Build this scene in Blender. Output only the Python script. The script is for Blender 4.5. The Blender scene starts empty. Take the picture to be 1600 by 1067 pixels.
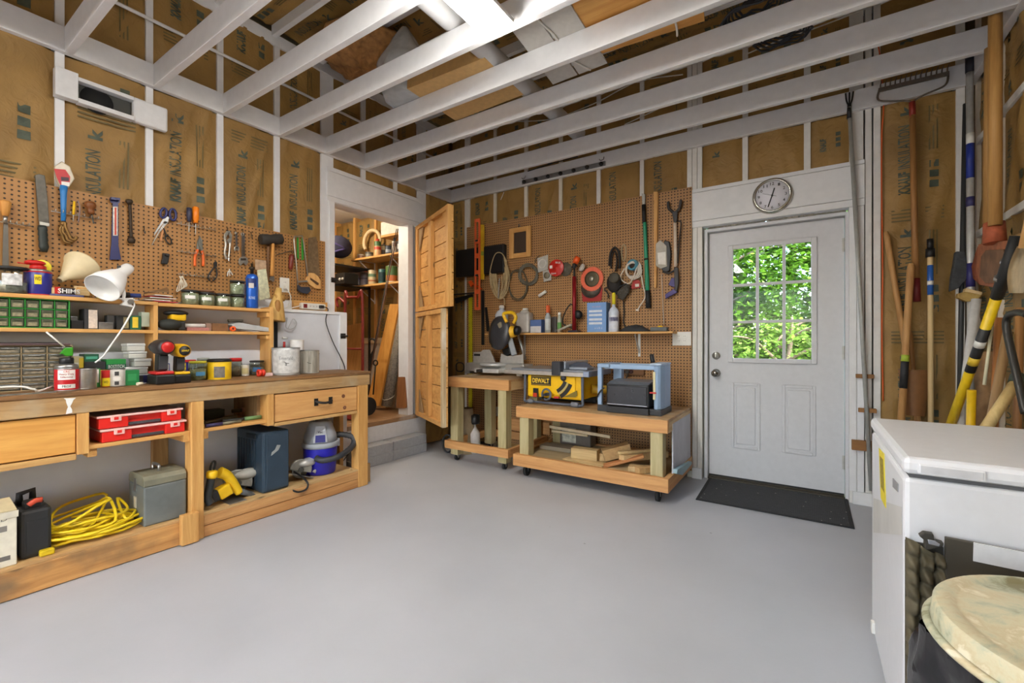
import bpy, bmesh, math, random
from mathutils import Vector, Matrix, noise
random.seed(7)
C = bpy.context.scene.collection
SC = bpy.context.scene
# ---------------------------------------------------------------- camera
F, YAW, Y0, H = 697.0, 0.5866, 532.6, 1.153          # focal length in pixels of a 1600 px wide frame
cam = bpy.data.cameras.new('camera'); camo = bpy.data.objects.new('camera', cam); C.objects.link(camo)
cam.sensor_width = 36; cam.lens = 36*F/1600; cam.clip_start = .02; cam.clip_end = 200
cam.shift_y = (Y0-533.5)/1600
camo.location = (0, 0, H); camo.rotation_euler = (math.pi/2, 0, YAW)
SC.camera = camo
# ---------------------------------------------------------------- world, sun, exposure
w = bpy.data.worlds.new('world'); SC.world = w; w.use_nodes = True
nt = w.node_tree; bgn = nt.nodes['Background']
sky = nt.nodes.new('ShaderNodeTexSky'); sky.sky_type = 'NISHITA'; sky.sun_disc = False
sky.sun_elevation = math.radians(48); sky.sun_rotation = math.radians(120); sky.air_density = 1.0; sky.dust_density = 2.5
nt.links.new(sky.outputs[0], bgn.inputs[0]); bgn.inputs[1].default_value = 1.05
sun = bpy.data.lights.new('sun', 'SUN'); sun.energy = 4.0; sun.angle = .01; sun.color = (1, .95, .86)
suno = bpy.data.objects.new('sun', sun); C.objects.link(suno)
suno.rotation_euler = (math.radians(40), 0, math.radians(60))
SC.view_settings.view_transform = 'Standard'; SC.view_settings.look = 'None'
SC.view_settings.gamma = 1; SC.view_settings.use_curve_mapping = False
SC.view_settings.exposure = 0.45
# ---------------------------------------------------------------- lines of sight -> points on real planes of the room
_s, _c = math.sin(YAW), math.cos(YAW)
def ray(px, py):
    k = (px-800)/F
    return Vector((-_s+k*_c, _c+k*_s, (Y0-py)/F))
CAM = Vector((0, 0, H))
def onX(p, X): r = ray(*p); return CAM + r*(X/r.x)
def onY(p, Y): r = ray(*p); return CAM + r*(Y/r.y)
def onZ(p, Z): r = ray(*p); return CAM + r*((Z-H)/r.z)
def depth(P): return -_s*P[0]+_c*P[1]
def mpp(P): return depth(P)/F                        # metres covered by one pixel at P
VIEW = {'C1': (5.333, 0, 220), 'C2': (5.333, 220, 300), 'C3': (4.85, 0, 400), 'C4': (5.333, 220, 440), 'C5': (5.333, 0, 580),
 'C6': (4.85, 280, 580), 'C7': (4.4455, 0, 720), 'C8': (2.668, 480, 300), 'D1': (3.557, 690, 300), 'D2': (3.952, 830, 290),
 'D3': (4.105, 690, 500), 'D4': (4.267, 800, 540), 'D5': (1.81, 1060, 250), 'D6': (3.139, 1320, 40), 'D7': (3.139, 1320, 340),
 'D8': (2.5, 1340, 640), 'E1': (3.952, 0, 0), 'E2': (3.952, 350, 0), 'E3': (3.952, 700, 0), 'E4': (2.909, 1050, 0),
 'E5': (5.714, 480, 200), 'E6': (3.902, 690, 240), 'G4': (6.279, 520, 330), 'G5': (4.106, 510, 480), 'G6': (5.62, 640, 310), 'I': (1, 0, 0),
 'K1': (3.996, 1400, 800), 'K2': (2.808, 1480, 300), 'K3': (9.7, 800, 540), 'K4': (6.279, 690, 450), 'K5': (8.207, 920, 540), 'K7': (6.67, 880, 370)}
def q(v, *xy):
    s, ox, oy = VIEW[v]
    r = [(ox+xy[i]/s, oy+xy[i+1]/s) for i in range(0, len(xy), 2)]
    return r[0] if len(r) == 1 else r
# ---------------------------------------------------------------- mesh builder
class MB:
    def __init__(s): s.v = []; s.f = []; s.sm = []
    def add(s, vs, fs, smooth=False):
        o = len(s.v); s.v += [Vector(v) for v in vs]; s.f += [[o+i for i in f] for f in fs]; s.sm += [smooth]*len(fs); return s
    def box(s, a, b, M=None):
        x0, y0, z0 = a; x1, y1, z1 = b
        vs = [Vector(v) for v in ((x0,y0,z0),(x1,y0,z0),(x1,y1,z0),(x0,y1,z0),(x0,y0,z1),(x1,y0,z1),(x1,y1,z1),(x0,y1,z1))]
        if M is not None: vs = [M @ v for v in vs]
        return s.add(vs, [(0,3,2,1),(4,5,6,7),(0,1,5,4),(1,2,6,5),(2,3,7,6),(3,0,4,7)])
    def beam(s, p0, p1, w, h, up=(0,0,1)):
        p0 = Vector(p0); p1 = Vector(p1); d = (p1-p0).normalized(); u = Vector(up)
        sd = d.cross(u)
        if sd.length < 1e-4: sd = d.cross(Vector((1,0,0)))
        sd.normalize(); u = sd.cross(d).normalized()
        vs = []
        for p in (p0, p1):
            for a, b in ((-1,-1),(1,-1),(1,1),(-1,1)): vs.append(p+sd*a*w/2+u*b*h/2)
        return s.add(vs, [(3,2,1,0),(4,5,6,7),(0,1,5,4),(1,2,6,5),(2,3,7,6),(3,0,4,7)])
    def prism(s, pts, ext, smooth=False):
        n = len(pts); ext = Vector(ext); pts = [Vector(p) for p in pts]
        return s.add(pts+[p+ext for p in pts], [list(range(n))[::-1], list(range(n, 2*n))]) .add(
            pts+[p+ext for p in pts], [(i, (i+1) % n, n+(i+1) % n, n+i) for i in range(n)], smooth) if smooth else \
            s.add(pts+[p+ext for p in pts], [list(range(n))[::-1], list(range(n, 2*n))]+[(i, (i+1) % n, n+(i+1) % n, n+i) for i in range(n)])
    def tube(s, path, r, n=8, closed=False, caps=True, sq=None):
        path = [Vector(p) for p in path]; m = len(path)
        rs = r if isinstance(r, (list, tuple)) else [r]*m
        vs = []; up = None
        for i, p in enumerate(path):
            a = path[(i-1) % m] if (i or closed) else p; b = path[(i+1) % m] if (i < m-1 or closed) else p
            d = (b-a)
            if d.length < 1e-9: d = Vector((0,0,1))
            d.normalize()
            if up is None:
                up = Vector((0,0,1)) if abs(d.z) < .9 else Vector((1,0,0))
            sd = d.cross(up)
            if sd.length < 1e-5: sd = d.cross(Vector((.3,.9,.1)))
            sd.normalize(); up = sd.cross(d).normalized()
            for k in range(n):
                t = 2*math.pi*k/n
                vs.append(p+(sd*math.cos(t)*(sq or 1)+up*math.sin(t))*rs[i])
        fs = []
        for i in range(m if closed else m-1):
            j = (i+1) % m
            for k in range(n): fs.append((i*n+k, i*n+(k+1) % n, j*n+(k+1) % n, j*n+k))
        s.add(vs, fs, n > 4)
        if caps and not closed:
            s.add(vs[:n], [list(range(n))[::-1]]); s.add(vs[-n:], [list(range(n))])
        return s
    def cyl(s, p0, p1, r0, r1=None, n=16): return s.tube([p0, p1], [r0, r0 if r1 is None else r1], n)
    def lathe(s, prof, o, ax=(0,0,1), n=24, caps=True):
        ax = Vector(ax).normalized(); t = Vector((1,0,0)) if abs(ax.x) < .8 else Vector((0,1,0))
        u = (t-ax*t.dot(ax)).normalized(); v = ax.cross(u); o = Vector(o); vs = []; m = len(prof)
        for r, h in prof:
            for k in range(n):
                a = 2*math.pi*k/n; vs.append(o+ax*h+(u*math.cos(a)+v*math.sin(a))*max(r, 1e-5))
        fs = [(i*n+k, i*n+(k+1) % n, (i+1)*n+(k+1) % n, (i+1)*n+k) for i in range(m-1) for k in range(n)]
        s.add(vs, fs, True)
        if not caps or tuple(prof[0]) == tuple(prof[-1]): return s
        if prof[0][0] > 1e-4: s.add(vs[:n], [list(range(n))[::-1]])
        if prof[-1][0] > 1e-4: s.add(vs[-n:], [list(range(n))])
        return s
    def ball(s, c, r, n=12, m=8):
        if not hasattr(r, '__len__'): r = (r, r, r)
        c = Vector(c); vs = []
        for i in range(m+1):
            p = math.pi*i/m
            for k in range(n):
                a = 2*math.pi*k/n
                vs.append(c+Vector((r[0]*math.sin(p)*math.cos(a), r[1]*math.sin(p)*math.sin(a), -r[2]*math.cos(p))))
        return s.add(vs, [(i*n+k, i*n+(k+1) % n, (i+1)*n+(k+1) % n, (i+1)*n+k) for i in range(m) for k in range(n)], True)
    def grid(s, fn, nu, nv, smooth=True):
        vs = [fn(i/nu, j/nv) for j in range(nv+1) for i in range(nu+1)]
        return s.add(vs, [(j*(nu+1)+i, j*(nu+1)+i+1, (j+1)*(nu+1)+i+1, (j+1)*(nu+1)+i) for j in range(nv) for i in range(nu)], smooth)
    def xf(s, M): s.v = [M @ v for v in s.v]; return s
def mb(): return MB()
def spl(pts, n=6, closed=False):
    P = [Vector(p) for p in pts]; m = len(P); out = []
    for i in range(m if closed else m-1):
        a, b, c, d = P[(i-1) % m if (i or closed) else 0], P[i], P[(i+1) % m], P[(i+2) % m if (i < m-2 or closed) else m-1]
        for k in range(n):
            t = k/n
            out.append(.5*((2*b)+(c-a)*t+(2*a-5*b+4*c-d)*t*t+(-a+3*b-3*c+d)*t**3))
    if not closed: out.append(P[-1])
    return out
# ---------------------------------------------------------------- objects
def mesh_obj(name, m, mat, base, bevel=0, parent=None, recalc=True):
    me = bpy.data.meshes.new(name)
    me.from_pydata([v-base for v in m.v], [], m.f)
    me.polygons.foreach_set('use_smooth', m.sm)
    if recalc:
        b = bmesh.new(); b.from_mesh(me); bmesh.ops.remove_doubles(b, verts=b.verts, dist=1e-6)
        bmesh.ops.recalc_face_normals(b, faces=b.faces); b.to_mesh(me); b.free()
    me.materials.append(mat); me.update()
    o = bpy.data.objects.new(name, me); C.objects.link(o)
    if parent is not None: o.parent = parent
    else: o.location = base
    if bevel:
        bv = o.modifiers.new('bevel', 'BEVEL'); bv.width = bevel; bv.segments = 2; bv.limit_method = 'ANGLE'; bv.angle_limit = .7
        bv.use_clamp_overlap = True
    return o
def base_of(ms):
    vs = [v for m in ms for v in m.v]
    return Vector(((min(v.x for v in vs)+max(v.x for v in vs))/2, (min(v.y for v in vs)+max(v.y for v in vs))/2, min(v.z for v in vs)))
def thing(name, label, cat, parts, group=None, kind=None):
    """parts: (name, builder, material[, bevel[, label]]); a name 'a>b' makes b a piece of the latest part a"""
    base = base_of([p[1] for p in parts]); last = {}
    if len(parts) == 1:
        p = parts[0]; root = mesh_obj(name, p[1], p[2], base, p[3] if len(p) > 3 else 0)
    else:
        root = bpy.data.objects.new(name, None); root.location = base; root.empty_display_size = .05; C.objects.link(root)
        for p in parts:
            nm = p[0]; par = root
            if '>' in nm: a, nm = nm.split('>'); par = last[a]
            o = mesh_obj(nm, p[1], p[2], base, p[3] if len(p) > 3 else 0, par)
            if len(p) > 4 and p[4]: o['label'] = p[4]
            last[nm] = o
    if label: root['label'] = label
    if cat: root['category'] = cat
    if group: root['group'] = group
    if kind: root['kind'] = kind
    root['_b'] = base
    return root
def sub(parent, name, m, mat, bevel=0, label=None, base=None):
    top = parent
    while top.parent: top = top.parent
    o = mesh_obj(name, m, mat, Vector(top.location) if base is None else base, bevel, parent)
    if label: o['label'] = label
    return o
def struct(name, parts, label=None):
    """a piece of the setting with its parts; origin at the world origin"""
    last = {}; p = parts[0]
    root = mesh_obj(name, p[1], p[2], Vector((0,0,0)), p[3] if len(p) > 3 else 0)
    root['kind'] = 'structure'
    if label: root['label'] = label
    for p in parts[1:]:
        nm = p[0]; par = root
        if '>' in nm: a, nm = nm.split('>'); par = last[a]
        o = mesh_obj(nm, p[1], p[2], Vector((0,0,0)), p[3] if len(p) > 3 else 0, par)
        last[nm] = o
    return root
# ---------------------------------------------------------------- lettering
_tx = {}
def text_mesh(s, bold=0.0):
    k = (s, bold)
    if k not in _tx:
        cu = bpy.data.curves.new('lettering', 'FONT'); cu.body = s; cu.size = 1; cu.resolution_u = 2; cu.offset = bold
        cu.align_x = 'CENTER'; cu.align_y = 'CENTER'
        o = bpy.data.objects.new('lettering', cu); C.objects.link(o)
        bpy.context.view_layer.update()
        me = bpy.data.meshes.new_from_object(o.evaluated_get(bpy.context.evaluated_depsgraph_get()))
        vs = [v.co.copy() for v in me.vertices]; fs = [list(p.vertices) for p in me.polygons]
        bpy.data.objects.remove(o); bpy.data.curves.remove(cu); bpy.data.meshes.remove(me)
        xs = [v.x for v in vs]; ys = [v.y for v in vs]
        cx, cy, wx, wy = (min(xs)+max(xs))/2, (min(ys)+max(ys))/2, max(xs)-min(xs), max(ys)-min(ys)
        _tx[k] = ([((v.x-cx)/wx, (v.y-cy)/wy) for v in vs], fs)
    return _tx[k]
def letters(m, s, c, u, v, wid, hei, lift=.0012, bold=0.0):
    """flat lettering of width wid along u and height hei along v, centred at c, a hair above the surface it is printed on"""
    u = Vector(u).normalized(); v = Vector(v).normalized(); n = u.cross(v); vs, fs = text_mesh(s, bold); c = Vector(c)+n*lift
    return m.add([c+u*x*wid+v*y*hei for x, y in vs], fs)
def wrap(m, s, o, r, a0, z, span, hei, bold=0.0, lift=.0008):
    """lettering wrapped round an upright cylinder (centre o, radius r); a0 = facing angle"""
    vs, fs = text_mesh(s, bold)
    return m.add([Vector((o[0]+(r+lift)*math.cos(a0+x*span), o[1]+(r+lift)*math.sin(a0+x*span), z+y*hei)) for x, y in vs], fs)
def band(m, o, r, a0, span, z0, z1, n=10, lift=.0005, n0=-.5):
    vs = []
    for i in range(n+1):
        a = a0+(i/n-.5)*span
        for z in (z0, z1): vs.append((o[0]+(r+lift)*math.cos(a), o[1]+(r+lift)*math.sin(a), z))
    return m.add(vs, [(2*i, 2*i+2, 2*i+3, 2*i+1) for i in range(n)], True)
# ---------------------------------------------------------------- materials
def lin(c):
    return tuple((x/255/12.92 if x/255 <= .04045 else ((x/255+.055)/1.055)**2.4) for x in c[:3])+(1,)
_m = {}
def P(c, rough=.5, metal=0, var=.06, bump=.0, scale=30, trans=0, spec=.5, coat=0, emit=0, alpha=1):
    k = ('P', tuple(c), rough, metal, var, bump, scale, trans, spec, coat, emit, alpha)
    if k in _m: return _m[k]
    m = bpy.data.materials.new('paint_%d_%d_%d' % tuple(c)); m.use_nodes = True; t = m.node_tree; b = t.nodes['Principled BSDF']
    b.inputs['Base Color'].default_value = lin(c); b.inputs['Roughness'].default_value = rough; b.inputs['Metallic'].default_value = metal
    b.inputs['Specular IOR Level'].default_value = spec; b.inputs['Transmission Weight'].default_value = trans; b.inputs['Coat Weight'].default_value = coat
    b.inputs['Alpha'].default_value = alpha
    if emit: b.inputs['Emission Color'].default_value = lin(c); b.inputs['Emission Strength'].default_value = emit
    if var or bump:
        tc = t.nodes.new('ShaderNodeTexCoord'); n = t.nodes.new('ShaderNodeTexNoise'); n.inputs['Scale'].default_value = scale; n.inputs['Detail'].default_value = 4
        t.links.new(tc.outputs['Object'], n.inputs['Vector'])
        if var:
            mx = t.nodes.new('ShaderNodeMix'); mx.data_type = 'RGBA'; mx.inputs[6].default_value = lin([x*(1-var*2) for x in c]); mx.inputs[7].default_value = lin([min(255, x*(1+var)) for x in c])
            t.links.new(n.outputs['Fac'], mx.inputs[0]); t.links.new(mx.outputs[2], b.inputs['Base Color'])
        if bump:
            bp = t.nodes.new('ShaderNodeBump'); bp.inputs['Strength'].default_value = bump; bp.inputs['Distance'].default_value = .004
            t.links.new(n.outputs['Fac'], bp.inputs['Height']); t.links.new(bp.outputs[0], b.inputs['Normal'])
    _m[k] = m; return m
def W(c0, c1, ax='y', rough=.6, scale=1.0, wear=None, knots=True):
    k = ('W', tuple(c0), tuple(c1), ax, rough, scale, wear, knots)
    if k in _m: return _m[k]
    m = bpy.data.materials.new('wood_grain_'+ax); m.use_nodes = True; t = m.node_tree; b = t.nodes['Principled BSDF']; L = t.links.new
    tc = t.nodes.new('ShaderNodeTexCoord'); mp = t.nodes.new('ShaderNodeMapping'); oi = t.nodes.new('ShaderNodeObjectInfo')
    sc = [14*scale]*3; sc['xyz'.index(ax)] = 1.1*scale; mp.inputs['Scale'].default_value = sc
    mu = t.nodes.new('ShaderNodeMath'); mu.operation = 'MULTIPLY'; mu.inputs[1].default_value = 37; L(oi.outputs['Random'], mu.inputs[0])
    cb = t.nodes.new('ShaderNodeCombineXYZ'); [L(mu.outputs[0], cb.inputs[i]) for i in range(3)]
    L(cb.outputs[0], mp.inputs['Location']); L(tc.outputs['Object'], mp.inputs['Vector'])
    n = t.nodes.new('ShaderNodeTexNoise'); n.inputs['Scale'].default_value = 1.6; n.inputs['Detail'].default_value = 10; n.inputs['Roughness'].default_value = .68; n.inputs['Distortion'].default_value = .7
    L(mp.outputs[0], n.inputs['Vector'])
    r = t.nodes.new('ShaderNodeValToRGB'); r.color_ramp.elements[0].position = .32; r.color_ramp.elements[1].position = .66
    r.color_ramp.elements[0].color = lin(c1); r.color_ramp.elements[1].color = lin(c0)
    L(n.outputs['Fac'], r.inputs[0]); out = r.outputs[0]
    if knots:
        v = t.nodes.new('ShaderNodeTexVoronoi'); v.inputs['Scale'].default_value = 2.6; mp2 = t.nodes.new('ShaderNodeMapping')
        s2 = [1.6]*3; s2['xyz'.index(ax)] = .75; mp2.inputs['Scale'].default_value = s2; L(tc.outputs['Object'], mp2.inputs['Vector']); L(cb.outputs[0], mp2.inputs['Location']); L(mp2.outputs[0], v.inputs['Vector'])
        kr = t.nodes.new('ShaderNodeValToRGB'); kr.color_ramp.elements[0].position = .035; kr.color_ramp.elements[1].position = .075
        kr.color_ramp.elements[0].color = (1,1,1,1); kr.color_ramp.elements[1].color = (0,0,0,1); L(v.outputs['Distance'], kr.inputs[0])
        mx = t.nodes.new('ShaderNodeMix'); mx.data_type = 'RGBA'; mx.inputs[7].default_value = lin([x*.5 for x in c1]); L(kr.outputs[0], mx.inputs[0]); L(out, mx.inputs[6]); out = mx.outputs[2]
    if wear:
        n2 = t.nodes.new('ShaderNodeTexNoise'); n2.inputs['Scale'].default_value = 5; n2.inputs['Detail'].default_value = 5; L(tc.outputs['Object'], n2.inputs['Vector'])
        r2 = t.nodes.new('ShaderNodeValToRGB'); r2.color_ramp.elements[0].position = .5; r2.color_ramp.elements[1].position = .72; L(n2.outputs['Fac'], r2.inputs[0])
        mx = t.nodes.new('ShaderNodeMix'); mx.data_type = 'RGBA'; mx.inputs[7].default_value = lin(wear); L(r2.outputs[0], mx.inputs[0]); L(out, mx.inputs[6]); out = mx.outputs[2]
    L(out, b.inputs['Base Color']); b.inputs['Roughness'].default_value = rough
    bp = t.nodes.new('ShaderNodeBump'); bp.inputs['Strength'].default_value = .15; bp.inputs['Distance'].default_value = .002; L(n.outputs['Fac'], bp.inputs['Height']); L(bp.outputs[0], b.inputs['Normal'])
    _m[k] = m; return m
def glass(c=(235,240,240), rough=.05, refl=1.0):
    k = ('G', tuple(c), rough, refl)
    if k in _m: return _m[k]
    m = bpy.data.materials.new('clear_sheet'); m.use_nodes = True; t = m.node_tree
    for n in list(t.nodes):
        if n.type == 'BSDF_PRINCIPLED': t.nodes.remove(n)
    g = t.nodes.new('ShaderNodeBsdfGlossy'); g.inputs['Roughness'].default_value = rough
    tr = t.nodes.new('ShaderNodeBsdfTransparent'); tr.inputs[0].default_value = lin(c); mx = t.nodes.new('ShaderNodeMixShader')
    fr = t.nodes.new('ShaderNodeLayerWeight'); fr.inputs[0].default_value = .25; ml = t.nodes.new('ShaderNodeMath'); ml.operation = 'MULTIPLY_ADD'; ml.inputs[1].default_value = .5*refl; ml.inputs[2].default_value = .05*refl
    t.links.new(fr.outputs['Facing'], ml.inputs[0])
    t.links.new(ml.outputs[0], mx.inputs[0]); t.links.new(tr.outputs[0], mx.inputs[1]); t.links.new(g.outputs[0], mx.inputs[2])
    t.links.new(mx.outputs[0], [n for n in t.nodes if n.type == 'OUTPUT_MATERIAL'][0].inputs[0])
    _m[k] = m; return m
PINE = ((226,178,108), (196,136,66)); FIR = ((214,164,104), (176,120,66)); OLD = ((176,146,104), (122,92,58)); PALE = ((222,196,146), (192,160,108))
def pine(ax='y', **k): return W(*PINE, ax, **k)
def fir(ax='y', **k): return W(*FIR, ax, **k)
def old(ax='y', **k): return W(*OLD, ax, **k)
def pale(ax='y', **k): return W(*PALE, ax, **k)
WHITE = P((228,228,228), .45, var=.025, bump=.03, scale=18); WHITEW = P((224,222,216), .5, var=.03)
BLACK = P((24,24,25), .45, var=.1); RUBBER = P((34,34,35), .75, var=.1); STEEL = P((178,178,176), .32, .9, var=.08); CHROME = P((205,205,205), .15, 1, var=0)
DARKST = P((88,86,82), .45, .8, var=.15); YEL = P((246,196,24), .4, var=.04); RED = P((196,28,24), .38, var=.05); ORANGE = P((246,96,28), .4, var=.04)
PLASTIC = P((232,230,222), .4, var=.02); INK = P((30,30,32), .6, var=0); CREAM = P((232,222,196), .5, var=.04); GALV = P((172,174,174), .42, .75, var=.12, scale=12)
# ================================================================ the room
XL, YB, XR, ZB, ZC = -3.512, 3.983, .88, 2.775, 3.55       # stud faces left/back/right, underside of the loft joists, ceiling
XLW = -3.36; LEDGE = 1.378                                  # the lower, thicker painted wall behind the bench
YF = -3.4                                                   # unseen front wall line, its opening added to let sky light in
def floor_mat():
    m = bpy.data.materials.new('painted_concrete'); m.use_nodes = True; t = m.node_tree; b = t.nodes['Principled BSDF']; L = t.links.new
    tc = t.nodes.new('ShaderNodeTexCoord'); n = t.nodes.new('ShaderNodeTexNoise'); n.inputs['Scale'].default_value = 1.3; n.inputs['Detail'].default_value = 7; L(tc.outputs['Object'], n.inputs[0])
    r = t.nodes.new('ShaderNodeValToRGB'); r.color_ramp.elements[0].position = .3; r.color_ramp.elements[1].position = .7
    r.color_ramp.elements[0].color = lin((172,174,179)); r.color_ramp.elements[1].color = lin((184,186,191)); L(n.outputs['Fac'], r.inputs[0])
    v = t.nodes.new('ShaderNodeTexVoronoi'); v.inputs['Scale'].default_value = 3.2; L(tc.outputs['Object'], v.inputs['Vector'])
    kr = t.nodes.new('ShaderNodeValToRGB'); kr.color_ramp.elements[0].position = .015; kr.color_ramp.elements[1].position = .03; kr.color_ramp.elements[0].color = (.7,.7,.7,1); kr.color_ramp.elements[1].color = (0,0,0,1); L(v.outputs['Distance'], kr.inputs[0])
    mx = t.nodes.new('ShaderNodeMix'); mx.data_type = 'RGBA'; mx.inputs[7].default_value = lin((128,128,130)); L(kr.outputs[0], mx.inputs[0]); L(r.outputs[0], mx.inputs[6]); L(mx.outputs[2], b.inputs['Base Color'])
    b.inputs['Roughness'].default_value = .42; b.inputs['Specular IOR Level'].default_value = .4
    n3 = t.nodes.new('ShaderNodeTexNoise'); n3.inputs['Scale'].default_value = 40; n3.inputs['Detail'].default_value = 5; L(tc.outputs['Object'], n3.inputs[0])
    bp = t.nodes.new('ShaderNodeBump'); bp.inputs['Strength'].default_value = .06; bp.inputs['Distance'].default_value = .01; L(n3.outputs['Fac'], bp.inputs['Height']); L(bp.outputs[0], b.inputs['Normal'])
    return m
def kraft_mat(c0=(163,127,68), c1=(134,102,51)):
    m = bpy.data.materials.new('kraft_paper'); m.use_nodes = True; t = m.node_tree; b = t.nodes['Principled BSDF']; L = t.links.new
    tc = t.nodes.new('ShaderNodeTexCoord'); n = t.nodes.new('ShaderNodeTexNoise'); n.inputs['Scale'].default_value = 3; n.inputs['Detail'].default_value = 6; L(tc.outputs['Object'], n.inputs[0])
    r = t.nodes.new('ShaderNodeValToRGB'); r.color_ramp.elements[0].position = .3; r.color_ramp.elements[1].position = .7; r.color_ramp.elements[0].color = lin(c1); r.color_ramp.elements[1].color = lin(c0)
    L(n.outputs['Fac'], r.inputs[0]); L(r.outputs[0], b.inputs['Base Color']); b.inputs['Roughness'].default_value = .6
    n2 = t.nodes.new('ShaderNodeTexNoise'); n2.inputs['Scale'].default_value = 9; n2.inputs['Detail'].default_value = 4; n2.inputs['Distortion'].default_value = 2.5; L(tc.outputs['Object'], n2.inputs[0])
    bp = t.nodes.new('ShaderNodeBump'); bp.inputs['Strength'].default_value = .5; bp.inputs['Distance'].default_value = .014; L(n2.outputs['Fac'], bp.inputs['Height']); L(bp.outputs[0], b.inputs['Normal'])
    return m
KRAFT = kraft_mat(); PRINT = P((78,86,72), .7, var=.35, scale=14); PRINT2 = P((112,98,60), .7, var=.2, scale=14)
def pegmat(c0, c1):
    m = bpy.data.materials.new('perforated_hardboard'); m.use_nodes = True; t = m.node_tree; b = t.nodes['Principled BSDF']; L = t.links.new
    tc = t.nodes.new('ShaderNodeTexCoord'); mp = t.nodes.new('ShaderNodeMapping'); mp.inputs['Scale'].default_value = (1/.0254,)*3; L(tc.outputs['Object'], mp.inputs[0])
    fr = t.nodes.new('ShaderNodeVectorMath'); fr.operation = 'FRACTION'; L(mp.outputs[0], fr.inputs[0])
    sb = t.nodes.new('ShaderNodeVectorMath'); sb.operation = 'SUBTRACT'; sb.inputs[1].default_value = (.5,.5,.5); L(fr.outputs[0], sb.inputs[0])
    mk = t.nodes.new('ShaderNodeVectorMath'); mk.operation = 'MULTIPLY'; mk.name = 'mask'; L(sb.outputs[0], mk.inputs[0])
    ln = t.nodes.new('ShaderNodeVectorMath'); ln.operation = 'LENGTH'; L(mk.outputs[0], ln.inputs[0])
    lt = t.nodes.new('ShaderNodeMapRange'); lt.inputs[1].default_value = .15; lt.inputs[2].default_value = .22; lt.inputs[3].default_value = 1; lt.inputs[4].default_value = 0; L(ln.outputs['Value'], lt.inputs[0])
    n = t.nodes.new('ShaderNodeTexNoise'); n.inputs['Scale'].default_value = 4; n.inputs['Detail'].default_value = 5; L(tc.outputs['Object'], n.inputs[0])
    r = t.nodes.new('ShaderNodeMix'); r.data_type = 'RGBA'; r.inputs[6].default_value = lin(c1); r.inputs[7].default_value = lin(c0); L(n.outputs['Fac'], r.inputs[0])
    mx = t.nodes.new('ShaderNodeMix'); mx.data_type = 'RGBA'; mx.inputs[7].default_value = lin((46,30,18)); L(lt.outputs[0], mx.inputs[0]); L(r.outputs[2], mx.inputs[6]); L(mx.outputs[2], b.inputs['Base Color'])
    b.inputs['Roughness'].default_value = .55
    bp = t.nodes.new('ShaderNodeBump'); bp.inputs['Strength'].default_value = .6; bp.inputs['Distance'].default_value = .003; bp.invert = True; L(lt.outputs[0], bp.inputs['Height']); L(bp.outputs[0], b.inputs['Normal'])
    return m, mk
# ---- floor
struct('floor', [('', mb().box((-6, YF-.5, -.1), (XR+.3, YB+.11, 0)), floor_mat())])
# ---- insulation bays -------------------------------------------------------
def bay(parent, o, u, v, n, wid, hei, seed, prints=True):
    """one batt of kraft-faced insulation: corner o, width along u, height along v, facing n; returns the panel with its print"""
    o = Vector(o); u = Vector(u); v = Vector(v); n = Vector(n); rnd = random.Random(seed)
    amp = .013; tilt = rnd.choice((-3, -1.5, 1.5, 3))
    def d(a, b):
        e = min(a, 1-a)*wid; k = min(1, e/.05)
        x = noise.noise(Vector((a*wid*5+seed, b*hei*2.2, seed*1.7)))+.5*noise.noise(Vector((a*wid*14-seed, b*hei*5+a*3, seed)))
        g = (1-abs(noise.noise(Vector((a*wid*7+b*hei*tilt, b*hei*1.1-a, seed*.9)))))**7
        return -.02+k*(.008+amp*x+.018*g)
    m = mb().grid(lambda a, b: o+u*a*wid+v*b*hei+n*d(a, b), 16, max(6, int(hei/.035)))
    pan = sub(parent, 'insulation_panel', m, KRAFT, base=Vector((0,0,0)))
    if not prints: return pan
    p1, p2 = mb(), mb()
    def put(dst, vs, fs): dst.add([o+u*a*wid+v*b*hei+n*(d(a, b)+.0035) for a, b in vs], fs)
    def word(dst, s, ca, cb, ln, ht, bold=0.0):     # reads upwards
        vs, fs = text_mesh(s, bold)
        put(dst, [((ca*wid-y*ht)/wid, (cb*hei+x*ln)/hei) for x, y in vs], fs)
    def rect(dst, ca, cb, wa, hb):
        put(dst, [(ca-wa/wid/2, cb-hb/hei/2), (ca+wa/wid/2, cb-hb/hei/2), (ca+wa/wid/2, cb+hb/hei/2), (ca-wa/wid/2, cb+hb/hei/2)], [(0,1,2,3)])
    s = min(1.4, 1.3*wid/.37); z = -rnd.random()*.5
    while z < hei:
        def ok(a, b): return a > .02 and b < hei-.02
        if ok(z, z+.12*s): word(p1, 'KNAUF', .33, (z+.06*s)/hei, .115*s, .05*s, .05)
        if ok(z+.13*s, z+.36*s): word(p1, 'INSULATION', .33, (z+.245*s)/hei, .22*s, .052*s, .012)
        if ok(z+.4*s, z+.46*s): word(p1, 'k', .36, (z+.43*s)/hei, .05*s, .05*s, .04)
        for i in range(3):
            if ok(z+.02*s+i*.05*s, z+.06*s+i*.05*s): rect(p1, .72, (z+(.04+.05*i)*s)/hei, .035*s, .034*s)
        if ok(z+.2*s, z+.45*s):
            for i in range(3): rect(p2, .66+.05*i, (z+.32*s)/hei, .006*s, .22*s)
        if ok(z+.48*s, z+.56*s):
            for i in range(4): rect(p2, .5, (z+(.49+.018*i)*s)/hei, .2*s, .007*s)
        z += .62*s
    if p1.v: sub(pan, 'print', p1, PRINT, base=Vector((0,0,0)))
    if p2.v: sub(pan, 'print', p2, PRINT2, base=Vector((0,0,0)))
    return pan
WPAINT = P((214,217,224), .5, var=.03, bump=.1, scale=9)
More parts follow.
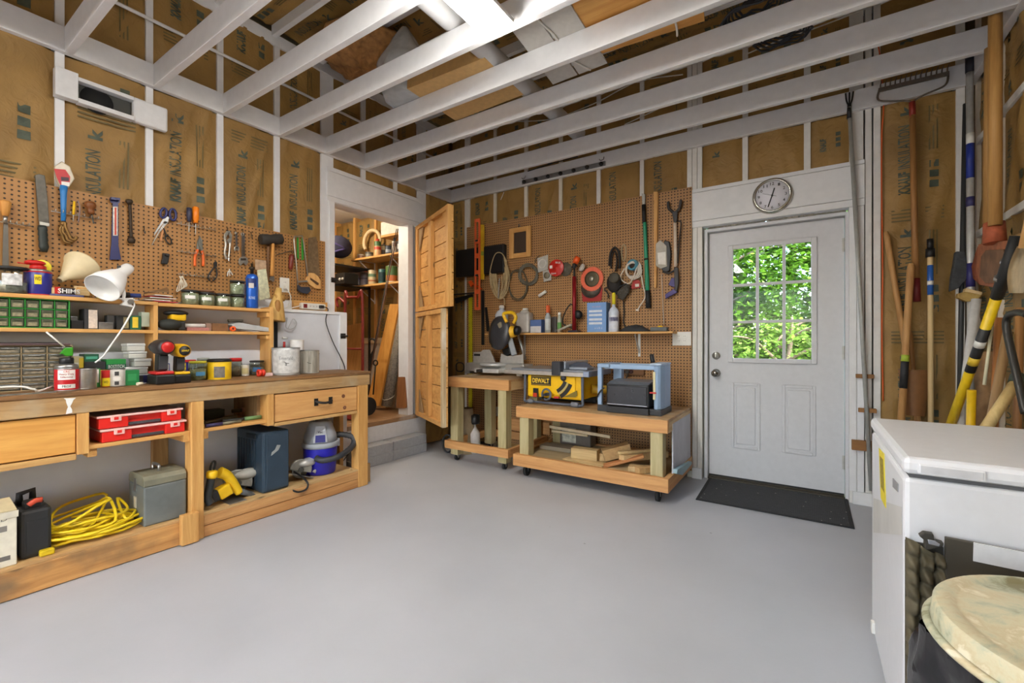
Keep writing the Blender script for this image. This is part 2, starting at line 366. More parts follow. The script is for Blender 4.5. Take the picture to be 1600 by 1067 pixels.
# ---- left wall: sheathing, lower painted wall, studs, ledger -----------------
yj0 = onX((522, 400), XL).y; yj1 = onX((637, 400), XL).y                  # closet opening
wl = struct('wall_left', [('', mb().box((XL-.14, YF, LEDGE-.1), (XL-.09, yj0-.02, ZC+.1)).box((XL-.14, yj0-.02, 2.42), (XL-.09, yj1+.12, ZC+.1)).box((XL-.14, yj1+.1, 0), (XL-.09, YB+.1, ZC+.1)), P((120,96,60), .8)),
    ('lower_panel', mb().box((XL-.1, YF, 0), (XLW, yj0, LEDGE)), WPAINT), ('ledge', mb().box((XL-.1, YF, LEDGE), (XLW+.012, yj0+.006, LEDGE+.022)), WHITE),
    ('ledger', mb().box((XL, YF, ZB), (XL+.038, YB, ZB+.14)), WHITE, .002),
    ('top_plate', mb().box((XL-.09, YF, ZC-.06), (XL+.004, YB, ZC+.03)), WHITE)])
studsL = [(-2.62,-2.58),(-2.21,-2.17),(-1.8,-1.76),(-1.39,-1.35),(-.98,-.94),(-.57,-.53),(-.17,-.13),(.2,.24)]
for a, b in ((86,101), (228,239.5), (339.5,349.3), (429,437.5), (502,521)):
    studsL.append((onX((a, 200), XL).y, onX((b, 200), XL).y))
upL = [(onX((a, 290), XL).y, onX((b, 290), XL).y) for a, b in ((565,571.5), (616,621), (652.5,665.5))]
for a, b in studsL: sub(wl, 'stud', mb().box((XL-.09, a, LEDGE), (XL, b, ZC)), WHITE, .001, base=Vector())
ZH0, ZH1 = 2.40, 2.685                                                     # closet header
for a, b in upL: sub(wl, 'stud', mb().box((XL-.09, a, ZH1 if b < yj1+.05 else 0), (XL, b, ZC)), WHITE, .001, base=Vector())
alls = studsL+upL+[(YB-.02, YB)]
for i in range(len(alls)-1):
    a, b = alls[i][1], alls[i+1][0]
    z0 = LEDGE+.02 if b < yj0+.01 else (ZH1 if a < yj1 else .02)
    if b-a < .05: continue
    bay(wl, (XL, a, z0), (0,1,0), (0,0,1), (1,0,0), b-a, ZB-z0, 11+i)
    bay(wl, (XL, a, ZB+.14), (0,1,0), (0,0,1), (1,0,0), b-a, ZC-ZB-.19, 41+i)
# closet opening casing: side posts, header boards
E = lambda p: onX(p, XL+.012)
tl = struct('trim_1', [('', mb().box((XL, onX((510, 300), XL).y, ZH0+.03), (XL+.012, onX((661, 330), XL).y, ZH1-.04)), WHITE, .001),
    ('head_strip', mb().box((XL, onX((510, 300), XL).y, ZH1-.037), (XL+.012, onX((661, 330), XL).y, ZH1)), WHITE, .001),
    ('head_strip', mb().box((XL, onX((510, 300), XL).y, ZH0-.015), (XL+.012, onX((653, 330), XL).y, ZH0+.027)), WHITE, .001),
    ('head_soffit', mb().box((XL-.14, yj0, ZH0-.02), (XL, yj1, ZH0)), WHITE, .001),
    ('jamb_post', mb().box((XL-.09, yj0-.05, LEDGE), (XL+.01, yj0, ZH0)), WHITE, .001),
    ('jamb_post', mb().box((XL-.14, yj1, .37), (XL+.006, yj1+.07, ZH0)), WHITE, .001),
    ('jamb_post', mb().box((XL-.09, yj0-.04, .0), (XLW+.002, yj0+.014, LEDGE-.002)), WHITE, .001),
    ('batten', mb().box((XLW, yj0-.055, .2), (XLW+.014, yj0+.012, LEDGE+.02)), WHITE, .001)])
# raised closet floor sill and riser
struct('trim_2', [('', mb().box((XL-.1, yj0, 0), (XL+.02, YB-.45, .33)), P((226,228,232), .5, var=.03)),
    ('sill_board', mb().box((XL-.12, yj0, .33), (XL+.025, yj1+.1, .372)), W((176,138,98),(132,98,66),'y', wear=(190,180,168)), .003)])
# ---- back wall ----------------------------------------------------------------
bk = lambda x: onY((x, 300), YB).x
XD0, XD1, YD = bk(1098), bk(1326.5), 4.083                                  # rough opening of the outside door
wbk = struct('wall_back', [('', mb().box((XL-.1, YB+.09, 0), (XD0, YB+.13, ZC+.1)).box((XD0, YB+.09, 2.12), (XD1, YB+.13, ZC+.1)).box((XD1, YB+.09, 0), (XR+.1, YB+.13, ZC+.1)), P((120,96,60), .8)),
    ('ledger', mb().box((XL+.038, YB-.038, ZB), (bk(1507), YB, ZB+.14)), WHITE, .002),
    ('top_plate', mb().box((XL, YB-.004, ZC-.06), (XR, YB+.09, ZC+.03)), WHITE),
    ('base_board', mb().box((bk(1082), YB-.02, 0), (XD0-.005, YB+.09, .09)), WHITE, .002),
    ('base_board', mb().box((XD1+.02, YB-.02, 0), (bk(1376), YB+.09, .09)), WHITE, .002)])
studsB = [(bk(a), bk(b)) for a, b in ((726,733.6),(771,775),(819,824),(873,878.3),(932,938),(999.6,1006),(1073.6,1081),(1081.6,1089),(1089.6,1097),(1160,1168.6),(1256,1266.6),(1327,1349),(1352,1362),(1365,1376),(1494,1508))]
ZD0, ZD1 = 2.158, 2.395
for a, b in studsB:
    over = XD0-.02 < a and b < XD1-.005
    sub(wbk, 'stud', mb().box((a, YB, ZD1+.03 if over else 0), (b, YB+.09, ZC)), WHITEW if a > -1.75 or a < -3 else P((222,214,196), .5, var=.04), .001, base=Vector())
al = [(XL, XL+.01)]+studsB+[(XR-.04, XR)]
for i in range(len(al)-1):
    a, b = al[i][1], al[i+1][0]
    if b-a < .05: continue
    z0 = ZD1+.03 if (a > XD0-.02 and b < XD1+.02) else .02
    bay(wbk, (a, YB, z0), (1,0,0), (0,0,1), (0,-1,0), b-a, ZB-z0 if b < .8 else ZC-z0, 71+i)
    bay(wbk, (a, YB, ZB+.14), (1,0,0), (0,0,1), (0,-1,0), b-a, ZC-ZB-.19, 91+i, True)
xh0, xh1 = bk(1081.5), bk(1351)
struct('trim_3', [('', mb().box((xh0, YB-.012, ZD0), (xh1, YB, ZD1)), WHITE, .001),
    ('head_strip', mb().box((xh0, YB-.012, ZD1+.003), (xh1, YB+.09, ZD1+.032)), WHITE, .001),
    ('head_strip', mb().box((xh0, YB-.012, ZD0-.052), (xh1, YB+.09, ZD0-.003)), WHITE, .001),
    ('side_casing', mb().box((XD1, YB-.012, .09), (bk(1338), YB+.09, ZD0-.055)), WHITE, .001),
    ('side_casing', mb().box((bk(1339), YB-.01, .09), (bk(1350), YB+.09, ZD0-.055)), WHITE, .001)])
# ---- right wall -----------------------------------------------------------------
wr = struct('wall_right', [('', mb().box((XR+.09, YF, 0), (XR+.13, YB+.1, ZC+.1)), P((120,96,60), .8)),
    ('ledger', mb().box((XR-.038, YF, ZB), (XR, YB, ZB+.14)), WHITE, .002)])
ys = [YF]+[YB-.02-.406*i for i in range(17, -1, -1)]
for y in ys[1:]: sub(wr, 'stud', mb().box((XR, y-.019, 0), (XR+.09, y+.019, ZC)), P((216,208,190), .5, var=.04), .001, base=Vector())
for i in range(1, len(ys)-1):
    for z0, z1 in ((.02, 1.80), (1.84, 2.38), (2.42, ZC)):
        bay(wr, (XR, ys[i+1]-.019, z0), (0,-1,0), (0,0,1), (-1,0,0), ys[i+1]-ys[i]-.038, z1-z0, 131+i+int(z0*10), i > 12)
    for z in (1.80, 2.38): sub(wr, 'blocking', mb().box((XR-.006, ys[i]+.019, z), (XR+.09, ys[i+1]-.019, z+.04)), WHITEW, .001, base=Vector())
# ---- unseen wall behind the photographer, with an opening added to let sky light in -----------------------
struct('wall_front', [('', mb().box((XL-.14, YF-.1, 2.3), (XR+.13, YF, ZC+.1)).box((XL-.14, YF-.1, 0), (-3.1, YF, 2.3)).box((.5, YF-.1, 0), (XR+.13, YF, 2.3)), P((205,200,190), .7))])
# ---- ceiling: kraft between joists, loft joists -------------------------------------
cl = struct('ceiling', [('', mb().box((XL-1.9, YF-.1, ZC+.12), (XR+.2, YB+.2, ZC+.16)), P((120,96,60), .8))])
yc = [YF]+[y for y in [onZ(q('E2', 620, 380), ZC).y+.406*k for k in range(-14, 5)] if YF < y < YB]+[YB]
for i in range(len(yc)-1):
    if 0 < i: sub(cl, 'ceiling_joist', mb().box((XL, yc[i]-.019, ZC-.0), (XR, yc[i]+.019, ZC+.12)), WHITE, .001, base=Vector())
    bay(cl, (XL, yc[i]+.019, ZC+.06), (0,1,0), (1,0,0), (0,0,-1), yc[i+1]-yc[i]-.038, XR-XL, 171+i, yc[i] > .8)
YJ = YB-.038
for k in range(1, 18):
    y = YJ-.4064*k
    if y > YF: sub(cl, 'loft_joist', mb().box((XL+.038, y-.0, ZB), (XR-.038, y+.038, ZB+.14)), WHITE, .003, base=Vector())
# ---- closet behind the left wall -------------------------------------------------------
XCB, YC0, YC1 = -5.25, 1.5, 3.62
wc = struct('wall_closet', [('', mb().box((XCB-.12, YC0, 0), (XCB-.09, YC1+.1, 2.75)).box((XCB, YC1+.09, 0), (XL-.14, YC1+.12, 2.75)).box((XCB-.1, YC0-.03, 0), (XL-.14, YC0, 2.75)), P((150,120,80), .8)),
    ('closet_floor', mb().box((XCB-.1, YC0, .3), (XL-.1, YC1+.1, .36)), W((170,128,84),(130,94,60),'x'), 0),
    ('closet_ceiling', mb().box((XCB-.1, YC0, 2.72), (XL-.1, YC1+.1, 2.76)), WHITE),
    ('lower_panel', mb().box((XCB, YC1-.02, .36), (XL-.14, YC1-.005, 1.12)), P((214,206,194), .6)),
    ('rail', mb().box((XCB, YC1-.05, 1.12), (XL-.14, YC1-.0, 1.19)), P((214,196,160), .6), .002)])
xs = [XCB+.02+.406*i for i in range(5)]
for x in xs: sub(wc, 'stud', mb().box((x-.019, YC1, .36), (x+.019, YC1+.09, 2.72)), pine('z', knots=False), .001, base=Vector())
for i in range(4): bay(wc, (xs[i]+.019, YC1, .36), (1,0,0), (0,0,1), (0,-1,0), .368, 2.3, 211+i)
ysc = [YC1-.02-.406*i for i in range(6)]
for y in ysc: sub(wc, 'stud', mb().box((XCB-.09, y-.019, .36), (XCB, y+.019, 2.72)), pine('z', knots=False), .001, base=Vector())
for i in range(5): bay(wc, (XCB, ysc[i+1]+.019, .36), (0,1,0), (0,0,1), (1,0,0), .368, 2.3, 221+i)
# ---- fluorescent ceiling lights (one in view, two unseen ones added in line behind it as fill light)
TUBE = P((255,252,246), .4, var=0, emit=54.0)
def fluor(y1, label):
    c = onZ((782, 52), 2.735).x; y0 = y1-1.22
    t = thing('ceiling_light', label, 'ceiling light', [
        ('housing', mb().box((c-.085, y0, 2.752), (c+.085, y1, 2.775)), WHITE, .003),
        ('diffuser', mb().box((c-.078, y0+.012, 2.712), (c+.078, y1-.012, 2.752)), TUBE, .012)], group='fluorescent ceiling lights')
    return t
yl = onZ((782, 52), 2.735).y
fluor(yl, 'long white fluorescent light on the loft joists, brightly lit')
fluor(yl-2.2, 'unseen added fill light behind the first, over the near floor')
fluor(yl-3.9, 'unseen added fill light nearest the front opening')
bl = bpy.data.lights.new('closet_fill_light', 'POINT'); bl.energy = 30; bl.color = (1, .86, .66); bl.shadow_soft_size = .06  # unseen fill lamp added to brighten the closet
blo = bpy.data.objects.new('closet_fill_light', bl); C.objects.link(blo); blo.location = (-4.3, 2.5, 2.5)
# ================================================================ outside door
DW = P((208,208,210), .42, var=.02)
dx0, dx1 = onY((1108, 550), YD).x, onY((1319, 550), YD).x
def avz(v, x0, y0, x1, y1, Y=YD): return (onY(q(v, x0, y0), Y).z+onY(q(v, x1, y1), Y).z)/2
wx0, wx1 = onY(q('D5', 141, 300), YD).x, onY(q('D5', 392, 300), YD).x
wz0, wz1 = avz('D5', 143, 572, 393, 577), avz('D5', 141, 244, 391, 217)
slab = mb().box((dx0, YD, .03), (wx0+.02, YD+.045, 2.062)).box((wx1-.02, YD, .03), (dx1, YD+.045, 2.062)).box((wx0+.02, YD, .03), (wx1-.02, YD+.045, wz0+.02)).box((wx0+.02, YD, wz1-.02), (wx1-.02, YD+.045, 2.062))
d1 = struct('door_1', [('', slab, DW)])
def frame_box(x0, x1, z0, z1, y, w, d):
    return mb().box((x0, y-d, z0), (x0+w, y, z1)).box((x1-w, y-d, z0), (x1, y, z1)).box((x0+w, y-d, z0), (x1-w, y, z0+w)).box((x0+w, y-d, z1-w), (x1-w, y, z1))
Z0 = Vector((0,0,0))
sub(d1, 'window_frame', frame_box(wx0, wx1, wz0, wz1, YD, .035, .014), DW, .004, base=Z0)
for i in (1, 2):
    x = wx0+.03+(wx1-wx0-.06)*i/3; sub(d1, 'muntin', mb().box((x-.011, YD-.01, wz0+.03), (x+.011, YD+.012, wz1-.03)), DW, .003, base=Z0)
    z = wz0+.03+(wz1-wz0-.06)*i/3; sub(d1, 'muntin', mb().box((wx0+.03, YD-.011, z-.011), (wx1-.03, YD+.011, z+.011)), DW, .003, base=Z0)
for i in range(3):
    for j in range(3):
        a = wx0+.03+(wx1-wx0-.06)*i/3; b = a+(wx1-wx0-.06)/3; c = wz0+.03+(wz1-wz0-.06)*j/3; e = c+(wz1-wz0-.06)/3
        sub(d1, 'pane', mb().box((a+.008, YD+.016, c+.008), (b-.008, YD+.02, e-.008)), glass((250,252,250), .02, .2), base=Z0)
for x0, y0, x1, y1 in ((150, 631, 232, 819), (294, 638, 389, 834)):
    px0, px1 = onY(q('D5', x0, y0), YD).x, onY(q('D5', x1, y0), YD).x
    pz0, pz1 = avz('D5', x0, y1-4, x1, y1), avz('D5', x0, y0, x1, y0)
    sub(d1, 'panel_moulding', frame_box(px0, px1, pz0, pz1, YD, .02, .007), DW, .005, base=Z0)
    sub(d1, 'raised_panel', mb().box((px0+.035, YD-.006, pz0+.035), (px1-.035, YD+.01, pz1-.035)), DW, .006, base=Z0)
k = onY(q('D5', 107, 602), YD); sub(d1, 'door_knob', mb().lathe([(.034,0),(.034,.006),(.014,.012),(.012,.035),(.026,.045),(.03,.06),(.022,.072),(0,.076)], k, (0,-1,0)), P((170,168,160), .22, .95), base=Z0)
k = onY(q('D5', 107, 553), YD); sub(d1, 'deadbolt', mb().lathe([(.032,0),(.03,.014),(.012,.018),(.0,.02)], k, (0,-1,0)).box((k.x-.006, YD-.035, k.z-.014), (k.x+.006, YD-.012, k.z+.014)), P((150,148,142), .3, .9), .002, base=Z0)
for y in (240, 545, 855):
    h = onY(q('D5', 468, y), YD); sub(d1, 'hinge', mb().cyl((dx1+.006, YD-.006, h.z-.05), (dx1+.006, YD-.006, h.z+.05), .008, n=10).box((dx1-.012, YD-.003, h.z-.05), (dx1+.03, YD, h.z+.05)), P((190,188,182), .4, .6), base=Z0)
sub(d1, 'door_sweep', mb().box((dx0, YD-.004, .012), (dx1, YD+.03, .03)), BLACK, base=Z0)
FOAM = P((196,190,176), .9, var=.2, bump=.8, scale=40)
t4 = struct('trim_4', [('', mb().box((dx0-.03, YD-.05, 0), (dx0-.004, YD+.1, 2.09)).box((dx1+.004, YD-.05, 0), (dx1+.03, YD+.1, 2.09)).box((dx0-.004, YD-.05, 2.066), (dx1+.004, YD+.1, 2.09)), DW, .002)])
sub(t4, 'threshold', mb().box((dx0, YD-.06, 0), (dx1, YD+.1, .012)).box((dx0, YD-.02, .012), (dx1, YD+.04, .02)), P((70,62,48), .5, .4), .002, base=Z0)
def rag(x0, x1, z0, z1, ver):
    m = mb(); n = 26; r = random.Random(int(x0*99)); y = YD-.03
    for i in range(n):
        a, b = i/n, (i+1)/n
        if ver: m.ball(((x0+x1)/2, y+r.uniform(-.01, .01), z0+(z1-z0)*(a+b)/2), (abs(x1-x0)*r.uniform(.4,.75), .02, (z1-z0)/n*r.uniform(.5, .9)), 7, 5)
        else: m.ball((x0+(x1-x0)*(a+b)/2, y+r.uniform(-.01, .01), (z0+z1)/2), ((x1-x0)/n*r.uniform(.5,.9), .02, abs(z1-z0)*r.uniform(.35,.7)), 7, 5)
    return m
sub(t4, 'gap_foam', rag(XD0+.001, dx0-.032, .1, 2.1, True), FOAM, base=Z0); sub(t4, 'gap_foam', rag(dx1+.032, XD1-.002, .05, 2.1, True), FOAM, base=Z0); sub(t4, 'gap_foam', rag(dx0, dx1, 2.092, 2.112, False), FOAM, base=Z0)
# door mat
def mat_mat():
    m = bpy.data.materials.new('ribbed_rubber'); m.use_nodes = True; t = m.node_tree; b = t.nodes['Principled BSDF']; L = t.links.new
    tc = t.nodes.new('ShaderNodeTexCoord'); br = t.nodes.new('ShaderNodeTexBrick'); br.inputs['Scale'].default_value = 38; br.inputs['Mortar Size'].default_value = .06; br.inputs['Brick Width'].default_value = .8; br.inputs['Row Height'].default_value = .35
    br.inputs['Color1'].default_value = lin((54,55,58)); br.inputs['Color2'].default_value = lin((66,67,70)); br.inputs['Mortar'].default_value = lin((30,30,30)); L(tc.outputs['Object'], br.inputs['Vector'])
    v = t.nodes.new('ShaderNodeTexVoronoi'); v.inputs['Scale'].default_value = 16; L(tc.outputs['Object'], v.inputs['Vector'])
    kr = t.nodes.new('ShaderNodeValToRGB'); kr.color_ramp.elements[0].position = .05; kr.color_ramp.elements[1].position = .09; kr.color_ramp.elements[0].color = (1,1,1,1); kr.color_ramp.elements[1].color = (0,0,0,1); L(v.outputs['Distance'], kr.inputs[0])
    mx = t.nodes.new('ShaderNodeMix'); mx.data_type = 'RGBA'; mx.inputs[7].default_value = lin((190,186,176)); L(kr.outputs[0], mx.inputs[0]); L(br.outputs['Color'], mx.inputs[6]); L(mx.outputs[2], b.inputs['Base Color'])
    b.inputs['Roughness'].default_value = .7; bp = t.nodes.new('ShaderNodeBump'); bp.inputs['Strength'].default_value = .8; bp.inputs['Distance'].default_value = .004; bp.invert = True
    L(br.outputs['Fac'], bp.inputs['Height']); L(bp.outputs[0], b.inputs['Normal']); return m
cs = [onZ(p, 0) for p in ((1108.9,745.5),(1087,781),(1335.5,827),(1324,779))]
cen = sum(cs, Vector())/4
ins = [cen+(c-cen)*.955 for c in cs]
thing('door_mat', 'black ribbed rubber mat with a plain edge on the floor at the outside door', 'mat', [
    ('tread', mb().prism(ins, (0,0,.007)), mat_mat(), .002), ('border', (lambda m: [m.prism([cs[i], cs[(i+1) % 4], ins[(i+1) % 4], ins[i]], (0,0,.009)) for i in range(4)] and m)(mb()), RUBBER, .002)])
# ================================================================ wooden two-leaf closet door
def leaf(n, hx, hy, fx, fy, z0, z1, wood, edge):
    o = Vector((hx, hy, 0)); a = Vector((fx-hx, fy-hy, 0)); wd = a.length; a.normalize(); nn = Vector((a.y, -a.x, 0))
    M = Matrix((( a.x, nn.x, 0, hx), (a.y, nn.y, 0, hy), (0,0,1,0), (0,0,0,1)))
    nb = 6; ph = (z1-z0)/nb
    root = struct('door_%d' % n, [('', mb().box((0, -.038, z0), (.07, 0, z1), M), wood('z'), .002)])      # hinge stile
    sub(root, 'stile', mb().box((wd-.045, -.038, z0), (wd, 0, z1), M), edge('z'), .002, base=Z0)
    sub(root, 'stile', mb().box((wd*.44, -.038, z0+.045), (wd*.44+.075, 0, z1-.045), M), wood('z'), .002, base=Z0)
    for z in (z0, z1-.042): sub(root, 'rail', mb().box((.07, -.038, z), (wd-.045, 0, z+.042), M), wood('x'), .002, base=Z0)
    for i in range(nb): sub(root, 'plank', mb().box((0, -.056, z0+ph*i+.003), (wd, -.038, z0+ph*(i+1)-.003), M), wood('x'), .004, base=Z0)
    g = .2
    for sx, cx in ((1, .07), (-1, wd-.045)):
        for sz, cz in ((1, z0+.042), (-1, z1-.042)):
            ww = .17
            sub(root, 'gusset', mb().prism([M @ Vector((cx, -.03, cz)), M @ Vector((cx+sx*ww*.8, -.03, cz)), M @ Vector((cx, -.03, cz+sz*ww*1.35))], (M.to_3x3() @ Vector((0, .012, 0)))), old('z') if edge is old or sx > 0 else pine('z'), base=Z0)
    for z in (z0+.12, z1-.15): sub(root, 'strap_hinge', mb().box((-.01, -.06, z), (.22, -.056, z+.035), M), BLACK, base=Z0)
    return root
leaf(2, -3.475, 3.372, -2.645, 2.958, 1.458, 2.362, lambda ax: W((222,170,98),(190,132,64),ax), pine)
leaf(3, -3.475, 3.372, -2.735, 2.985, .372, 1.447, lambda ax: W((216,166,98),(180,126,64),ax), lambda ax: W((206,186,150),(160,134,98),ax, wear=(214,206,190)))
# black strike latches of the closet door
for i, (p, lab) in enumerate(((q('C8', 110, 367), 'small black latch on the upper white closet jamb'), (q('C8', 149, 600), 'small black latch on the lower white closet batten'))):
    c = onX(p, (XL+.012) if i == 0 else XLW+.016)
    thing('latch', lab, 'latch', [('plate', mb().box((c.x, c.y-.025, c.z-.022), (c.x+.004, c.y+.025, c.z+.022)), BLACK, .001), ('bolt', mb().cyl((c.x+.012, c.y-.03, c.z), (c.x+.012, c.y+.04, c.z), .007, n=8), BLACK)])
# concrete step blocks
GB = P((166,168,172), .7, var=.06, bump=.3, scale=40)
for (ya, yb, side) in ((2.47, 2.942, 'left'), (2.946, 3.392, 'right')):
    for lay in (0, 1):
        thing('step_block', 'grey painted concrete block of the closet step, %s end, %s course' % (side, ('lower','upper')[lay]), 'concrete block',
            [('block', mb().box((XL+.022, ya+.004*lay, .092*lay+.0005), (-3.325, yb-.004*lay, .092*lay+.091)), GB, .004)], group='concrete blocks of the closet step')
# ================================================================ greenery outside the door
def leafmat(c, tr):
    m = bpy.data.materials.new('leaf'); m.use_nodes = True; t = m.node_tree; b = t.nodes['Principled BSDF']; L = t.links.new
    g = t.nodes.new('ShaderNodeNewGeometry'); r = t.nodes.new('ShaderNodeValToRGB'); r.color_ramp.elements[0].color = lin([x*.42 for x in c]); r.color_ramp.elements[1].color = lin([min(255, x*1.12) for x in c])
    L(g.outputs['Random Per Island'], r.inputs[0]); L(r.outputs[0], b.inputs['Base Color']); b.inputs['Roughness'].default_value = .5
    td = t.nodes.new('ShaderNodeBsdfTranslucent'); L(r.outputs[0], td.inputs[0]); mx = t.nodes.new('ShaderNodeMixShader'); mx.inputs[0].default_value = tr
    L(b.outputs[0], mx.inputs[1]); L(td.outputs[0], mx.inputs[2]); L(mx.outputs[0], [n for n in t.nodes if n.type == 'OUTPUT_MATERIAL'][0].inputs[0]); return m
struct('ground_outside', [('', mb().box((-14, YB+.11, -.35), (16, 26, -.12)), P((96,104,58), .95, var=.3, scale=3))])
def tree(x, y, hgt, rad, z0, nl, c, label, seed, ls=.075):
    r = random.Random(seed); f = mb(); tk = mb()
    tk.tube(spl([(x, y, -.15), (x+r.uniform(-.15,.15), y, hgt*.3), (x+r.uniform(-.3,.3), y+.1, hgt*.7), (x+r.uniform(-.3,.3), y, hgt)], 5), [.07*(1-.8*i/15) for i in range(16)], 7)
    for i in range(9):
        z = hgt*(.15+.08*i); a = r.uniform(0, 6.28); e = rad*.8
        tk.tube(spl([(x, y, z), (x+e*.5*math.cos(a), y+e*.5*math.sin(a), z+.25), (x+e*math.cos(a), y+e*math.sin(a), z+.3)], 4), [.025*(1-.8*j/8) for j in range(9)], 5)
    vs, fs = [], []
    for i in range(nl):
        a = r.uniform(0, 6.283); u = r.uniform(-1, 1); rr = r.uniform(.45, 1)**.5; z = z0+(hgt-z0)*.5*(1+u*rr)
        h = math.sqrt(max(.05, 1-u*u))*rr*rad*(1+.25*noise.noise(Vector((a*2, z*2, seed))))
        p = Vector((x+h*math.cos(a), y+h*math.sin(a), z)); s = ls*r.uniform(.6, 1.3)
        d = Vector((r.uniform(-1,1), r.uniform(-1,.6), r.uniform(-.7,.35))).normalized(); n = Vector((r.uniform(-.6,.6), r.uniform(-.6,.6), 1)).normalized(); sd = d.cross(n).normalized(); o = len(vs)
        vs += [p, p+d*s*.5+sd*s*.32, p+d*s, p+d*s*.5-sd*s*.32]; fs += [(o, o+1, o+2), (o, o+2, o+3)]
    f.add(vs, fs)
    me = thing('leafy_tree', label, 'tree', [('trunk', tk, P((150,130,118), .85, var=.2)), ('foliage', f, leafmat(c, .3))], group='trees outside the door')
    me.children[1]['kind'] = 'stuff'
tree(-1.15, 7.4, 3.1, 1.15, .1, 9000, (122,176,54), 'bright green leafy tree nearest the door, left in its panes', 3)
tree(.55, 7.8, 3.3, 1.25, .2, 9000, (140,190,66), 'yellow-green leafy tree outside, right in the door panes', 4)
tree(-.35, 6.6, 1.45, .95, 0, 5200, (152,192,84), 'low pale green shrub outside under the door panes', 5, .06)
tree(-.4, 9.8, 5.0, 2.4, .1, 11000, (104,162,48), 'darker green tall tree behind the two nearer ones', 6, .2)
tree(-3.2, 10.4, 5.2, 2.4, .1, 5000, (94,150,44), 'tall green tree far left outside', 8, .22)
tree(2.6, 10.4, 5.0, 2.4, .1, 5000, (96,152,46), 'tall green tree far right outside', 9, .22)
# ================================================================ things lying on the loft joists
ZJ = ZB+.14
def lie(v, *xy, z=ZJ): return [onZ(p, z) for p in q(v, *xy)]
thing('plywood_board', 'tan particle board lying across the joists left of the white duct', 'board', [('board', mb().prism(lie('I', 636,139, 757,90, 818,148, 712,189), (0,0,.1)), P((206,166,104), .6, var=.06), .002)])
thing('plywood_board', 'orange plywood sheet lying across the joists above the room middle', 'board', [('board', mb().prism(lie('I', 888,-8, 1093,-48, 1101,33, 928,88, z=ZJ+.012), (0,0,.015)), W((226,172,92),(204,142,66),'x'))])
pnl = lie('I', 800,48, 890,6, 949,99, 864,132); md = [(pnl[0]+pnl[1])/2, (pnl[2]+pnl[3])/2]
def inset(a, b, t): return a+(b-a)*t
thing('loft_sheet', 'pale grey ceiling panel lying on the joists, half nearest the duct', 'panel', [('panel', mb().prism([pnl[0], inset(pnl[0], pnl[1], .47), inset(pnl[3], pnl[2], .47), pnl[3]], (0,0,.01)), P((196,192,184), .6, var=.04))], group='pale loft panels')
thing('loft_sheet', 'pale grey ceiling panel lying on the joists, half beside the orange plywood', 'panel', [('panel', mb().prism([inset(pnl[0], pnl[1], .5), pnl[1], pnl[2], inset(pnl[3], pnl[2], .5)], (0,0,.01)), P((202,198,190), .6, var=.04))], group='pale loft panels')
xd_ = onZ((763, 83), ZJ+.062).x
yd1 = onZ((908, 209), ZJ+.062).y
thing('duct_pipe', 'white round duct pipe running across the tops of the joists', 'pipe', [('pipe', mb().tube([(xd_, YF+.4, ZJ+.062), (xd_, yd1, ZJ+.062)], .062, 20), P((226,226,226), .35, var=.02)), ('coupling', mb().tube([(xd_, 1.5, ZJ+.064), (xd_, 1.66, ZJ+.064)], .0635, 20, caps=False), P((226,226,226), .35, var=.02))])
# plastic bag over a grey drum
def bagpt(a, b):
    c = onZ((632, 118), ZJ+.18); t = a*6.2832
    prof = [(.0, 0), (.16, .0), (.2, .12), (.19, .25), (.12, .38), (.07, .46), (.03, .52)]
    f = b*(len(prof)-1); i = min(int(f), len(prof)-2); r = prof[i][0]+(prof[i+1][0]-prof[i][0])*(f-i); z = prof[i][1]+(prof[i+1][1]-prof[i][1])*(f-i)
    r *= 1+.16*noise.noise(Vector((math.cos(t)*2.5, math.sin(t)*2.5, z*9)))
    return Vector((c.x+r*math.cos(t), c.y+.9*r*math.sin(t), ZJ+.002+z))
thing('plastic_bag', 'crumpled clear grey plastic bag standing on the loft joists', 'bag', [('bag', mb().grid(bagpt, 28, 24), P((186,190,192), .22, var=.1, bump=.5, scale=14, coat=.4))])
ic = onZ((565, 88), ZC-.12)
def lump(a, b):
    t = a*6.2832; p = b*math.pi; n = 1+.35*noise.noise(Vector((math.cos(t)*2, math.sin(t)*2, b*5)))
    return Vector((ic.x+.34*math.sin(p)*math.cos(t)*n, ic.y+.3*math.sin(p)*math.sin(t)*n, ZC-.1-.13*math.cos(p)*n+.02))
thing('insulation_batt', 'torn brown insulation batt sagging from the ceiling beside the plastic bag', 'insulation', [('batt', mb().grid(lump, 26, 16), P((156,112,66), .95, var=.35, bump=1, scale=22))])
# conduit along the left wall above the ledger
a = onX((164, 2), XL+.03); b = onX((631, 220), XL+.03)
thing('conduit', 'thin white conduit running along the left studs above the joist ends', 'conduit', [('tube', mb().tube([(a.x, YF+.1, (a.z+b.z)/2), (a.x, YB-.02, (a.z+b.z)/2)], .011, 8), WHITE)])
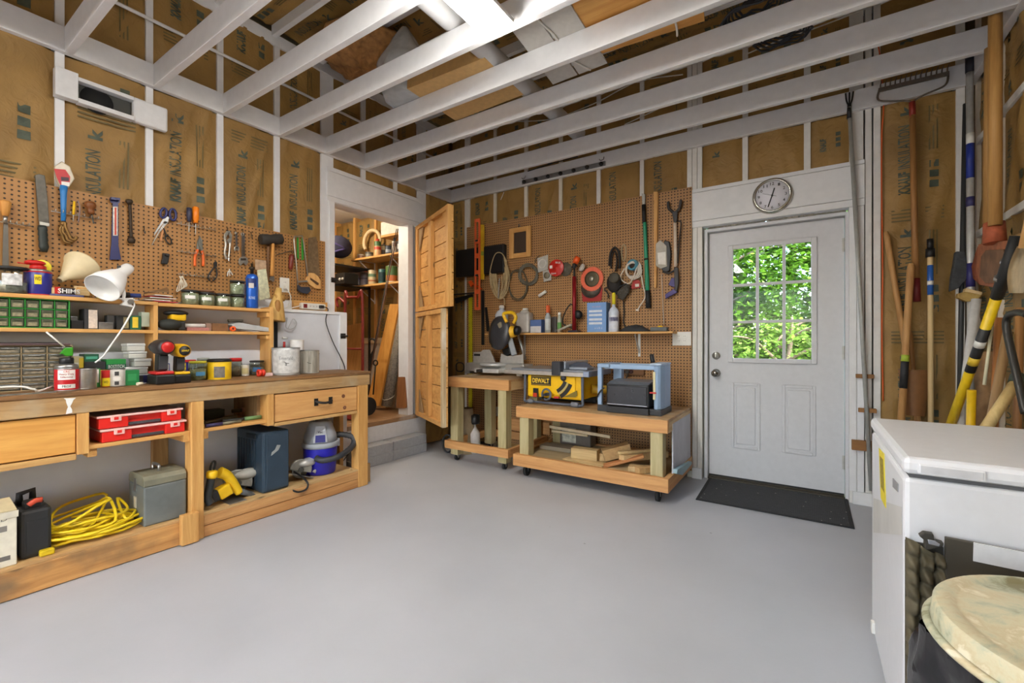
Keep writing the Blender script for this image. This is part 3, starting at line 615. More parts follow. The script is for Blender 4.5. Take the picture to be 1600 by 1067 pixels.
# cables
CBL = P((222,220,212), .5, var=.02)
def cable(label, pts, r=.0035, m=CBL, name='electric_cable'):
    thing(name, label, 'cable', [('cable', mb().tube(spl(pts, 6), r, 6), m)])
def hang(v, *xy, y): return [onY(p, y) for p in q(v, *xy)]
def loop_over(v, x0, y0, x1, y1, dz=.03):
    a, b = onZ(q(v, x0, y0), ZB-.006), onZ(q(v, x1, y1), ZB-.006); return a, b
cable('white cable crossing under the pale loft panels', [onZ(p, ZJ-.006) for p in q('E3', 535,100, 600,165, 665,230, 770,365, 820,400, 880,432)], .006)
cable('white cable strung under the orange plywood', [onZ(p, ZJ-.006) for p in q('E3', 1390,100, 1410,160, 1416,222)], .006)
cable('long white cable sagging along the back studs above the ledger', [onY(p, YB-.03) for p in q('E3', 400,750, 640,735, 900,640, 1080,545, 1200,495, 1450,460)], .005)
cable('thin white cable slanting between the last joists by the clock wall', [onY(p, YB-.06) for p in q('E3', 1090,770, 1260,690, 1400,620, 1450,600)], .005)
cable('white cable rising to the ceiling above the outside door', [onY(p, YB-.05) for p in q('E4', 340,245, 500,180, 700,110, 900,30, 980,-10)], .005)
cable('short white cable tail on the back ledger above the pegboard', [onY(p, YB-.045) for p in q('E6', 525,108, 640,70, 740,42, 830,18)], .005, BLACK)
cable('white cable stub dangling below the back ledger near the corner', [onY(p, YB-.02) for p in q('E6', 380,235, 372,255, 360,282)], .004)
cable('orange cable beside the studs right of the outside door', [onY(p, YB-.006) for p in q('D6', 150,85, 170,130, 190,380, 182,520, 180,760, 184,1060)]+[onY(p, YB-.006) for p in q('D7', 185,300, 182,560, 188,900)], .004, P((226,96,36), .5))
# coils of black wire netting on the joists above the door
for i, (x, y, r_, lab) in enumerate(((1178, 12, .17, 'roll of dark wire netting on the joists above the door, farther one'), (1222, 48, .15, 'roll of dark wire netting on the joists above the door, nearer one'))):
    c = onZ((x, y), ZJ+.05); m = mb()
    for k in range(7):
        m.tube([(c.x+r_*(1-.09*k)*math.cos(t*.3491), c.y+.6*r_*(1-.09*k)*math.sin(t*.3491), ZJ+.012+.008*k+.012*math.sin(t*1.7+k)) for t in range(18)], .006, 5, closed=True)
    thing('wire_roll', lab, 'wire', [('netting', m, P((52,54,58), .5, .4))])
# ---- magnetic hook rail on the back ledger
a, b = onY(q('E6', 492, 178), YB-.04), onY(q('E6', 1000, 62), YB-.04)
pr = [('rail', mb().box((a.x, YB-.05, a.z-.02), (b.x, YB-.039, a.z+.022)), P((150,152,154), .4, .5), .002)]
for k in range(7):
    x = a.x+.035+(b.x-a.x-.07)*k/6; pr.append(('clamp', mb().lathe([(.016,0),(.02,.01),(.017,.026),(0,.03)], (x, YB-.05, a.z-.004), (0,-1,0), 12), BLACK))
for k in (0, 6):
    x = a.x+.03+(b.x-a.x-.06)*k/6; pr.append(('hook', mb().tube(spl([(x-.025, YB-.06, a.z+.045), (x-.01, YB-.065, a.z+.03), (x+.015, YB-.06, a.z+.035), (x+.02, YB-.055, a.z+.06)], 4), .003, 6), DARKST))
thing('tool_hanger', 'grey broom-holder rail with seven black grips, empty, on the back ledger', 'tool rack', pr)
# ---- vent box on the left wall
X1 = XL+.055
vb = [onX(p, X1) for p in q('E1', 345,410, 480,460, 1040,680, 1040,822, 475,640, 345,600)]
zt = lambda p: onX(q('E1', *p), X1).z
yA, yB, yC, yD_ = onX(q('E1', 342, 500), X1).y, onX(q('E1', 485, 500), X1).y, onX(q('E1', 828, 640), X1).y, onX(q('E1', 1042, 740), X1).y
zA = (zt((485, 492))+zt((828, 625)))/2; zB_ = (zt((485, 603))+zt((828, 718)))/2
VM = P((222,222,222), .35, var=.03)
thing('vent_box', 'white sheet-metal vent box with an open dark slot across the left studs', 'vent', [
    ('cover', mb().box((XL, yA, zB_-.02), (X1, yB, zA+.04)), VM, .003), ('cover', mb().box((XL, yC, zB_-.025), (X1-.01, yD_, zA+.03)), VM, .012),
    ('lip', mb().box((XL, yB, zA), (X1, yC, zA+.022)), VM, .002), ('lip', mb().box((XL, yB, zB_-.025), (X1, yC, zB_)), VM, .002),
    ('throat_shade_plate', mb().box((XL+.001, yB, zB_), (XL+.006, yC, zA)), P((58,58,52), .6)),  # flat dark plate and disc paint the shade inside the slot
    ('mouth_shade_disc', mb().lathe([(.075,0),(.075,.004),(0,.004)], (XL+.006, yB+(yC-yB)*.36, (zA+zB_)/2-.012), (1,0,0), 24), P((14,14,13), .8))])
# ================================================================ workbench on the left
XB = -2.945; ZT = .91                                         # bench front, bench top
ye = onX((578, 590), XB).y; ys_ = -.55
by = lambda v, x: onX(q(v, x, 0), XB).y
bz = lambda v, x, y: onX(q(v, x, y), XB).z
FW = lambda ax: W((222,174,104),(190,134,68),ax); BW = lambda ax: W((196,160,108),(140,102,62),ax, wear=(176,158,128))
yq = lambda x: onX((x, 600), XB).y
zs = .145                                                     # lower deck
zc = .635                                                     # cubby shelves
parts = [('bench_top', mb().box((XLW, ys_, ZT-.022), (XB+.006, ye+.004, ZT)), W((150,108,62),(104,70,40),'y', wear=(140,112,80)), .003),
 ('apron', mb().box((XB-.038, ys_, .802), (XB, ye, ZT-.022)), BW('y'), .004),
 ('apron', mb().box((XLW+.002, ye-.038, .802), (XB-.038, ye, ZT-.022)), BW('x'), .004),
 ('leg', mb().box((XB-.089, yq(299), 0), (XB+.0, yq(319), .802)), FW('z'), .004),
 ('leg', mb().box((XB-.089, yq(560), 0), (XB, yq(575), .802)), FW('z'), .004),
 ('leg', mb().box((XB-.089, -.45, 0), (XB, -.36, .802)), FW('z'), .004),
 ('leg', mb().box((XLW+.002, ye-.05, 0), (XLW+.09, ye-.012, .802)), FW('z'), .004),
 ('back_post', mb().box((XLW+.002, 1.05, zs), (XLW+.04, 1.13, .80)), W((186,152,100),(150,112,70),'z'), .003),
 ('foot_block', mb().box((XB+.0, yq(299)-.06, .006), (XB+.038, yq(307)-.0, .175)), FW('z'), .004),
 ('deck', mb().box((XLW, ys_, zs-.014), (XB-.003, yq(299), zs)), W((206,170,116),(176,134,84),'y'), .002),
 ('deck', mb().box((XLW, yq(319), zs-.014), (XB-.003, yq(560), zs)), W((216,184,130),(180,142,92),'y'), .002),
 ('skirt_board', mb().box((XB-.038, ys_, .004), (XB, yq(299)-.002, zs-.014)), W((212,160,96),(170,116,60),'y', wear=(132,104,72)), .004),
 ('skirt_board', mb().box((XB-.04, yq(319), .07), (XB-.002, yq(560), zs-.014)), W((216,166,108),(178,126,74),'y'), .004),
 ('skirt_board', mb().box((XB-.04, yq(319), .003), (XB-.002, yq(560), .067)), W((210,158,100),(172,118,66),'y'), .004),
 ('hanger_post', mb().box((XB-.07, yq(121), .60), (XB-.004, yq(140), .802)), FW('z'), .003),
 ('hanger_post', mb().box((XB-.1, yq(418.5), .595), (XB-.002, yq(428.5), .802)), FW('z'), .003),
 ('cubby_shelf', mb().box((XLW+.002, yq(140), zc-.02), (XB-.02, yq(299), zc)), FW('y'), .002),
 ('cubby_shelf', mb().box((XLW+.002, yq(319), zc-.02), (XB-.02, yq(418.5), zc)), FW('y'), .002),
 ('cleat', mb().box((XLW+.002, yq(140), zc-.06), (XB-.03, yq(140)+.035, zc-.02)), FW('x'), .002),
 ('cleat', mb().box((XLW+.002, yq(319), zc-.06), (XB-.02, yq(319)+.03, zc-.02)), FW('x'), .002),
 ('cleat', mb().box((XLW+.002, yq(299)-.03, zc-.06), (XB-.02, yq(299), zc-.02)), FW('x'), .002),
 ('cubby_divider', mb().box((XLW+.002, yq(418.5)-.02, .6), (XB-.1, yq(418.5), .802)), old('z')),
 ('drawer', mb().box((XB-.33, -.33, .612), (XB-.016, yq(119.5), .795)), W((226,170,88),(204,142,64),'y'), .003),
 ('drawer', mb().box((XB-.33, yq(430.5), .612), (XB-.01, yq(559), .796)), W((222,172,108),(196,138,78),'y'), .003)]
hp, hq = onX(q('C6', 1040, 234), XB), onX(q('C6', 1155, 222), XB); hz = (hp.z+hq.z)/2
parts.append(('drawer>handle', mb().box((XB-.011, hp.y-.012, hz-.026), (XB-.005, hp.y+.018, hz+.026)).box((XB-.011, hq.y-.018, hz-.026), (XB-.005, hq.y+.012, hz+.026)).tube(spl([(XB-.008, hp.y, hz+.006), (XB+.02, hp.y+.015, hz-.002), (XB+.026, (hp.y+hq.y)/2, hz-.008), (XB+.02, hq.y-.015, hz-.002), (XB-.008, hq.y, hz+.006)], 5), .009, 8), BLACK, .001, 'black iron pull'))
for x, y in ((1243, 188), (1253, 275)):
    c = onX(q('C6', x, y), XB-.01); parts.append(('drawer>plug', mb().lathe([(.014,0),(.014,.003),(.005,.004),(.004,-.002)], c, (1,0,0), 14), P((120,72,44), .6)))
parts += [('drawer_runner', mb().box((XB-.33, -.33, .578), (XB-.006, yq(120), .606)), W((210,168,104),(170,124,70),'y'), .002),
 ('drawer_runner', mb().box((XB-.33, yq(430), .585), (XB-.004, yq(559), .607)), W((206,166,106),(170,126,74),'y'), .002)]
# white paint drip on the apron
pd = [onX(p, XB+.0004) for p in q('C5', 530,225, 632,222, 612,238, 600,265, 585,292, 600,318, 602,345, 548,358, 556,322, 566,298, 552,262, 548,238)]
parts.append(('paint_drip', mb().prism(pd, (.0012, 0, 0)), P((236,236,232), .5)))
thing('workbench', 'long worn wooden workbench with two drawers against the left wall', 'workbench', parts)
bw = thing('wood_scrap', 'short wood offcut on the floor at the foot of the bench end leg', 'wood block', [('block', mb().box((XB-.09, ye-.02+.02, 0), (XB-.05, ye+.045, .15)), BW('z'), .003)])
# ---------------------------------------------------------------- shelf unit standing on the bench
XS = -3.22
sy = lambda x: onX((x, 480), XS).y
ZS2, ZS1 = 1.385, 1.217
SW = lambda ax: W((226,178,108),(198,142,74),ax)
u1a, u1b, u2a, u2b = sy(239.7), sy(247), sy(421.6), sy(427.5)
thing('shelf_unit', 'low pine shelf unit of two tiers standing on the back of the workbench', 'shelf', [
 ('shelf', mb().box((XLW+.001, ys_, ZS2-.019), (XS, u1b, ZS2)), SW('y'), .002),
 ('shelf', mb().box((XLW+.001, u1b+.001, ZS2-.024), (XS, u2a, ZS2-.004)), SW('y'), .002),
 ('shelf', mb().box((XLW+.001, ys_, ZS1-.019), (XS, u1a, ZS1)), SW('y'), .002),
 ('shelf', mb().box((XLW+.001, u1b, ZS1-.019), (XS, u2a, ZS1)), SW('y'), .002),
 ('upright', mb().box((XLW+.001, u1a, ZT), (XS+.001, u1b, ZS2-.02)), SW('z'), .002),
 ('upright', mb().box((XLW+.001, u2a, ZT), (XS+.001, u2b, ZS2+.012)), SW('z'), .002),
 ('upright', mb().box((XLW+.001, ys_, ZT), (XS+.001, ys_+.02, ZS2-.02)), SW('z'), .002),
 ('cleat', mb().box((XLW+.001, u2a-.02, ZS1-.05), (XS-.01, u2a, ZS1-.02)), SW('x'), .001),
 ('cleat', mb().box((XLW+.001, u2a-.02, ZS2-.06), (XS-.01, u2a, ZS2-.026)), SW('x'), .001)])
# ---------------------------------------------------------------- pegboard on the left wall
XPL = XL+.022
pm, mk = pegmat((178,130,74), (158,112,60)); mk.inputs[1].default_value = (0, 1, 1)
ypr = onX((508, 400), XPL).y; zpt = 2.013
thing('pegboard', 'tan perforated hardboard panel on the left wall above the shelf unit', 'pegboard', [
 ('panel', mb().box((XPL-.006, ys_-.6, LEDGE+.024), (XPL, u2b, zpt)).box((XPL-.006, u2b, 1.484), (XPL, ypr, zpt)), pm),
 ('furring', mb().box((XL, ys_-.6, 1.98), (XPL-.006, ypr, 2.01)).box((XL, u2b, 1.49), (XPL-.006, ypr, 1.53)), pine('y'))])
sub(wl, 'filler_strip', mb().box((XL, u2b, LEDGE+.022), (XL+.012, yj0-.05, 1.484)), WHITE, .001, base=Vector())
# ================================================================ tools hanging on the left pegboard
XT = XPL+.012
def LX(v, *xy, x=None): return [onX(p, XT if x is None else x) for p in ([q(v, *xy)] if len(xy) == 2 else q(v, *xy))]
def flat(v, *xy, x=None, th=.008):
    x = XT if x is None else x
    return mb().prism(LX(v, *xy, x=x+th/2), (0,0,0)) if False else mb().prism([Vector((x, p.y, p.z)) for p in LX(v, *xy, x=x+th/2)], (th, 0, 0))
def rod(v, *xy, r=.004, x=None, n=8, sm=5, radii=None):
    pts = LX(v, *xy, x=XT+.008 if x is None else x)
    pp = spl(pts, sm) if sm else pts
    return mb().tube(pp, r if radii is None else [radii[0]+(radii[1]-radii[0])*i/(len(pp)-1) for i in range(len(pp))], n)
def grip(v, x0, y0, x1, y1, rpx, prof=((0,.7),(.06,1),(.5,.9),(.85,1),(1,.75)), x=None, n=12):
    """a turned handle along a line of sight pair, radius in view pixels"""
    a, b = LX(v, x0, y0, x1, y1, x=XT+.014 if x is None else x); s = mpp(a)/VIEW[v][0]*1.0; d = b-a
    return mb().lathe([(rpx*s*k, d.length*t) for t, k in prof], a, d, n)
TIN = P((190,188,180), .28, .85, var=.1); BRASS = P((140,106,58), .45, .6, var=.15); NAVY = P((38,42,98), .4, var=.06); TOOLOR = P((238,104,30), .42)
HWOOD = lambda: W((220,160,80),(190,126,56),'z', knots=False)
thing('hand_file', 'long flat file with yellow wooden handle at the left edge of the pegboard', 'file', [('blade', flat('C1', 28,680, 66,680, 74,1060, 18,1060, th=.005), P((110,106,98), .5, .6)), ('ferrule', grip('C1', 44,625, 44,685, 15, ((0,1),(1,.8))), STEEL), ('handle', grip('C1', 42,500, 44,628, 38, ((0,.8),(.1,1),(.5,.8),(1,.5))), HWOOD())])
def rack(label, v, x0, y0, x1, y1, n):
    a, b = LX(v, x0, y0, x1, y1, x=XPL+.02); z = (a.z+b.z)/2
    if abs(a.z-b.z) < .09: a.z = b.z = z
    ps = [('rail', mb().tube([a, b], .0022, 6), TIN)]
    for i in range(n):
        p = a+(b-a)*(i+.5)/n; ps.append(('prong', mb().tube([p+Vector((-.018,0,.012)), p, p+Vector((.02,0,-.001)), p+Vector((.022,0,.012))], .0022, 6), TIN))
    thing('wire_tool_rack', label, 'tool rack', ps, group='wire racks on the left pegboard')
rack('wire tool rack holding the yellow-handled file at the far left', 'C1', 0,682, 262,705, 5)
rack('wire tool rack behind the blue-handled brush', 'C1', 425,580, 840,660, 7)
rack('wire tool rack holding the navy and orange screwdrivers', 'C2', 300,262, 630,320, 7)
rack('empty wire tool rack behind the orange-handled pliers', 'C2', 305,490, 635,540, 6)
rack('wire tool rack below, holding the small black nippers', 'C2', 310,680, 640,720, 6)
thing('rasp_plane', 'wide steel rasp with dark ribbed grip on the left pegboard', 'rasp', [('blade', flat('C1', 290,285, 325,278, 372,290, 395,480, 410,700, 325,702, 305,480, th=.012), P((96,92,84), .5, .6, var=.2), .002), ('collar', flat('C1', 325,672, 412,690, 408,715, 328,705, th=.02), TIN, .002), ('grip', grip('C1', 352,706, 368,925, 32, ((0,.8),(.15,1),(.22,.85),(.35,1),(.42,.85),(.55,1),(.62,.85),(.8,1),(1,.6))), P((44,52,50), .5))])
thing('basting_brush', 'blue-handled brush in a clear sleeve with a red label', 'brush', [('handle', grip('C1', 530,375, 528,670, 22, ((0,1.2),(.2,1),(.6,.8),(1,.7))), P((44,126,196), .4)), ('sleeve', flat('C1', 512,172, 580,215, 620,320, 570,395, 500,400, 462,310, 448,215, th=.02), P((206,190,160), .25, alpha=.75), .004), ('sleeve>label', flat('C1', 450,232, 545,240, 585,300, 578,378, 508,378, 470,300, th=.0015, x=XT+.021), P((196,50,54), .5)), ('sleeve>barcode', flat('C1', 512,338, 580,346, 578,378, 512,376, th=.0015, x=XT+.0225), PLASTIC), ('sleeve>picture', flat('C1', 508,300, 574,306, 574,336, 510,332, th=.0015, x=XT+.0225), P((70,46,56), .5))])
pr = []
for i, (a, b) in enumerate(((480, 0), (530, 18), (560, -14))):
    pr.append(('hook', mb().tube(spl(LX('C1', 545,680, 500+i*22,730+b, 520+i*30,790, 540+i*28,840-i*10, 590+i*20,850-i*14, 610+i*12,815-i*10, x=XT+.01+i*.008), 4), .007, 7), BRASS))
pr.append(('eye', mb().ball(LX('C1', 530,690, x=XT+.015)[0], .015, 10, 6), BRASS))
thing('brass_hooks', 'cluster of brown brass hooks hanging under the blue-handled brush', 'hooks', pr)
thing('awl', 'thin awl with an orange-yellow stick handle in the wire rack', 'awl', [('handle', grip('C1', 620,505, 612,615, 9, ((0,.8),(.5,1),(1,.8))), YEL), ('shank', rod('C1', 612,615, 610,670, r=.002), TIN)])
thing('bent_pick', 'slim curved grey pick in the wire rack', 'pick', [('pick', rod('C1', 648,495, 662,540, 664,600, 652,680, r=.003), P((136,118,120), .4, .5))])
thing('carving_gouge', 'gouge with a round brown wooden mushroom handle in the rack', 'chisel', [('handle', grip('C1', 748,505, 760,612, 40, ((0,.55),(.08,.85),(.25,1),(.45,.9),(.6,.55),(.75,.62),(1,.55))), W((150,92,44),(112,64,28),'z', rough=.35, knots=False)), ('shank', rod('C1', 762,610, 770,640, 780,690, r=.004), DARKST)])
thing('pry_bar', 'dark blue flat pry bar with a white and red label', 'pry bar', [('bar', flat('C1', 918,470, 995,480, 998,515, 984,522, 986,870, 1008,990, 912,992, 926,868, 938,520, 920,512, th=.007), NAVY, .001), ('claw', flat('C1', 918,470, 995,480, 995,500, 918,492, th=.03), NAVY, .001), ('label', flat('C1', 942,548, 980,548, 980,790, 942,790, th=.0012, x=XT+.007), P((226,214,200), .5, var=.2, scale=60)), ('label>stripe', flat('C1', 955,556, 970,556, 970,784, 955,784, th=.001, x=XT+.0082), P((206,70,50), .5))])
thing('box_wrench', 'brown rusted steel bar wrench right of the blue pry bar', 'wrench', [('bar', rod('C1', 1078,500, 1085,600, 1092,780, 1096,840, radii=(.0085,.0085), n=6), P((70,56,44), .6, .5, var=.2)), ('end', grip('C1', 1076,490, 1080,530, 26, ((0,.8),(.4,1),(1,.6))), P((70,56,44), .6, .5)), ('end', grip('C1', 1092,800, 1097,852, 28, ((0,.6),(.5,1),(1,.8))), P((70,56,44), .6, .5))])
def loop(v, cx, cy, rx, ry, tilt, r, x=None, n=16):
    pts = []
    for i in range(n):
        t = 6.2832*i/n; a = rx*math.cos(t); b = ry*math.sin(t); pts.append((cx+a*math.cos(tilt)-b*math.sin(tilt), cy+a*math.sin(tilt)+b*math.cos(tilt)))
    return mb().tube([onX(q(v, *p), XT+.01 if x is None else x) for p in pts], r, 8, closed=True)
thing('shears', 'large tailor shears with purple-navy handles and long silver blades', 'scissors', [('blade', flat('C2', 205,232, 232,244, 150,345, 92,446, 88,440, 150,320, th=.004), P((226,224,220), .2, .9)), ('blade', flat('C2', 200,200, 236,210, 226,250, 196,240, 112,362, 112,340, th=.005, x=XT+.005), STEEL), ('handle', loop('C2', 190,175, 26,40, .2, .0075), NAVY), ('handle', loop('C2', 268,188, 26,48, -.1, .0075), NAVY), ('pivot', mb().lathe([(.006,0),(.006,.004),(0,.005)], LX('C2', 206,254, x=XT+.01)[0], (1,0,0), 10), DARKST)])
thing('snips', 'old snips with a black loop handle and copper blade behind the shears', 'scissors', [('blade', flat('C2', 175,305, 192,310, 176,408, 158,402, th=.004, x=XT-.005), P((186,130,84), .4, .6)), ('handle', loop('C2', 230,398, 20,40, -.5, .004, x=XT+.0), BLACK), ('arm', rod('C2', 190,300, 205,340, 215,372, r=.004, x=XT), BLACK)])
thing('magnetic_clip', 'small black bracket clip on the pegboard below the shears', 'clip', [('body', flat('C2', 182,508, 240,520, 218,604, 168,598, 172,568, 178,560, th=.022), BLACK, .003), ('jaw', flat('C2', 200,512, 232,518, 228,536, 196,530, th=.036), BLACK, .002)])
for nm, c, x0, y0, y1, y2, rp in (('navy', P((46,48,72), .4), 403, 130, 246, 335, 19), ('bright orange', P((250,134,18), .35), 458, 124, 258, 355, 24)):
    thing('screwdriver', 'screwdriver with a %s handle standing in the upper wire rack' % nm, 'screwdriver', [('handle', grip('C2', x0,y0, x0,y1, rp, ((0,.7),(.05,1),(.75,1),(.85,.7),(1,.8))), c), ('shank', rod('C2', x0,y1, x0-2,y2, r=.003), TIN)])
thing('pliers', 'slip-joint pliers with orange grips hanging in the middle of the pegboard', 'pliers', [('jaw', flat('C2', 488,362, 512,402, 514,450, 478,486, 462,470, 470,410, th=.01), P((150,150,140), .35, .8), .002), ('jaw', flat('C2', 490,366, 500,400, 512,452, 518,490, 500,492, 478,440, 474,405, th=.012, x=XT+.004), P((128,128,120), .35, .8), .002), ('handle', rod('C2', 475,480, 452,540, 452,618, r=.0085, x=XT+.008), TOOLOR), ('handle', rod('C2', 508,484, 520,540, 519,618, r=.0085, x=XT+.008), TOOLOR)])
thing('nippers', 'small black end nippers with curved handles in the lowest rack', 'pliers', [('head', flat('C2', 605,590, 622,575, 636,588, 634,624, 612,628, th=.01), BLACK, .002), ('handle', rod('C2', 616,620, 580,670, 562,705, 575,742, r=.0055), P((40,34,32), .5)), ('handle', rod('C2', 622,620, 632,660, 632,700, 600,740, r=.0055), P((40,34,32), .5))])
thing('locking_pliers', 'nickel locking pliers with curved jaws hanging below the third stud', 'pliers', [('jaw', flat('C2', 715,325, 738,322, 760,360, 752,420, 728,432, 716,400, 740,380, 730,350, 712,372, 708,410, 690,390, 694,350, th=.012), TIN, .002), ('handle', rod('C2', 702,390, 708,440, 700,510, 714,560, r=.0085), TIN), ('handle', rod('C2', 744,420, 740,480, 734,540, 735,575, r=.0075), TIN), ('screw', rod('C2', 735,545, 737,578, r=.009), CHROME)])
def wrench(label, pts_shank, hx, hy, s, th):
    j = mb(); c = (hx, hy)
    ang = [(-70,1), (-30,1.05), (10,1), (50,.95), (62,.5), (90,.2), (118,.5), (130,1), (170,1.05), (215,1), (250,.95)]
    j = flat('C2', *[t for a, k in ang for t in (hx+s*k*math.cos(math.radians(a)), hy+s*k*1.15*math.sin(math.radians(a)))], th=th)
    thing('adjustable_wrench', label, 'wrench', [('shank', flat('C2', *pts_shank, th=th*.7), CHROME, .001), ('jaw', j, TIN, .002), ('screw', grip('C2', hx-s*.5, hy-s*.5, hx+s*.5, hy-s*.5, s*.22, ((0,1),(1,1))), DARKST), ('ring', loop('C2', pts_shank[0]+s*.25, pts_shank[1]+s*.1, s*.28, s*.3, 0, .003), TIN)])
wrench('smaller adjustable wrench of bright steel', (785,338, 805,340, 806,458, 788,458), 798, 475, 22, .009)
wrench('larger adjustable wrench of bright steel, jaw down', (838,348, 864,350, 868,545, 838,545), 853, 580, 40, .013)
thing('rubber_mallet', 'black rubber mallet with a light wooden handle', 'mallet', [('head', grip('C2', 995,395, 1175,392, 44, ((0,.8),(.04,1),(.35,1),(.5,.85),(.65,1),(.96,1),(1,.8)), x=XT+.05), P((52,46,40), .7, var=.15)), ('handle', rod('C2', 1102,410, 1096,560, 1090,700, radii=(.011,.013), x=XT+.05), HWOOD())])
thing('claw_hammer', 'claw hammer hung head down with a weathered brown handle behind the mallet', 'hammer', [('handle', rod('C2', 1062,440, 1060,600, 1060,742, radii=(.011,.01), x=XT+.02), W((140,100,60),(106,72,40),'z')), ('head', flat('C2', 1078,700, 1108,700, 1112,740, 1095,752, 1080,735, 1055,742, 1052,722, th=.022), CHROME, .003)])
thing('red_screwdriver', 'screwdriver with dark red handle left of the hacksaw', 'screwdriver', [('handle', grip('C2', 1258,520, 1248,645, 20, ((0,.7),(.1,1),(.8,.9),(1,.7))), P((120,44,30), .4)), ('shank', rod('C2', 1258,522, 1262,490, 1130,525, r=.003), DARKST)])
thing('hacksaw', 'hacksaw with a silver frame and dark blue handle hung upright', 'saw', [('frame', mb().tube(LX('C2', 1308,775, 1300,640, 1275,400, 1280,372, 1345,366, 1360,440, 1390,700, x=XT+.012), .006, 6), TIN), ('blade', flat('C2', 1300,742, 1392,735, 1392,748, 1302,756, th=.002, x=XT+.01), STEEL), ('handle', flat('C2', 1308,770, 1330,790, 1400,790, 1414,822, 1385,850, 1330,838, 1306,815, th=.026), P((44,50,64), .5), .004)])
for i, x in enumerate((1300, 1338)):
    thing('green_strip', 'green plastic blade strip hung inside the hacksaw frame, %s one' % ('left', 'right')[i], 'blade', [('strip', flat('C2', x,382, x+14,380+18*i, x+18,560, x+2,545+25*i, th=.004, x=XT-.004), P((58,150,54), .4))], group='green strips in the hacksaw frame')
thing('hand_saw', 'hand saw with a tan wooden handle and tarnished blade at the pegboard end', 'saw', [('blade', flat('C2', 1395,382, 1460,372, 1472,420, 1492,700, 1390,690, th=.002), P((150,128,98), .4, .6, var=.2)), ('handle', flat('C2', 1395,672, 1440,676, 1470,700, 1496,740, 1495,810, 1450,805, 1400,770, 1376,730, th=.022, x=XT-.008), W((222,176,112),(196,142,80),'z'), .004), ('handle>grip_slot', flat('C2', 1412,712, 1482,758, 1482,775, 1470,776, 1412,730, th=.001, x=XT+.0145), P((92,60,34), .7))])
# outlet and power strip
def outlet(label, c, axis, gang=1):
    w2 = .037*gang+.002
    if axis == 'x': f = lambda u, v, d: Vector((c.x+d, c.y+u, c.z+v))
    else: f = lambda u, v, d: Vector((c.x+u, c.y-d, c.z+v))
    def bx(u0, u1, v0, v1, d0, d1):
        a, b = f(u0, v0, d0), f(u1, v1, d1); return mb().box([min(a[i], b[i]) for i in range(3)], [max(a[i], b[i]) for i in range(3)])
    ps = [('plate', bx(-w2, w2, -.058, .058, 0, .006), PLASTIC, .002)]
    for g in range(gang):
        o = (g-(gang-1)/2)*.046
        for z in (-.02, .02):
            ps.append(('receptacle', bx(o-.016, o+.016, z-.014, z+.014, .006, .008), P((238,236,228), .4), .004))
            for s in (-1, 1): ps.append(('receptacle>slot', bx(o+s*.006-.001, o+s*.006+.001, z-.002, z+.006, .008, .0086), BLACK))
    return thing('wall_outlet', label, 'outlet', ps)
oc = LX('C2', 1196,775, x=XPL)[0]; outlet('white wall outlet on the left pegboard above the power strip', oc, 'x')
a, b = LX('C2', 1330,945, 1530,955, x=XPL+.05); z = (a.z+b.z)/2-.004; x = XPL+.03
ws = LX('C2', 1275,955, 1556,955, x=x)
thing('wood_cleat', 'short pine board behind the white power strip', 'board', [('board', mb().box((XPL, ws[0].y, z-.05), (x, ws[1].y, z+.045)), pine('y'), .002)])
ps = [('body', mb().box((x, a.y, z-.025), (x+.04, b.y, z+.025)), PLASTIC, .006), ('switch', mb().box((x+.04, a.y+.015, z-.016), (x+.044, a.y+.045, z+.016)), P((120,20,18), .35))]
for k in range(5):
    yy = a.y+.075+k*(b.y-a.y-.1)/4; ps.append(('socket', mb().box((x+.04, yy-.012, z-.014), (x+.0412, yy+.012, z+.014)), P((225,223,216), .4), .003))
    for s in (-1, 1): ps.append(('socket>slot', mb().box((x+.0412, yy+s*.004-.001, z-.004), (x+.0418, yy+s*.004+.001, z+.004)), BLACK))
thing('power_strip', 'white power strip with red switch on a pine cleat', 'power strip', ps)
thing('outlet_lead', 'white cord looping from the wall outlet to the power strip', 'cord', [('plug', mb().box((XPL+.009, oc.y-.014, oc.z-.035), (XPL+.04, oc.y+.014, oc.z-.008)), PLASTIC, .004), ('cord', mb().tube(spl([(XPL+.04, oc.y, oc.z-.02)]+LX('C2', 1230,820, 1250,880, 1235,935, 1228,950, x=XPL+.05)+[Vector((x+.02, a.y-.14, z-.04)), Vector((x+.02, a.y-.05, z-.015)), Vector((x+.02, a.y, z))], 6), .004, 7), PLASTIC)])
pl = Vector((x+.042, a.y+.075+3*(b.y-a.y-.1)/4, z))
thing('extension_lead', 'black cord plugged in the power strip and hanging to the bench', 'cord', [('plug', mb().box((pl.x, pl.y-.014, pl.z-.012), (pl.x+.03, pl.y+.02, pl.z+.012)), BLACK, .004), ('cord', mb().tube(spl([pl+Vector((.03,.01,0)), pl+Vector((.035,.05,-.02))]+[onX(p, XLW+.03) for p in q('C8', 78,540, 105,620, 140,690, 157,735, 156,790)], 6), .004, 7), BLACK)])
thing('whisk_broom', 'straw whisk broom hung by its handle beside the outlet', 'broom', [('straw', mb().lathe([(.02,0),(.028,-.06),(.045,-.12),(.07,-.24),(.066,-.25),(0,-.24)], LX('C2', 1150,800, x=-3.30)[0], (0,.12,1), 20).xf(Matrix.Translation((0,0,0))), W((216,178,104),(180,136,70),'z', knots=False)), ('binding', mb().tube([LX('C2', 1112,880, x=-3.3)[0], LX('C2', 1190,880, x=-3.3)[0]], .028, 12, sq=1), P((196,150,80), .7)), ('handle', grip('C2', 1140,900, 1140,1010, 22, ((0,.5),(.2,1),(.9,1),(1,.6)), x=-3.262), P((170,120,60), .6)), ('hanger', rod('C2', 1138,735, 1145,800, r=.004, x=-3.3), P((170,130,80), .8))])
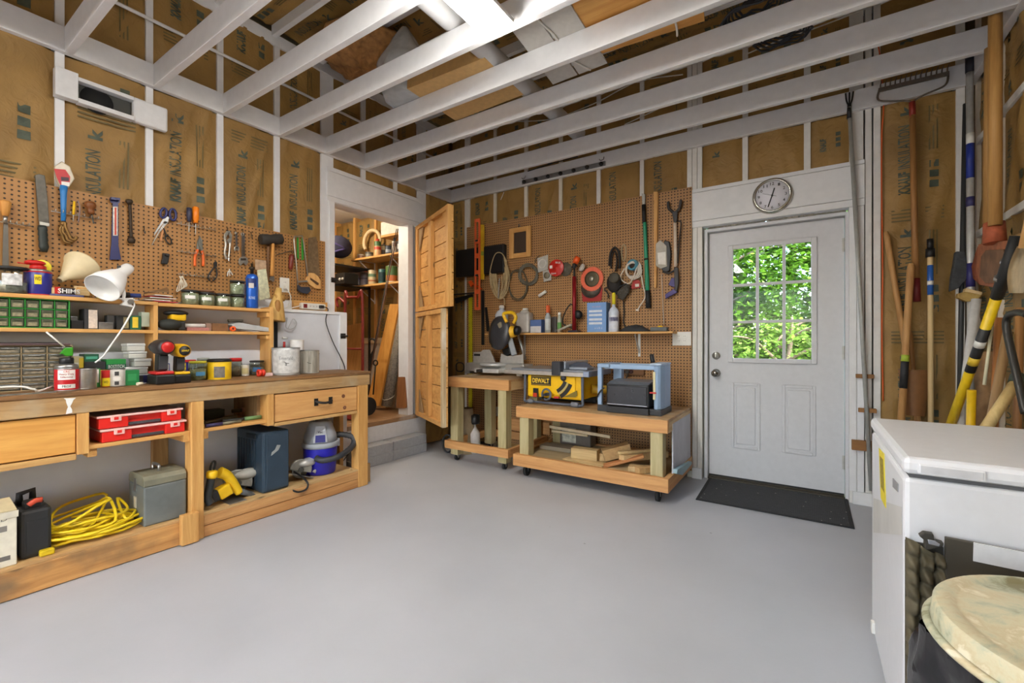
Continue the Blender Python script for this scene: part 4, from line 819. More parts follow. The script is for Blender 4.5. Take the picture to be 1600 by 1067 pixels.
thing('wire_hangers', 'bundle of bent white wire dangling below the whisk broom', 'wire', [('wire', mb().tube(spl(LX('C4', 1150,270, 1180,330, 1220,300, 1210,380, 1260,395, 1300,350, 1270,310, 1240,360, 1225,395, x=-3.33), 6), .003, 6), P((190,192,196), .4, .4))])
thing('black_bar', 'narrow black metal bar standing beside the shelf unit end', 'bar', [('bar', mb().box((XLW+.003, LX('C4', 1106,400, x=XLW)[0].y, ZT), (XLW+.012, LX('C4', 1134,400, x=XLW)[0].y, LX('C4', 1120,300, x=XLW)[0].z)), P((34,36,40), .4, .5), .001)])
thing('white_hook', 'white double coat hook on the pegboard above the canisters', 'hook', [('hook', rod('C2', 722,700, 728,665, 742,658, 752,668, 765,692, r=.004).tube(spl(LX('C2', 742,660, 738,640, 742,700, x=XT+.02), 4), .003, 6), PLASTIC)])
for x0, y0 in ((718, 300), (785, 305), (845, 310), (912, 335), (22, 285), (750, 560-230)):
    p = LX('C2', x0, y0, x=XPL)[0]
    if x0 == 750: continue
    thing('peg_hook', 'bare steel peg hook on the left pegboard %s' % {718: 'holding the locking pliers', 785: 'holding the smaller wrench', 845: 'holding the larger wrench', 912: 'right of the larger wrench, empty', 22: 'left of the shears, empty'}[x0], 'hook', [('hook', mb().tube([p, p+Vector((.012,0,0)), p+Vector((.016,0,-.045)), p+Vector((.03,0,-.05)), p+Vector((.034,0,-.035))], .0022, 6), DARKST)])
# ================================================================ things on the shelf unit and the bench
def put(v, cx, yb, yt, hw, X):
    P_ = onX(q(v, cx, (yb+yt)/2), X); s = mpp(P_)/VIEW[v][0]
    return P_.y, hw*s, (yb-yt)*s, math.atan2(-P_.y, -X)
def span(v, x0, x1, yb, yt, X):
    a, b = onX(q(v, x0, (yb+yt)/2), X), onX(q(v, x1, (yb+yt)/2), X); return a.y, b.y, (yb-yt)*mpp((a+b)/2)/VIEW[v][0]
JARG = glass((222,228,222), .08)
def jar(label, v, cx, yb, yt, hw, X, Z, lid, fill=None, lidh=.16, lab=None, tint=JARG, fillh=.6, name='jar', cat='jar'):
    y, r, h, a = put(v, cx, yb, yt, hw, X); o = (X, y, Z); L = h*lidh
    ps = [('glass_body', mb().lathe([(r*.96,.0005),(r,.01),(r,h-L-.012),(r*.9,h-L-.002),(r*.9,h-L)], o), tint), ('lid', mb().lathe([(r*.95,h-L),(r*.97,h-.004),(r*.9,h),(0,h)], o), lid)]
    if fill: ps.append(('contents', mb().lathe([(r*.9,.004),(r*.9,h*fillh*.95),(r*.5,h*fillh),(0,h*fillh*.97)], o, n=14), fill))
    if lab: ps.append(('glass_body>label', band(mb(), o, r, a+lab[3] if len(lab) > 3 else a, 1.1, Z+h*lab[1], Z+h*lab[2]), lab[0]))
    return thing(name, label, cat, ps)
def can(label, v, cx, yb, yt, hw, X, Z, body, bands=(), top=None, words=(), bail=False, name='tin_can', cat='can', shoulder=0, cap=None):
    y, r, h, a = put(v, cx, yb, yt, hw, X); o = (X, y, Z); hb = h*(1-shoulder)
    ps = [('body', mb().lathe([(r*.97,.0005),(r,.004),(r,hb-.003),(r*.97,hb)], o), body), ('foot_rim', mb().lathe([(r*1.02,0.0006),(r*1.02,.005),(r,.006)], o), top or STEEL), ('rim', mb().lathe([(r,hb-.006),(r*1.02,hb-.005),(r*1.02,hb),(r*.93,hb)], o), top or STEEL)]
    if shoulder:
        ps.append(('shoulder', mb().lathe([(r,hb),(r*.92,hb+h*shoulder*.3),(r*.5,hb+h*shoulder*.45)], o), STEEL)); ps.append(('cap', mb().lathe([(r*.6,hb+h*shoulder*.35),(r*.6,h*.97),(r*.5,h),(0,h)], o), cap or BLACK))
    for c, z0, z1, sp in bands: ps.append(('label', band(mb(), o, r, a, sp, Z+hb*z0, Z+hb*z1), c))
    for s, z, hh, sp, c in words: ps.append(('lettering', wrap(mb(), s, o, r+.0006, a, Z+hb*z, sp, hb*hh, .01), c))
    if bail: ps.append(('bail', mb().tube(spl([(X+r*math.cos(a+1.4)*1.02, y+r*math.sin(a+1.4)*1.02, Z+hb*.85), (X+r*.7*math.cos(a+.7), y+r*1.1*math.sin(a+.7), Z+hb*.55), (X+r*1.05*math.cos(a), y+r*1.05*math.sin(a), Z+hb*.45), (X+r*1.02*math.cos(a-1.4), y+r*1.02*math.sin(a-1.4), Z+hb*.85)], 6), .002, 6), DARKST))
    return thing(name, label, cat, ps)
def carton(label, v, x0, x1, yb, yt, X, Z, dep, c, marks=(), name='small_box', cat='box', words=()):
    ya, yb_, h = span(v, x0, x1, yb, yt, X)
    ps = [('carton', mb().box((X-dep, ya, Z+.0005), (X, yb_, Z+h)), c, .0015)]
    for mc, u0, u1, v0, v1 in marks: ps.append(('print_patch', mb().box((X-.0002, ya+(yb_-ya)*u0, Z+h*v0), (X+.0008, ya+(yb_-ya)*u1, Z+h*v1)), mc))
    for s, cu, cv, wu, hv, c2 in words: ps.append(('lettering', letters(mb(), s, (X+.0008, ya+(yb_-ya)*cu, Z+h*cv), (0,1,0), (0,0,1), (yb_-ya)*wu, h*hv, bold=.01), c2))
    return thing(name, label, cat, ps)
WH = P((232,230,224), .5, var=.02); GRN = P((46,140,66), .5); DGRN = P((34,96,70), .5); YLB = P((240,206,60), .5); BLU = P((40,70,170), .45); SKY = P((90,160,210), .45); GREY = P((150,152,154), .5); CHAR = P((52,52,54), .55)
# ---- top tier, left part
jar('clear plastic jar of hardware with black lid at the far left of the top shelf', 'C3', 92,288, 85, 98, -3.285, ZS2, BLACK, P((120,120,116), .5, .3, var=.5, bump=1, scale=60), .1, (P((206,206,200), .5, var=.3, scale=60), .3, .72), fillh=.45)
can('navy spray can with yellow shield label and red straw cap', 'C3', 288,290, 62, 76, -3.285, ZS2, P((40,40,130), .35), [(P((250,214,30), .4), .45, .85, .5), (WH, .12, .8, .0001)], RED, [('WD', .68, .16, .42, INK)], name='spray_can', shoulder=.22, cap=RED)
y_, r_, h_, a_ = put('C3', 288,290, 62, 76, -3.285)
thing('spray_straw', 'red spray nozzle with a thin metal straw on the navy can', 'nozzle', [('nozzle', mb().ball((-3.285, y_-.01, ZS2+h_+.012), (.03,.04,.014), 12, 8), RED), ('straw', mb().tube(LX('C3', 130,48, 215,62, x=-3.285), .003, 6), RED)])
thing('yellow_dispenser', 'round yellow plastic dispenser behind the navy spray can', 'dispenser', [('body', mb().box((-3.352, onX(q('C3', 258,200), -3.34).y, ZS2), (-3.325, onX(q('C3', 372,200), -3.34).y, ZS2+.13)).lathe([(.036,0),(.036,.027),(0,.027)], ((-3.352), onX(q('C3', 315,200), -3.34).y, ZS2+.155), (1,0,0)), P((244,220,40), .4), .004)])
fa = LX('C3', 450,185, x=-3.30)[0]; fb = LX('C3', 620,75, x=-3.38)[0]; d = (fb-fa).normalized(); Lf = (fb-fa).length
thing('funnel', 'cream plastic funnel lying on its side against the pegboard', 'funnel', [('cone', mb().lathe([(.014,0),(.018,.035),(.023,.04),(.082,Lf),(.086,Lf),(.086,Lf+.008),(.08,Lf+.008),(.02,.045),(.012,.0)], fa, d, 28), P((222,206,166), .4, var=.03)), ('hanger_wire', mb().tube(spl(LX('C1', 590,905, 590,960, 620,935, 585,955, x=XPL+.02), 3), .003, 6), DARKST)])
ya, yb2, h2 = span('C3', 385,580, 290, 235, -3.27)
thing('shim_pack', 'pack of wooden shims in a black and red sleeve', 'pack', [('shims', mb().box((-3.33, ya, ZS2+.012), (-3.25, yb2+.05, ZS2+.045)), pale('y'), .002), ('sleeve', mb().box((-3.332, ya+.03, ZS2+.011), (-3.247, yb2-.01, ZS2+.047)), P((46,34,30), .5), .001), ('end_band', mb().box((-3.333, ya+.01, ZS2+.0105), (-3.246, ya+.03, ZS2+.048)), RED), ('lettering', letters(mb(), 'SHIMS', (-3.247, (ya+yb2)/2+.015, ZS2+.03), (0,1,0), (0,0,1), .085, .024, bold=.02), WH)])
ya, yb2, h2 = span('C3', 378,632, 310, 290, -3.24)
thing('blue_ruler', 'flat blue plastic straightedge under the shim pack', 'ruler', [('strip', mb().box((-3.26, ya, ZS2), (-3.226, yb2, ZS2+.011)), P((86,88,130), .5), .002)])
ya, yb2, h2 = span('C3', 575,718, 312, 218, -3.29)
thing('wood_shims', 'loose bundle of tapered wood shims behind the lamp shade', 'shims', [('shim', mb().box((-3.345+.022*i, ya+.01*i, ZS2+.0005), (-3.327+.022*i, yb2-.012*i, ZS2+h2*(1-.12*i))), PL_, .002) for i, PL_ in enumerate((pale('y'), pine('y'), pale('z'), pine('y')))])
ya, yb2, h2 = span('C3', 742,892, 315, 265, -3.26)
thing('torpedo_level', 'small yellow level under the lamp shade on the top shelf', 'level', [('body', mb().box((-3.29, ya, ZS2), (-3.262, yb2, ZS2+h2)), P((236,214,40), .4), .004), ('vial', mb().cyl((-3.262, ya+.04, ZS2+h2*.55), (-3.262, ya+.075, ZS2+h2*.55), .007, n=10), P((190,220,110), .2))])
thing('marker_pen', 'black and blue marker lying on the shelf right of the lamp', 'pen', [('cap', mb().tube(LX('C3', 895,296, 980,296, x=-3.26), .017, 12), BLACK), ('barrel', mb().tube(LX('C3', 980,298, 1065,302, x=-3.26), .013, 12), P((50,70,140), .4))])
ya, yb2, h2 = span('C2', 0,285, 905, 780, -3.29)
pp = []
rr = random.Random(2)
for i in range(6): pp.append(('sheet', mb().box((-3.35, ya+rr.uniform(0,.05), ZS2+.002+.0075*i), (-3.23+rr.uniform(-.03,.0), yb2-rr.uniform(0,.06), ZS2+.006+.0075*i)), [P((206,60,66), .5), WH, P((186,140,90), .6), WH, P((200,60,50), .5), WH][i]))
pp.append(('folder', mb().prism([Vector((-3.35, ya+.03, ZS2+.05)), Vector((-3.23, ya, ZS2+.052)), Vector((-3.23, yb2-.05, ZS2+.062)), Vector((-3.35, yb2-.02, ZS2+.1))], (0,0,.004)), P((140,106,70), .5)))
thing('paper_pile', 'untidy pile of envelopes and sandpaper sheets on the top shelf', 'papers', pp)
wb = mb()
for i in range(5): wb.tube(spl([onX(q('C2', 350+rr.uniform(-30,30), 700), XT+.02), onX(q('C2', 320+12*i,760), XT+.03), onX(q('C2', 300+18*i,830-10*i), XT+.025), onX(q('C2', 372+3*i,770), XT+.03), onX(q('C2', 345,705), XT+.02)], 5), .003, 5)
thing('string_bundle', 'bundle of white string hanging from the lowest wire rack', 'string', [('string', wb, P((226,216,196), .8))])
# ---- clamp lamp
lc = onX(q('C3', 850,190), -3.17); tip = onX(q('C3', 965,95), -3.21); mouth = onX(q('C3', 775,245), -3.12)
ax = (mouth-tip).normalized(); Ls = (mouth-tip).length
SH = P((240,240,238), .25, var=.01)
cl_ = onX(q('C3', 950,350), -3.21)
thing('clamp_lamp', 'white clip-on lamp with a bell shade clamped to the top shelf', 'lamp', [('shade', mb().lathe([(0,-.02),(.026,-.015),(.03,.0),(.032,.06),(.05,.09),(.075,Ls*.75),(.082,Ls*1.0),(.079,Ls*1.0),(.07,Ls*.75),(.045,.095),(0,.09)], tip, ax, 32), SH),
   ('shade>vent_slot', (lambda m: [m.box((-.0012,-.008,-.011), (.0012,.008,.011), Matrix.Translation(tip+ax*.045+(Vector((.55,-.75,.36)).normalized()-ax*ax.dot(Vector((.55,-.75,.36)).normalized())).normalized().lerp(Vector((.2,-.5,.8)), .25*k).normalized()*.0325)) for k in range(3)] and m)(mb()), P((60,60,60), .6)),
   ('neck', mb().tube(spl([onX(q('C3', 925,210), -3.19), onX(q('C3', 940,280), -3.2), onX(q('C3', 935,330), -3.2)], 5), .008, 10), SH),
   ('clip_jaw', mb().prism([Vector((-3.2, p.y, p.z)) for p in [onX(k, -3.2) for k in q('C3', 905,322, 1000,318, 975,350, 1000,392, 905,372, 930,345)]], (.03,0,0)), SH, .003),
   ('clip_jaw', mb().box((-3.215, cl_.y-.06, ZS2+.0015), (-3.165, cl_.y+.03, ZS2+.006)), SH, .001),
   ('spring', mb().tube([(-3.168, cl_.y+.012, cl_.z+.002), (-3.16, cl_.y+.012, cl_.z+.002)], .014, 12), STEEL),
   ('cord', mb().tube(spl([onX(k, x_) for k, x_ in zip(q('C3', 995,335, 1018,365, 1000,420, 920,560, 830,690, 780,760, 720,808), (-3.19,-3.19,-3.18,-3.17,-3.15,-3.15,-3.16))], 6), .0042, 8), SH)])
# ---- canisters, torch, ties on the top tier, right part
ZR = ZS2-.004
STR = P((92,100,84), .25, var=.4, scale=9)
for i, (cx, yb_, yt, hw, lab) in enumerate(((412, 920, 795, 66, 'grey-lidded plastic canister at the left of the canister row'), (548, 920, 808, 62, 'plastic canister second in the canister row, with a label'), (682, 925, 815, 62, 'plastic canister third in the canister row, under no other'), (806, 930, 822, 55, 'plastic canister at the right end of the row, beneath another'))):
    jar(lab, 'C2', cx, yb_, yt, hw, -3.29, ZR, P((48,46,44), .5), P((168,172,152), .4, .0, var=.45, scale=50), .13, (WH, .4, .62, 0) if i < 3 else None, glass((222,228,218), .06), .82, 'canister', 'canister')
y_, r_, h_, a_ = put('C2', 806, 930, 822, 55, -3.29)
jar('plastic canister stacked on top of the right-hand one', 'C2', 805, 822, 705, 58, -3.29, ZR+h_+.0005, P((48,46,44), .5), P((168,172,152), .4, .0, var=.45, scale=50), .13, None, glass((222,228,218), .06), .8, 'canister', 'canister')
y_, r_, h_, a_ = put('C2', 548, 920, 808, 62, -3.29)
thing('brown_dish', 'shallow brown dish upside down on the second canister', 'dish', [('dish', mb().lathe([(.0,.001),(.04,.001),(.045,.012),(.03,.016),(0,.016)], (-3.29, y_, ZR+h_)), P((110,72,46), .5))])
y_, r_, h_, a_ = put('C2', 926, 948, 660, 46, -3.27); o = (-3.27, y_, ZR)
thing('propane_torch', 'tall blue propane cylinder with a brass torch valve', 'gas cylinder', [('cylinder', mb().lathe([(r_*.9,.0005),(r_,.008),(r_,h_*.9),(r_*.8,h_*.97),(r_*.35,h_)], o), P((36,96,196), .3, .3)), ('label', band(mb(), o, r_, a_, 1.5, ZR+h_*.62, ZR+h_*.98-.03), P((30,50,110), .4)), ('label>patch', band(mb(), o, r_, a_-.1, .8, ZR+h_*.58, ZR+h_*.72, lift=.001), P((206,196,190), .5)), ('lettering', wrap(mb(), 'PROPANE', o, r_, a_, ZR+h_*.3, 1.0, .02), P((200,214,236), .5)), ('valve', mb().lathe([(r_*.3,h_),(r_*.3,h_+.03),(r_*.45,h_+.032),(r_*.45,h_+.05),(r_*.2,h_+.052),(r_*.2,h_+.075),(0,h_+.075)], o), P((70,58,44), .4, .6))])
thing('cable_ties', 'clear bag of white cable ties leaning on the pegboard by the blue cylinder', 'pack', [('ties', flat('C2', 972,650, 1040,640, 1075,880, 985,905, x=-3.42, th=.02), P((222,226,190), .4, var=.15, scale=50), .004), ('card', flat('C2', 952,560, 1042,572, 1046,650, 955,648, x=-3.43, th=.006), P((190,160,130), .5, var=.2), .001)])
# ---- middle tier, left: green drawer cabinet
def cabinet(label, v, x0, x1, yb, yt, X, Z, dep, cols, rows, frame, front, fill, shift=0.0):
    ya, yb_, h = span(v, x0, x1, yb, yt, X); ya -= shift; t = .005; w = yb_-ya
    ps = [('frame', mb().box((X-dep, ya, Z+.0005), (X, ya+t, Z+h)).box((X-dep, yb_-t, Z+.0005), (X, yb_, Z+h)).box((X-dep, ya+t, Z+h-t), (X, yb_-t, Z+h)).box((X-dep, ya+t, Z+.0005), (X, yb_-t, Z+t)).box((X-dep, ya, Z), (X-dep+.003, yb_, Z+h)), frame, .001)]
    cw = (w-2*t)/cols; rh = (h-2*t)/rows
    for j in range(1, rows): ps.append(('divider', mb().box((X-dep, ya+t, Z+t+rh*j-.002), (X-.001, yb_-t, Z+t+rh*j+.002)), frame))
    for i in range(1, cols): ps.append(('divider', mb().box((X-dep, ya+t+cw*i-.002, Z+t), (X-.001, ya+t+cw*i+.002, Z+h-t)), frame))
    for i in range(cols):
        for j in range(rows):
            a0 = ya+t+cw*i+.004; b0 = a0+cw-.008; z0 = Z+t+rh*j+.0035; z1 = z0+rh-.008
            ps.append(('drawer', mb().box((X-dep+.01, a0, z0), (X-.003, b0, z1)), front, .002)); ps.append(('drawer>pull', mb().box((X-.003, a0+cw*.2, z1-.008), (X+.004, b0-cw*.2, z1-.004)), front, .001))
            ps.append(('drawer>contents', mb().box((X-.0028, a0+.006, z0+.003), (X-.0022, b0-.006, z0+rh*.45)), fill))
    return thing('parts_cabinet', label, 'drawer cabinet', ps)
cabinet('green parts cabinet with three rows of small clear drawers on the middle shelf', 'C3', 0, 530, 545, 322, -3.235, ZS1, .1, 7, 3, P((48,140,52), .4), P((88,92,74), .25, var=.25), P((118,112,88), .5, var=.6, scale=80), .13)
cabinet('larger brown parts cabinet with six rows of smoky drawers on the bench', 'C3', 0, 552, 965, 625, -3.16, ZT, .15, 5, 6, P((150,132,100), .5), P((92,92,84), .22, var=.25), P((120,112,96), .5, var=.5, scale=80), .2)
ya, yb2, h2 = span('C3', 0, 552, 965, 625, -3.16)
thing('cabinet_tray', 'dusty red-edged board lying on top of the brown parts cabinet', 'tray', [('board', mb().box((-3.31, ya-.2, ZT+h2+.0005), (-3.15, yb2-.01, ZT+h2+.01)), P((92,70,72), .6), .002), ('sheet', mb().box((-3.3, ya-.1, ZT+h2+.0105), (-3.17, yb2-.05, ZT+h2+.016)), P((52,48,50), .6))])
carton('small black case left of the white-labelled box on the middle shelf', 'C3', 540, 632, 545, 480, -3.25, ZS1, .09, BLACK)
carton('grey steel case standing on the small black case', 'C3', 535, 590, 480, 432, -3.27, ZS1+.0335, .06, P((110,112,114), .35, .6))
carton('upright black box with a pale pink label on the middle shelf', 'C3', 640, 742, 545, 392, -3.25, ZS1, .1, CHAR, [(P((222,206,190), .5, var=.1, scale=90), .3, .96, .04, .96)])
carton('low silver stack of metal plates on the middle shelf', 'C3', 748, 858, 545, 492, -3.25, ZS1, .09, P((150,150,150), .3, .8, var=.3))
carton('small dark grey box behind the silver plates', 'C3', 812, 868, 545, 435, -3.29, ZS1, .05, P((84,84,84), .5))
carton('black box with pale markings beside the lamp cord', 'C3', 885, 985, 545, 438, -3.26, ZS1, .09, P((40,40,40), .5), [(P((120,110,80), .5, var=.5, scale=120), .5, .9, .1, .9)])
carton('green and yellow bolt box on the middle shelf', 'C3', 992, 1070, 545, 438, -3.245, ZS1, .08, DGRN, [(YLB, .15, .7, .15, .9)])
carton('pale mint box at the end of the left middle shelf', 'C3', 1072, 1142, 525, 415, -3.28, ZS1+.02, .05, P((196,212,196), .5))
# ---- middle tier, right: sander and blocks
c = onX(q('C4', 265,320), -3.27); s = mpp(c)/5.333
thing('palm_sander', 'black and yellow palm sander lying on the middle shelf', 'sander', [('dust_bag', mb().ball((-3.25, c.y-30*s, ZS1+48*s), (.05, 85*s, 48*s), 16, 10), P((44,46,42), .8, var=.1)), ('body', mb().box((-3.30, c.y-30*s, ZS1+80*s), (-3.23, c.y+85*s, ZS1+150*s)), P((238,190,26), .4), .014), ('top_cap', mb().ball((-3.265, c.y+20*s, ZS1+145*s), (.045, 92*s, 26*s), 16, 8), BLACK), ('pad', mb().box((-3.31, c.y+20*s, ZS1+.001), (-3.23, c.y+75*s, ZS1+78*s)), P((40,40,40), .6), .008)])
ya, yb2, h2 = span('C4', 365,545, 360, 330, -3.26)
thing('sandpaper_roll', 'white sandpaper roll lying on the pink sanding block', 'roll', [('roll', mb().tube([(-3.28, ya, ZS1+.034), (-3.28, yb2, ZS1+.034)], .013, 14), WH)])
carton('pink sanding sponge on the middle shelf', 'C4', 385, 572, 390, 362, -3.25, ZS1, .06, P((184,124,118), .8, var=.1, bump=.5, scale=90), name='sanding_block', cat='sanding block')
carton('brown cork sanding block between the pink and grey ones', 'C4', 600, 728, 388, 322, -3.25, ZS1, .07, P((132,92,58), .8, var=.15), name='sanding_block', cat='sanding block')
carton('grey-brown box beside the brown sanding block', 'C4', 545, 600, 385, 318, -3.27, ZS1, .06, P((150,120,104), .7), name='sanding_block', cat='sanding block')
ya, yb2, h2 = span('C4', 748,1080, 400, 340, -3.25)
thing('grey_trowel_box', 'long pale grey slab slanting along the middle shelf end', 'box', [('slab', mb().prism([Vector((-3.31, y, z)) for y, z in ((ya, ZS1+.045), (ya+.02, ZS1+.02), (yb2-.0, ZS1+.001), (yb2, ZS1+.028), (ya+.05, ZS1+.062))], (.075,0,0)), P((186,188,188), .5), .002)])
thing('orange_nozzle', 'small orange plastic nozzle under the grey slab', 'nozzle', [('ring', mb().lathe([(.008,0),(.017,0),(.017,.022),(.008,.022),(.008,0)], (-3.245, onX(q('C4', 768,382), -3.23).y, ZS1+.018), (1,0,0), 16), ORANGE)])
ya, yb2, h2 = span('C4', 742,862, 322, 290, -3.28)
thing('wire_brush', 'dark wooden wire brush lying on the grey slab', 'brush', [('block', mb().box((-3.32, ya, ZS1+.07), (-3.29, yb2, ZS1+.085)), P((74,66,54), .6), .003), ('bristles', mb().box((-3.318, ya+.005, ZS1+.062), (-3.292, yb2-.01, ZS1+.07)), DARKST)])
ya, yb2, h2 = span('C4', 580,705, 320, 306, -3.28)
thing('flat_scraper', 'thin dark steel plate lying on the brown sanding block', 'scraper', [('plate', mb().box((-3.31, ya, ZS1+.0475), (-3.26, yb2, ZS1+.052)), P((60,54,48), .5, .5))])
# ---- bench top, left group (front row)
can('red cleaner can with black cap and white lettering on the bench', 'C3', 505,1002, 752, 68, -3.03, ZT, P((196,30,38), .35), [(WH, .5, .93, 1.5), (WH, .12, .3, 1.5)], STEEL, [('CRC', .86, .08, .5, RED), ('Heavy Duty', .74, .1, 1.2, P((160,20,30), .5)), ('Silicone', .62, .08, 1.0, P((160,20,30), .5)), ('PROF', .21, .1, .7, INK)], name='aerosol_can', shoulder=.32)
thing('green_nozzle', 'green trigger straw behind the red cleaner can', 'nozzle', [('nozzle', mb().prism([Vector((-3.13, p.y, p.z)) for p in [onX(k, -3.12) for k in q('C3', 450,745, 490,695, 552,690, 552,755, 500,760, 470,740)]], (.02,0,0)), P((58,150,34), .4), .003), ('straw', mb().tube([onX(k, -3.12) for k in q('C3', 350,575, 490,690)], .004, 6), PLASTIC)])
can('plain silver tin can on the bench beside the red cleaner can', 'C3', 643,992, 835, 67, -3.05, ZT, P((186,186,182), .28, .85, var=.1))
carton('slim white and green carton behind the silver tin', 'C3', 722, 762, 972, 832, -3.11, ZT, .05, GRN, [(WH, .05, .7, .25, .97)])
can('small red and yellow spray can on the bench', 'C3', 803,975, 848, 28, -3.09, ZT, P((196,40,36), .35), [(P((244,214,40), .4), .05, .55, 1.8)], RED, [('WD', .3, .14, .9, INK)], name='spray_can')
can('white tin with black pictograms on the bench', 'C3', 885,970, 836, 50, -3.09, ZT, P((214,212,204), .4), [(P((60,60,60), .5), .62, .85, .5), (P((60,60,60), .5), .1, .3, .5), (WH, .36, .55, .9)], STEEL)
carton('green screw box at the front of the bench', 'C3', 945, 1056, 962, 846, -3.08, ZT, .06, P((36,132,72), .45), [(P((60,160,96), .5), .2, .8, .3, .75)])
carton('navy box behind the green screw box', 'C3', 1060, 1140, 930, 868, -3.15, ZT, .06, P((44,52,110), .5), [(P((70,72,74), .5), 0, .3, 0, 1)])
# back row, stacked
def stack(v, rows, X, dep):
    z = {}
    for x0, x1, yb_, yt, c, lab, marks, words in rows:
        ya, yb2, h = span(v, x0, x1, yb_, yt, X); m = (ya+yb2)/2
        z0 = max([zz for (a, b, zz) in z.values() if a < yb2-.004 and b > ya+.004]+[ZT])
        carton(lab, v, x0, x1, yb_, yt, X, z0+.0005, dep, c, marks, words=words); z[lab] = (ya, yb2, z0+h+.0005)
stack('C3', [(640, 752, 900, 790, SKY, 'light blue carton low in the stack on the bench', [(BLU, .1, .5, .7, .95)], []), (757, 812, 900, 785, YLB, 'yellow and black carton in the low row of the stack', [(INK, .3, .9, .1, .5)], []), (816, 897, 900, 783, YLB, 'yellow and white screw carton under the green staple box', [(WH, .1, .9, .1, .6)], []),
  (640, 800, 790, 726, CHAR, 'black flat case in the middle of the carton stack', [], []), (806, 955, 775, 702, P((44,150,70), .5), 'bright green staple box with white lettering', [(DGRN, 0, 1, 0, .5)], [('BOSTITCH', .5, .25, .8, .36, WH)]), (640, 750, 726, 668, DGRN, 'teal green carton on top of the black case', [(P((90,180,150), .5), .1, .9, .35, .7)], [])], -3.22, .1)
carton('yellow and white parts carton beside the cabinet', 'C3', 557, 634, 900, 672, -3.23, ZT, .09, P((216,204,160), .5), [(YLB, .55, 1, .4, .95), (WH, .05, .5, .4, .8), (INK, .1, .5, .5, .56)])
rr = random.Random(5); zz = ZT+.001
CLB = P((206,206,198), .25, var=.08)
for i, (x0, x1, hh, lab) in enumerate(((960, 1155, 52, 'white blister pack at the bottom of the clear case stack'), (948, 1120, 40, 'flat clear case second from the bottom of its stack'), (1020, 1145, 46, 'white lidded case in the middle of its stack'), (975, 1112, 40, 'clear lidded case second from the top of its stack'), (962, 1100, 44, 'clear hinged case on top of its stack'))):
    ya, yb2, h = span('C3', x0, x1, 800+hh, 800, -3.2); ya -= 0; h *= 1.35
    thing('clear_case', lab, 'case', [('tray', mb().box((-3.29, ya, zz), (-3.2, yb2, zz+h*.6)), CLB, .003), ('lid', mb().box((-3.292, ya-.002, zz+h*.62), (-3.198, yb2+.002, zz+h*.95)), P((222,224,220), .15, alpha=.8), .003)]); zz += h+.0006
thing('bit_handle', 'cream-handled screwdriver bit lying at the bench edge', 'screwdriver', [('handle', mb().tube([Vector((-3.04, onX(q('C3', 1040,945), -3.04).y, ZT+.009)), Vector((-3.05, onX(q('C3', 1085,945), -3.04).y, ZT+.009))], .009, 10), CREAM), ('shank', mb().tube([Vector((-3.05, onX(q('C3', 1085,945), -3.04).y, ZT+.009)), Vector((-3.06, onX(q('C3', 1140,948), -3.04).y, ZT+.009))], .003, 6), STEEL)])
# ---- two cordless drills standing on their batteries
def drill(label, v, cx, yb_, yt, body, acc, X, sc=1, badge=None):
    P_ = onX(q(v, cx, yb_), X); s = mpp(P_)/VIEW[v][0]; h = (yb_-yt)*s; y = P_.y; k = h/.21
    def T(a, b, c): return Vector((X+a*k, y+b*k, ZT+c*k))
    ps = [('battery', mb().box(T(-.055,-.038,.001), T(.055,.038,.045)), BLACK, .006*k), ('battery_clip', mb().box(T(-.05,-.036,.046), T(.05,.036,.06)), acc, .005*k),
      ('handle', mb().prism([T(-.03,-.02,.06), T(.022,-.02,.06), T(.03,-.02,.14), T(-.02,-.02,.145)], (0,.04*k,0)), BLACK, .008*k),
      ('handle>grip', mb().prism([T(.02,-.017,.07), T(.026,-.017,.07), T(.034,-.017,.13), T(.028,-.017,.13)], (0,.034*k,0)), P((60,60,62), .7)),
      ('motor', mb().lathe([(.02*k,0),(.032*k,.008*k),(.036*k,.03*k),(.036*k,.1*k),(.03*k,.12*k)], T(.075,0,.172), (-1,0,0), 20), body), ('gearbox', mb().lathe([(.03*k,0),(.026*k,.03*k),(.016*k,.04*k),(.014*k,.075*k),(0,.08*k)], T(-.045,0,.172), (-1,0,0), 18), BLACK),
      ('motor_cap', mb().lathe([(.026*k,0),(.022*k,.006*k),(0,.007*k)], T(.0755,0,.172), (1,0,0), 18), BLACK if badge else acc), ('trigger', mb().box(T(-.04,-.009,.105), T(-.018,.009,.14)), acc, .004*k)]
    if badge: ps.append(('motor_cap>badge', letters(mb(), badge, T(.083,0,.172), (0,1,0), (0,0,1), .034*k, .01*k, bold=.02), YLB))
    thing('cordless_drill', label, 'drill', ps)
drill('red and black cordless drill standing on its battery on the bench', 'C3', 1222, 962, 622, P((46,40,40), .45), RED, -3.05)
drill('yellow and black cordless drill standing beside the red one', 'C3', 1355, 952, 655, P((236,182,20), .4), P((240,190,24), .4), -3.06, badge='DEWALT')
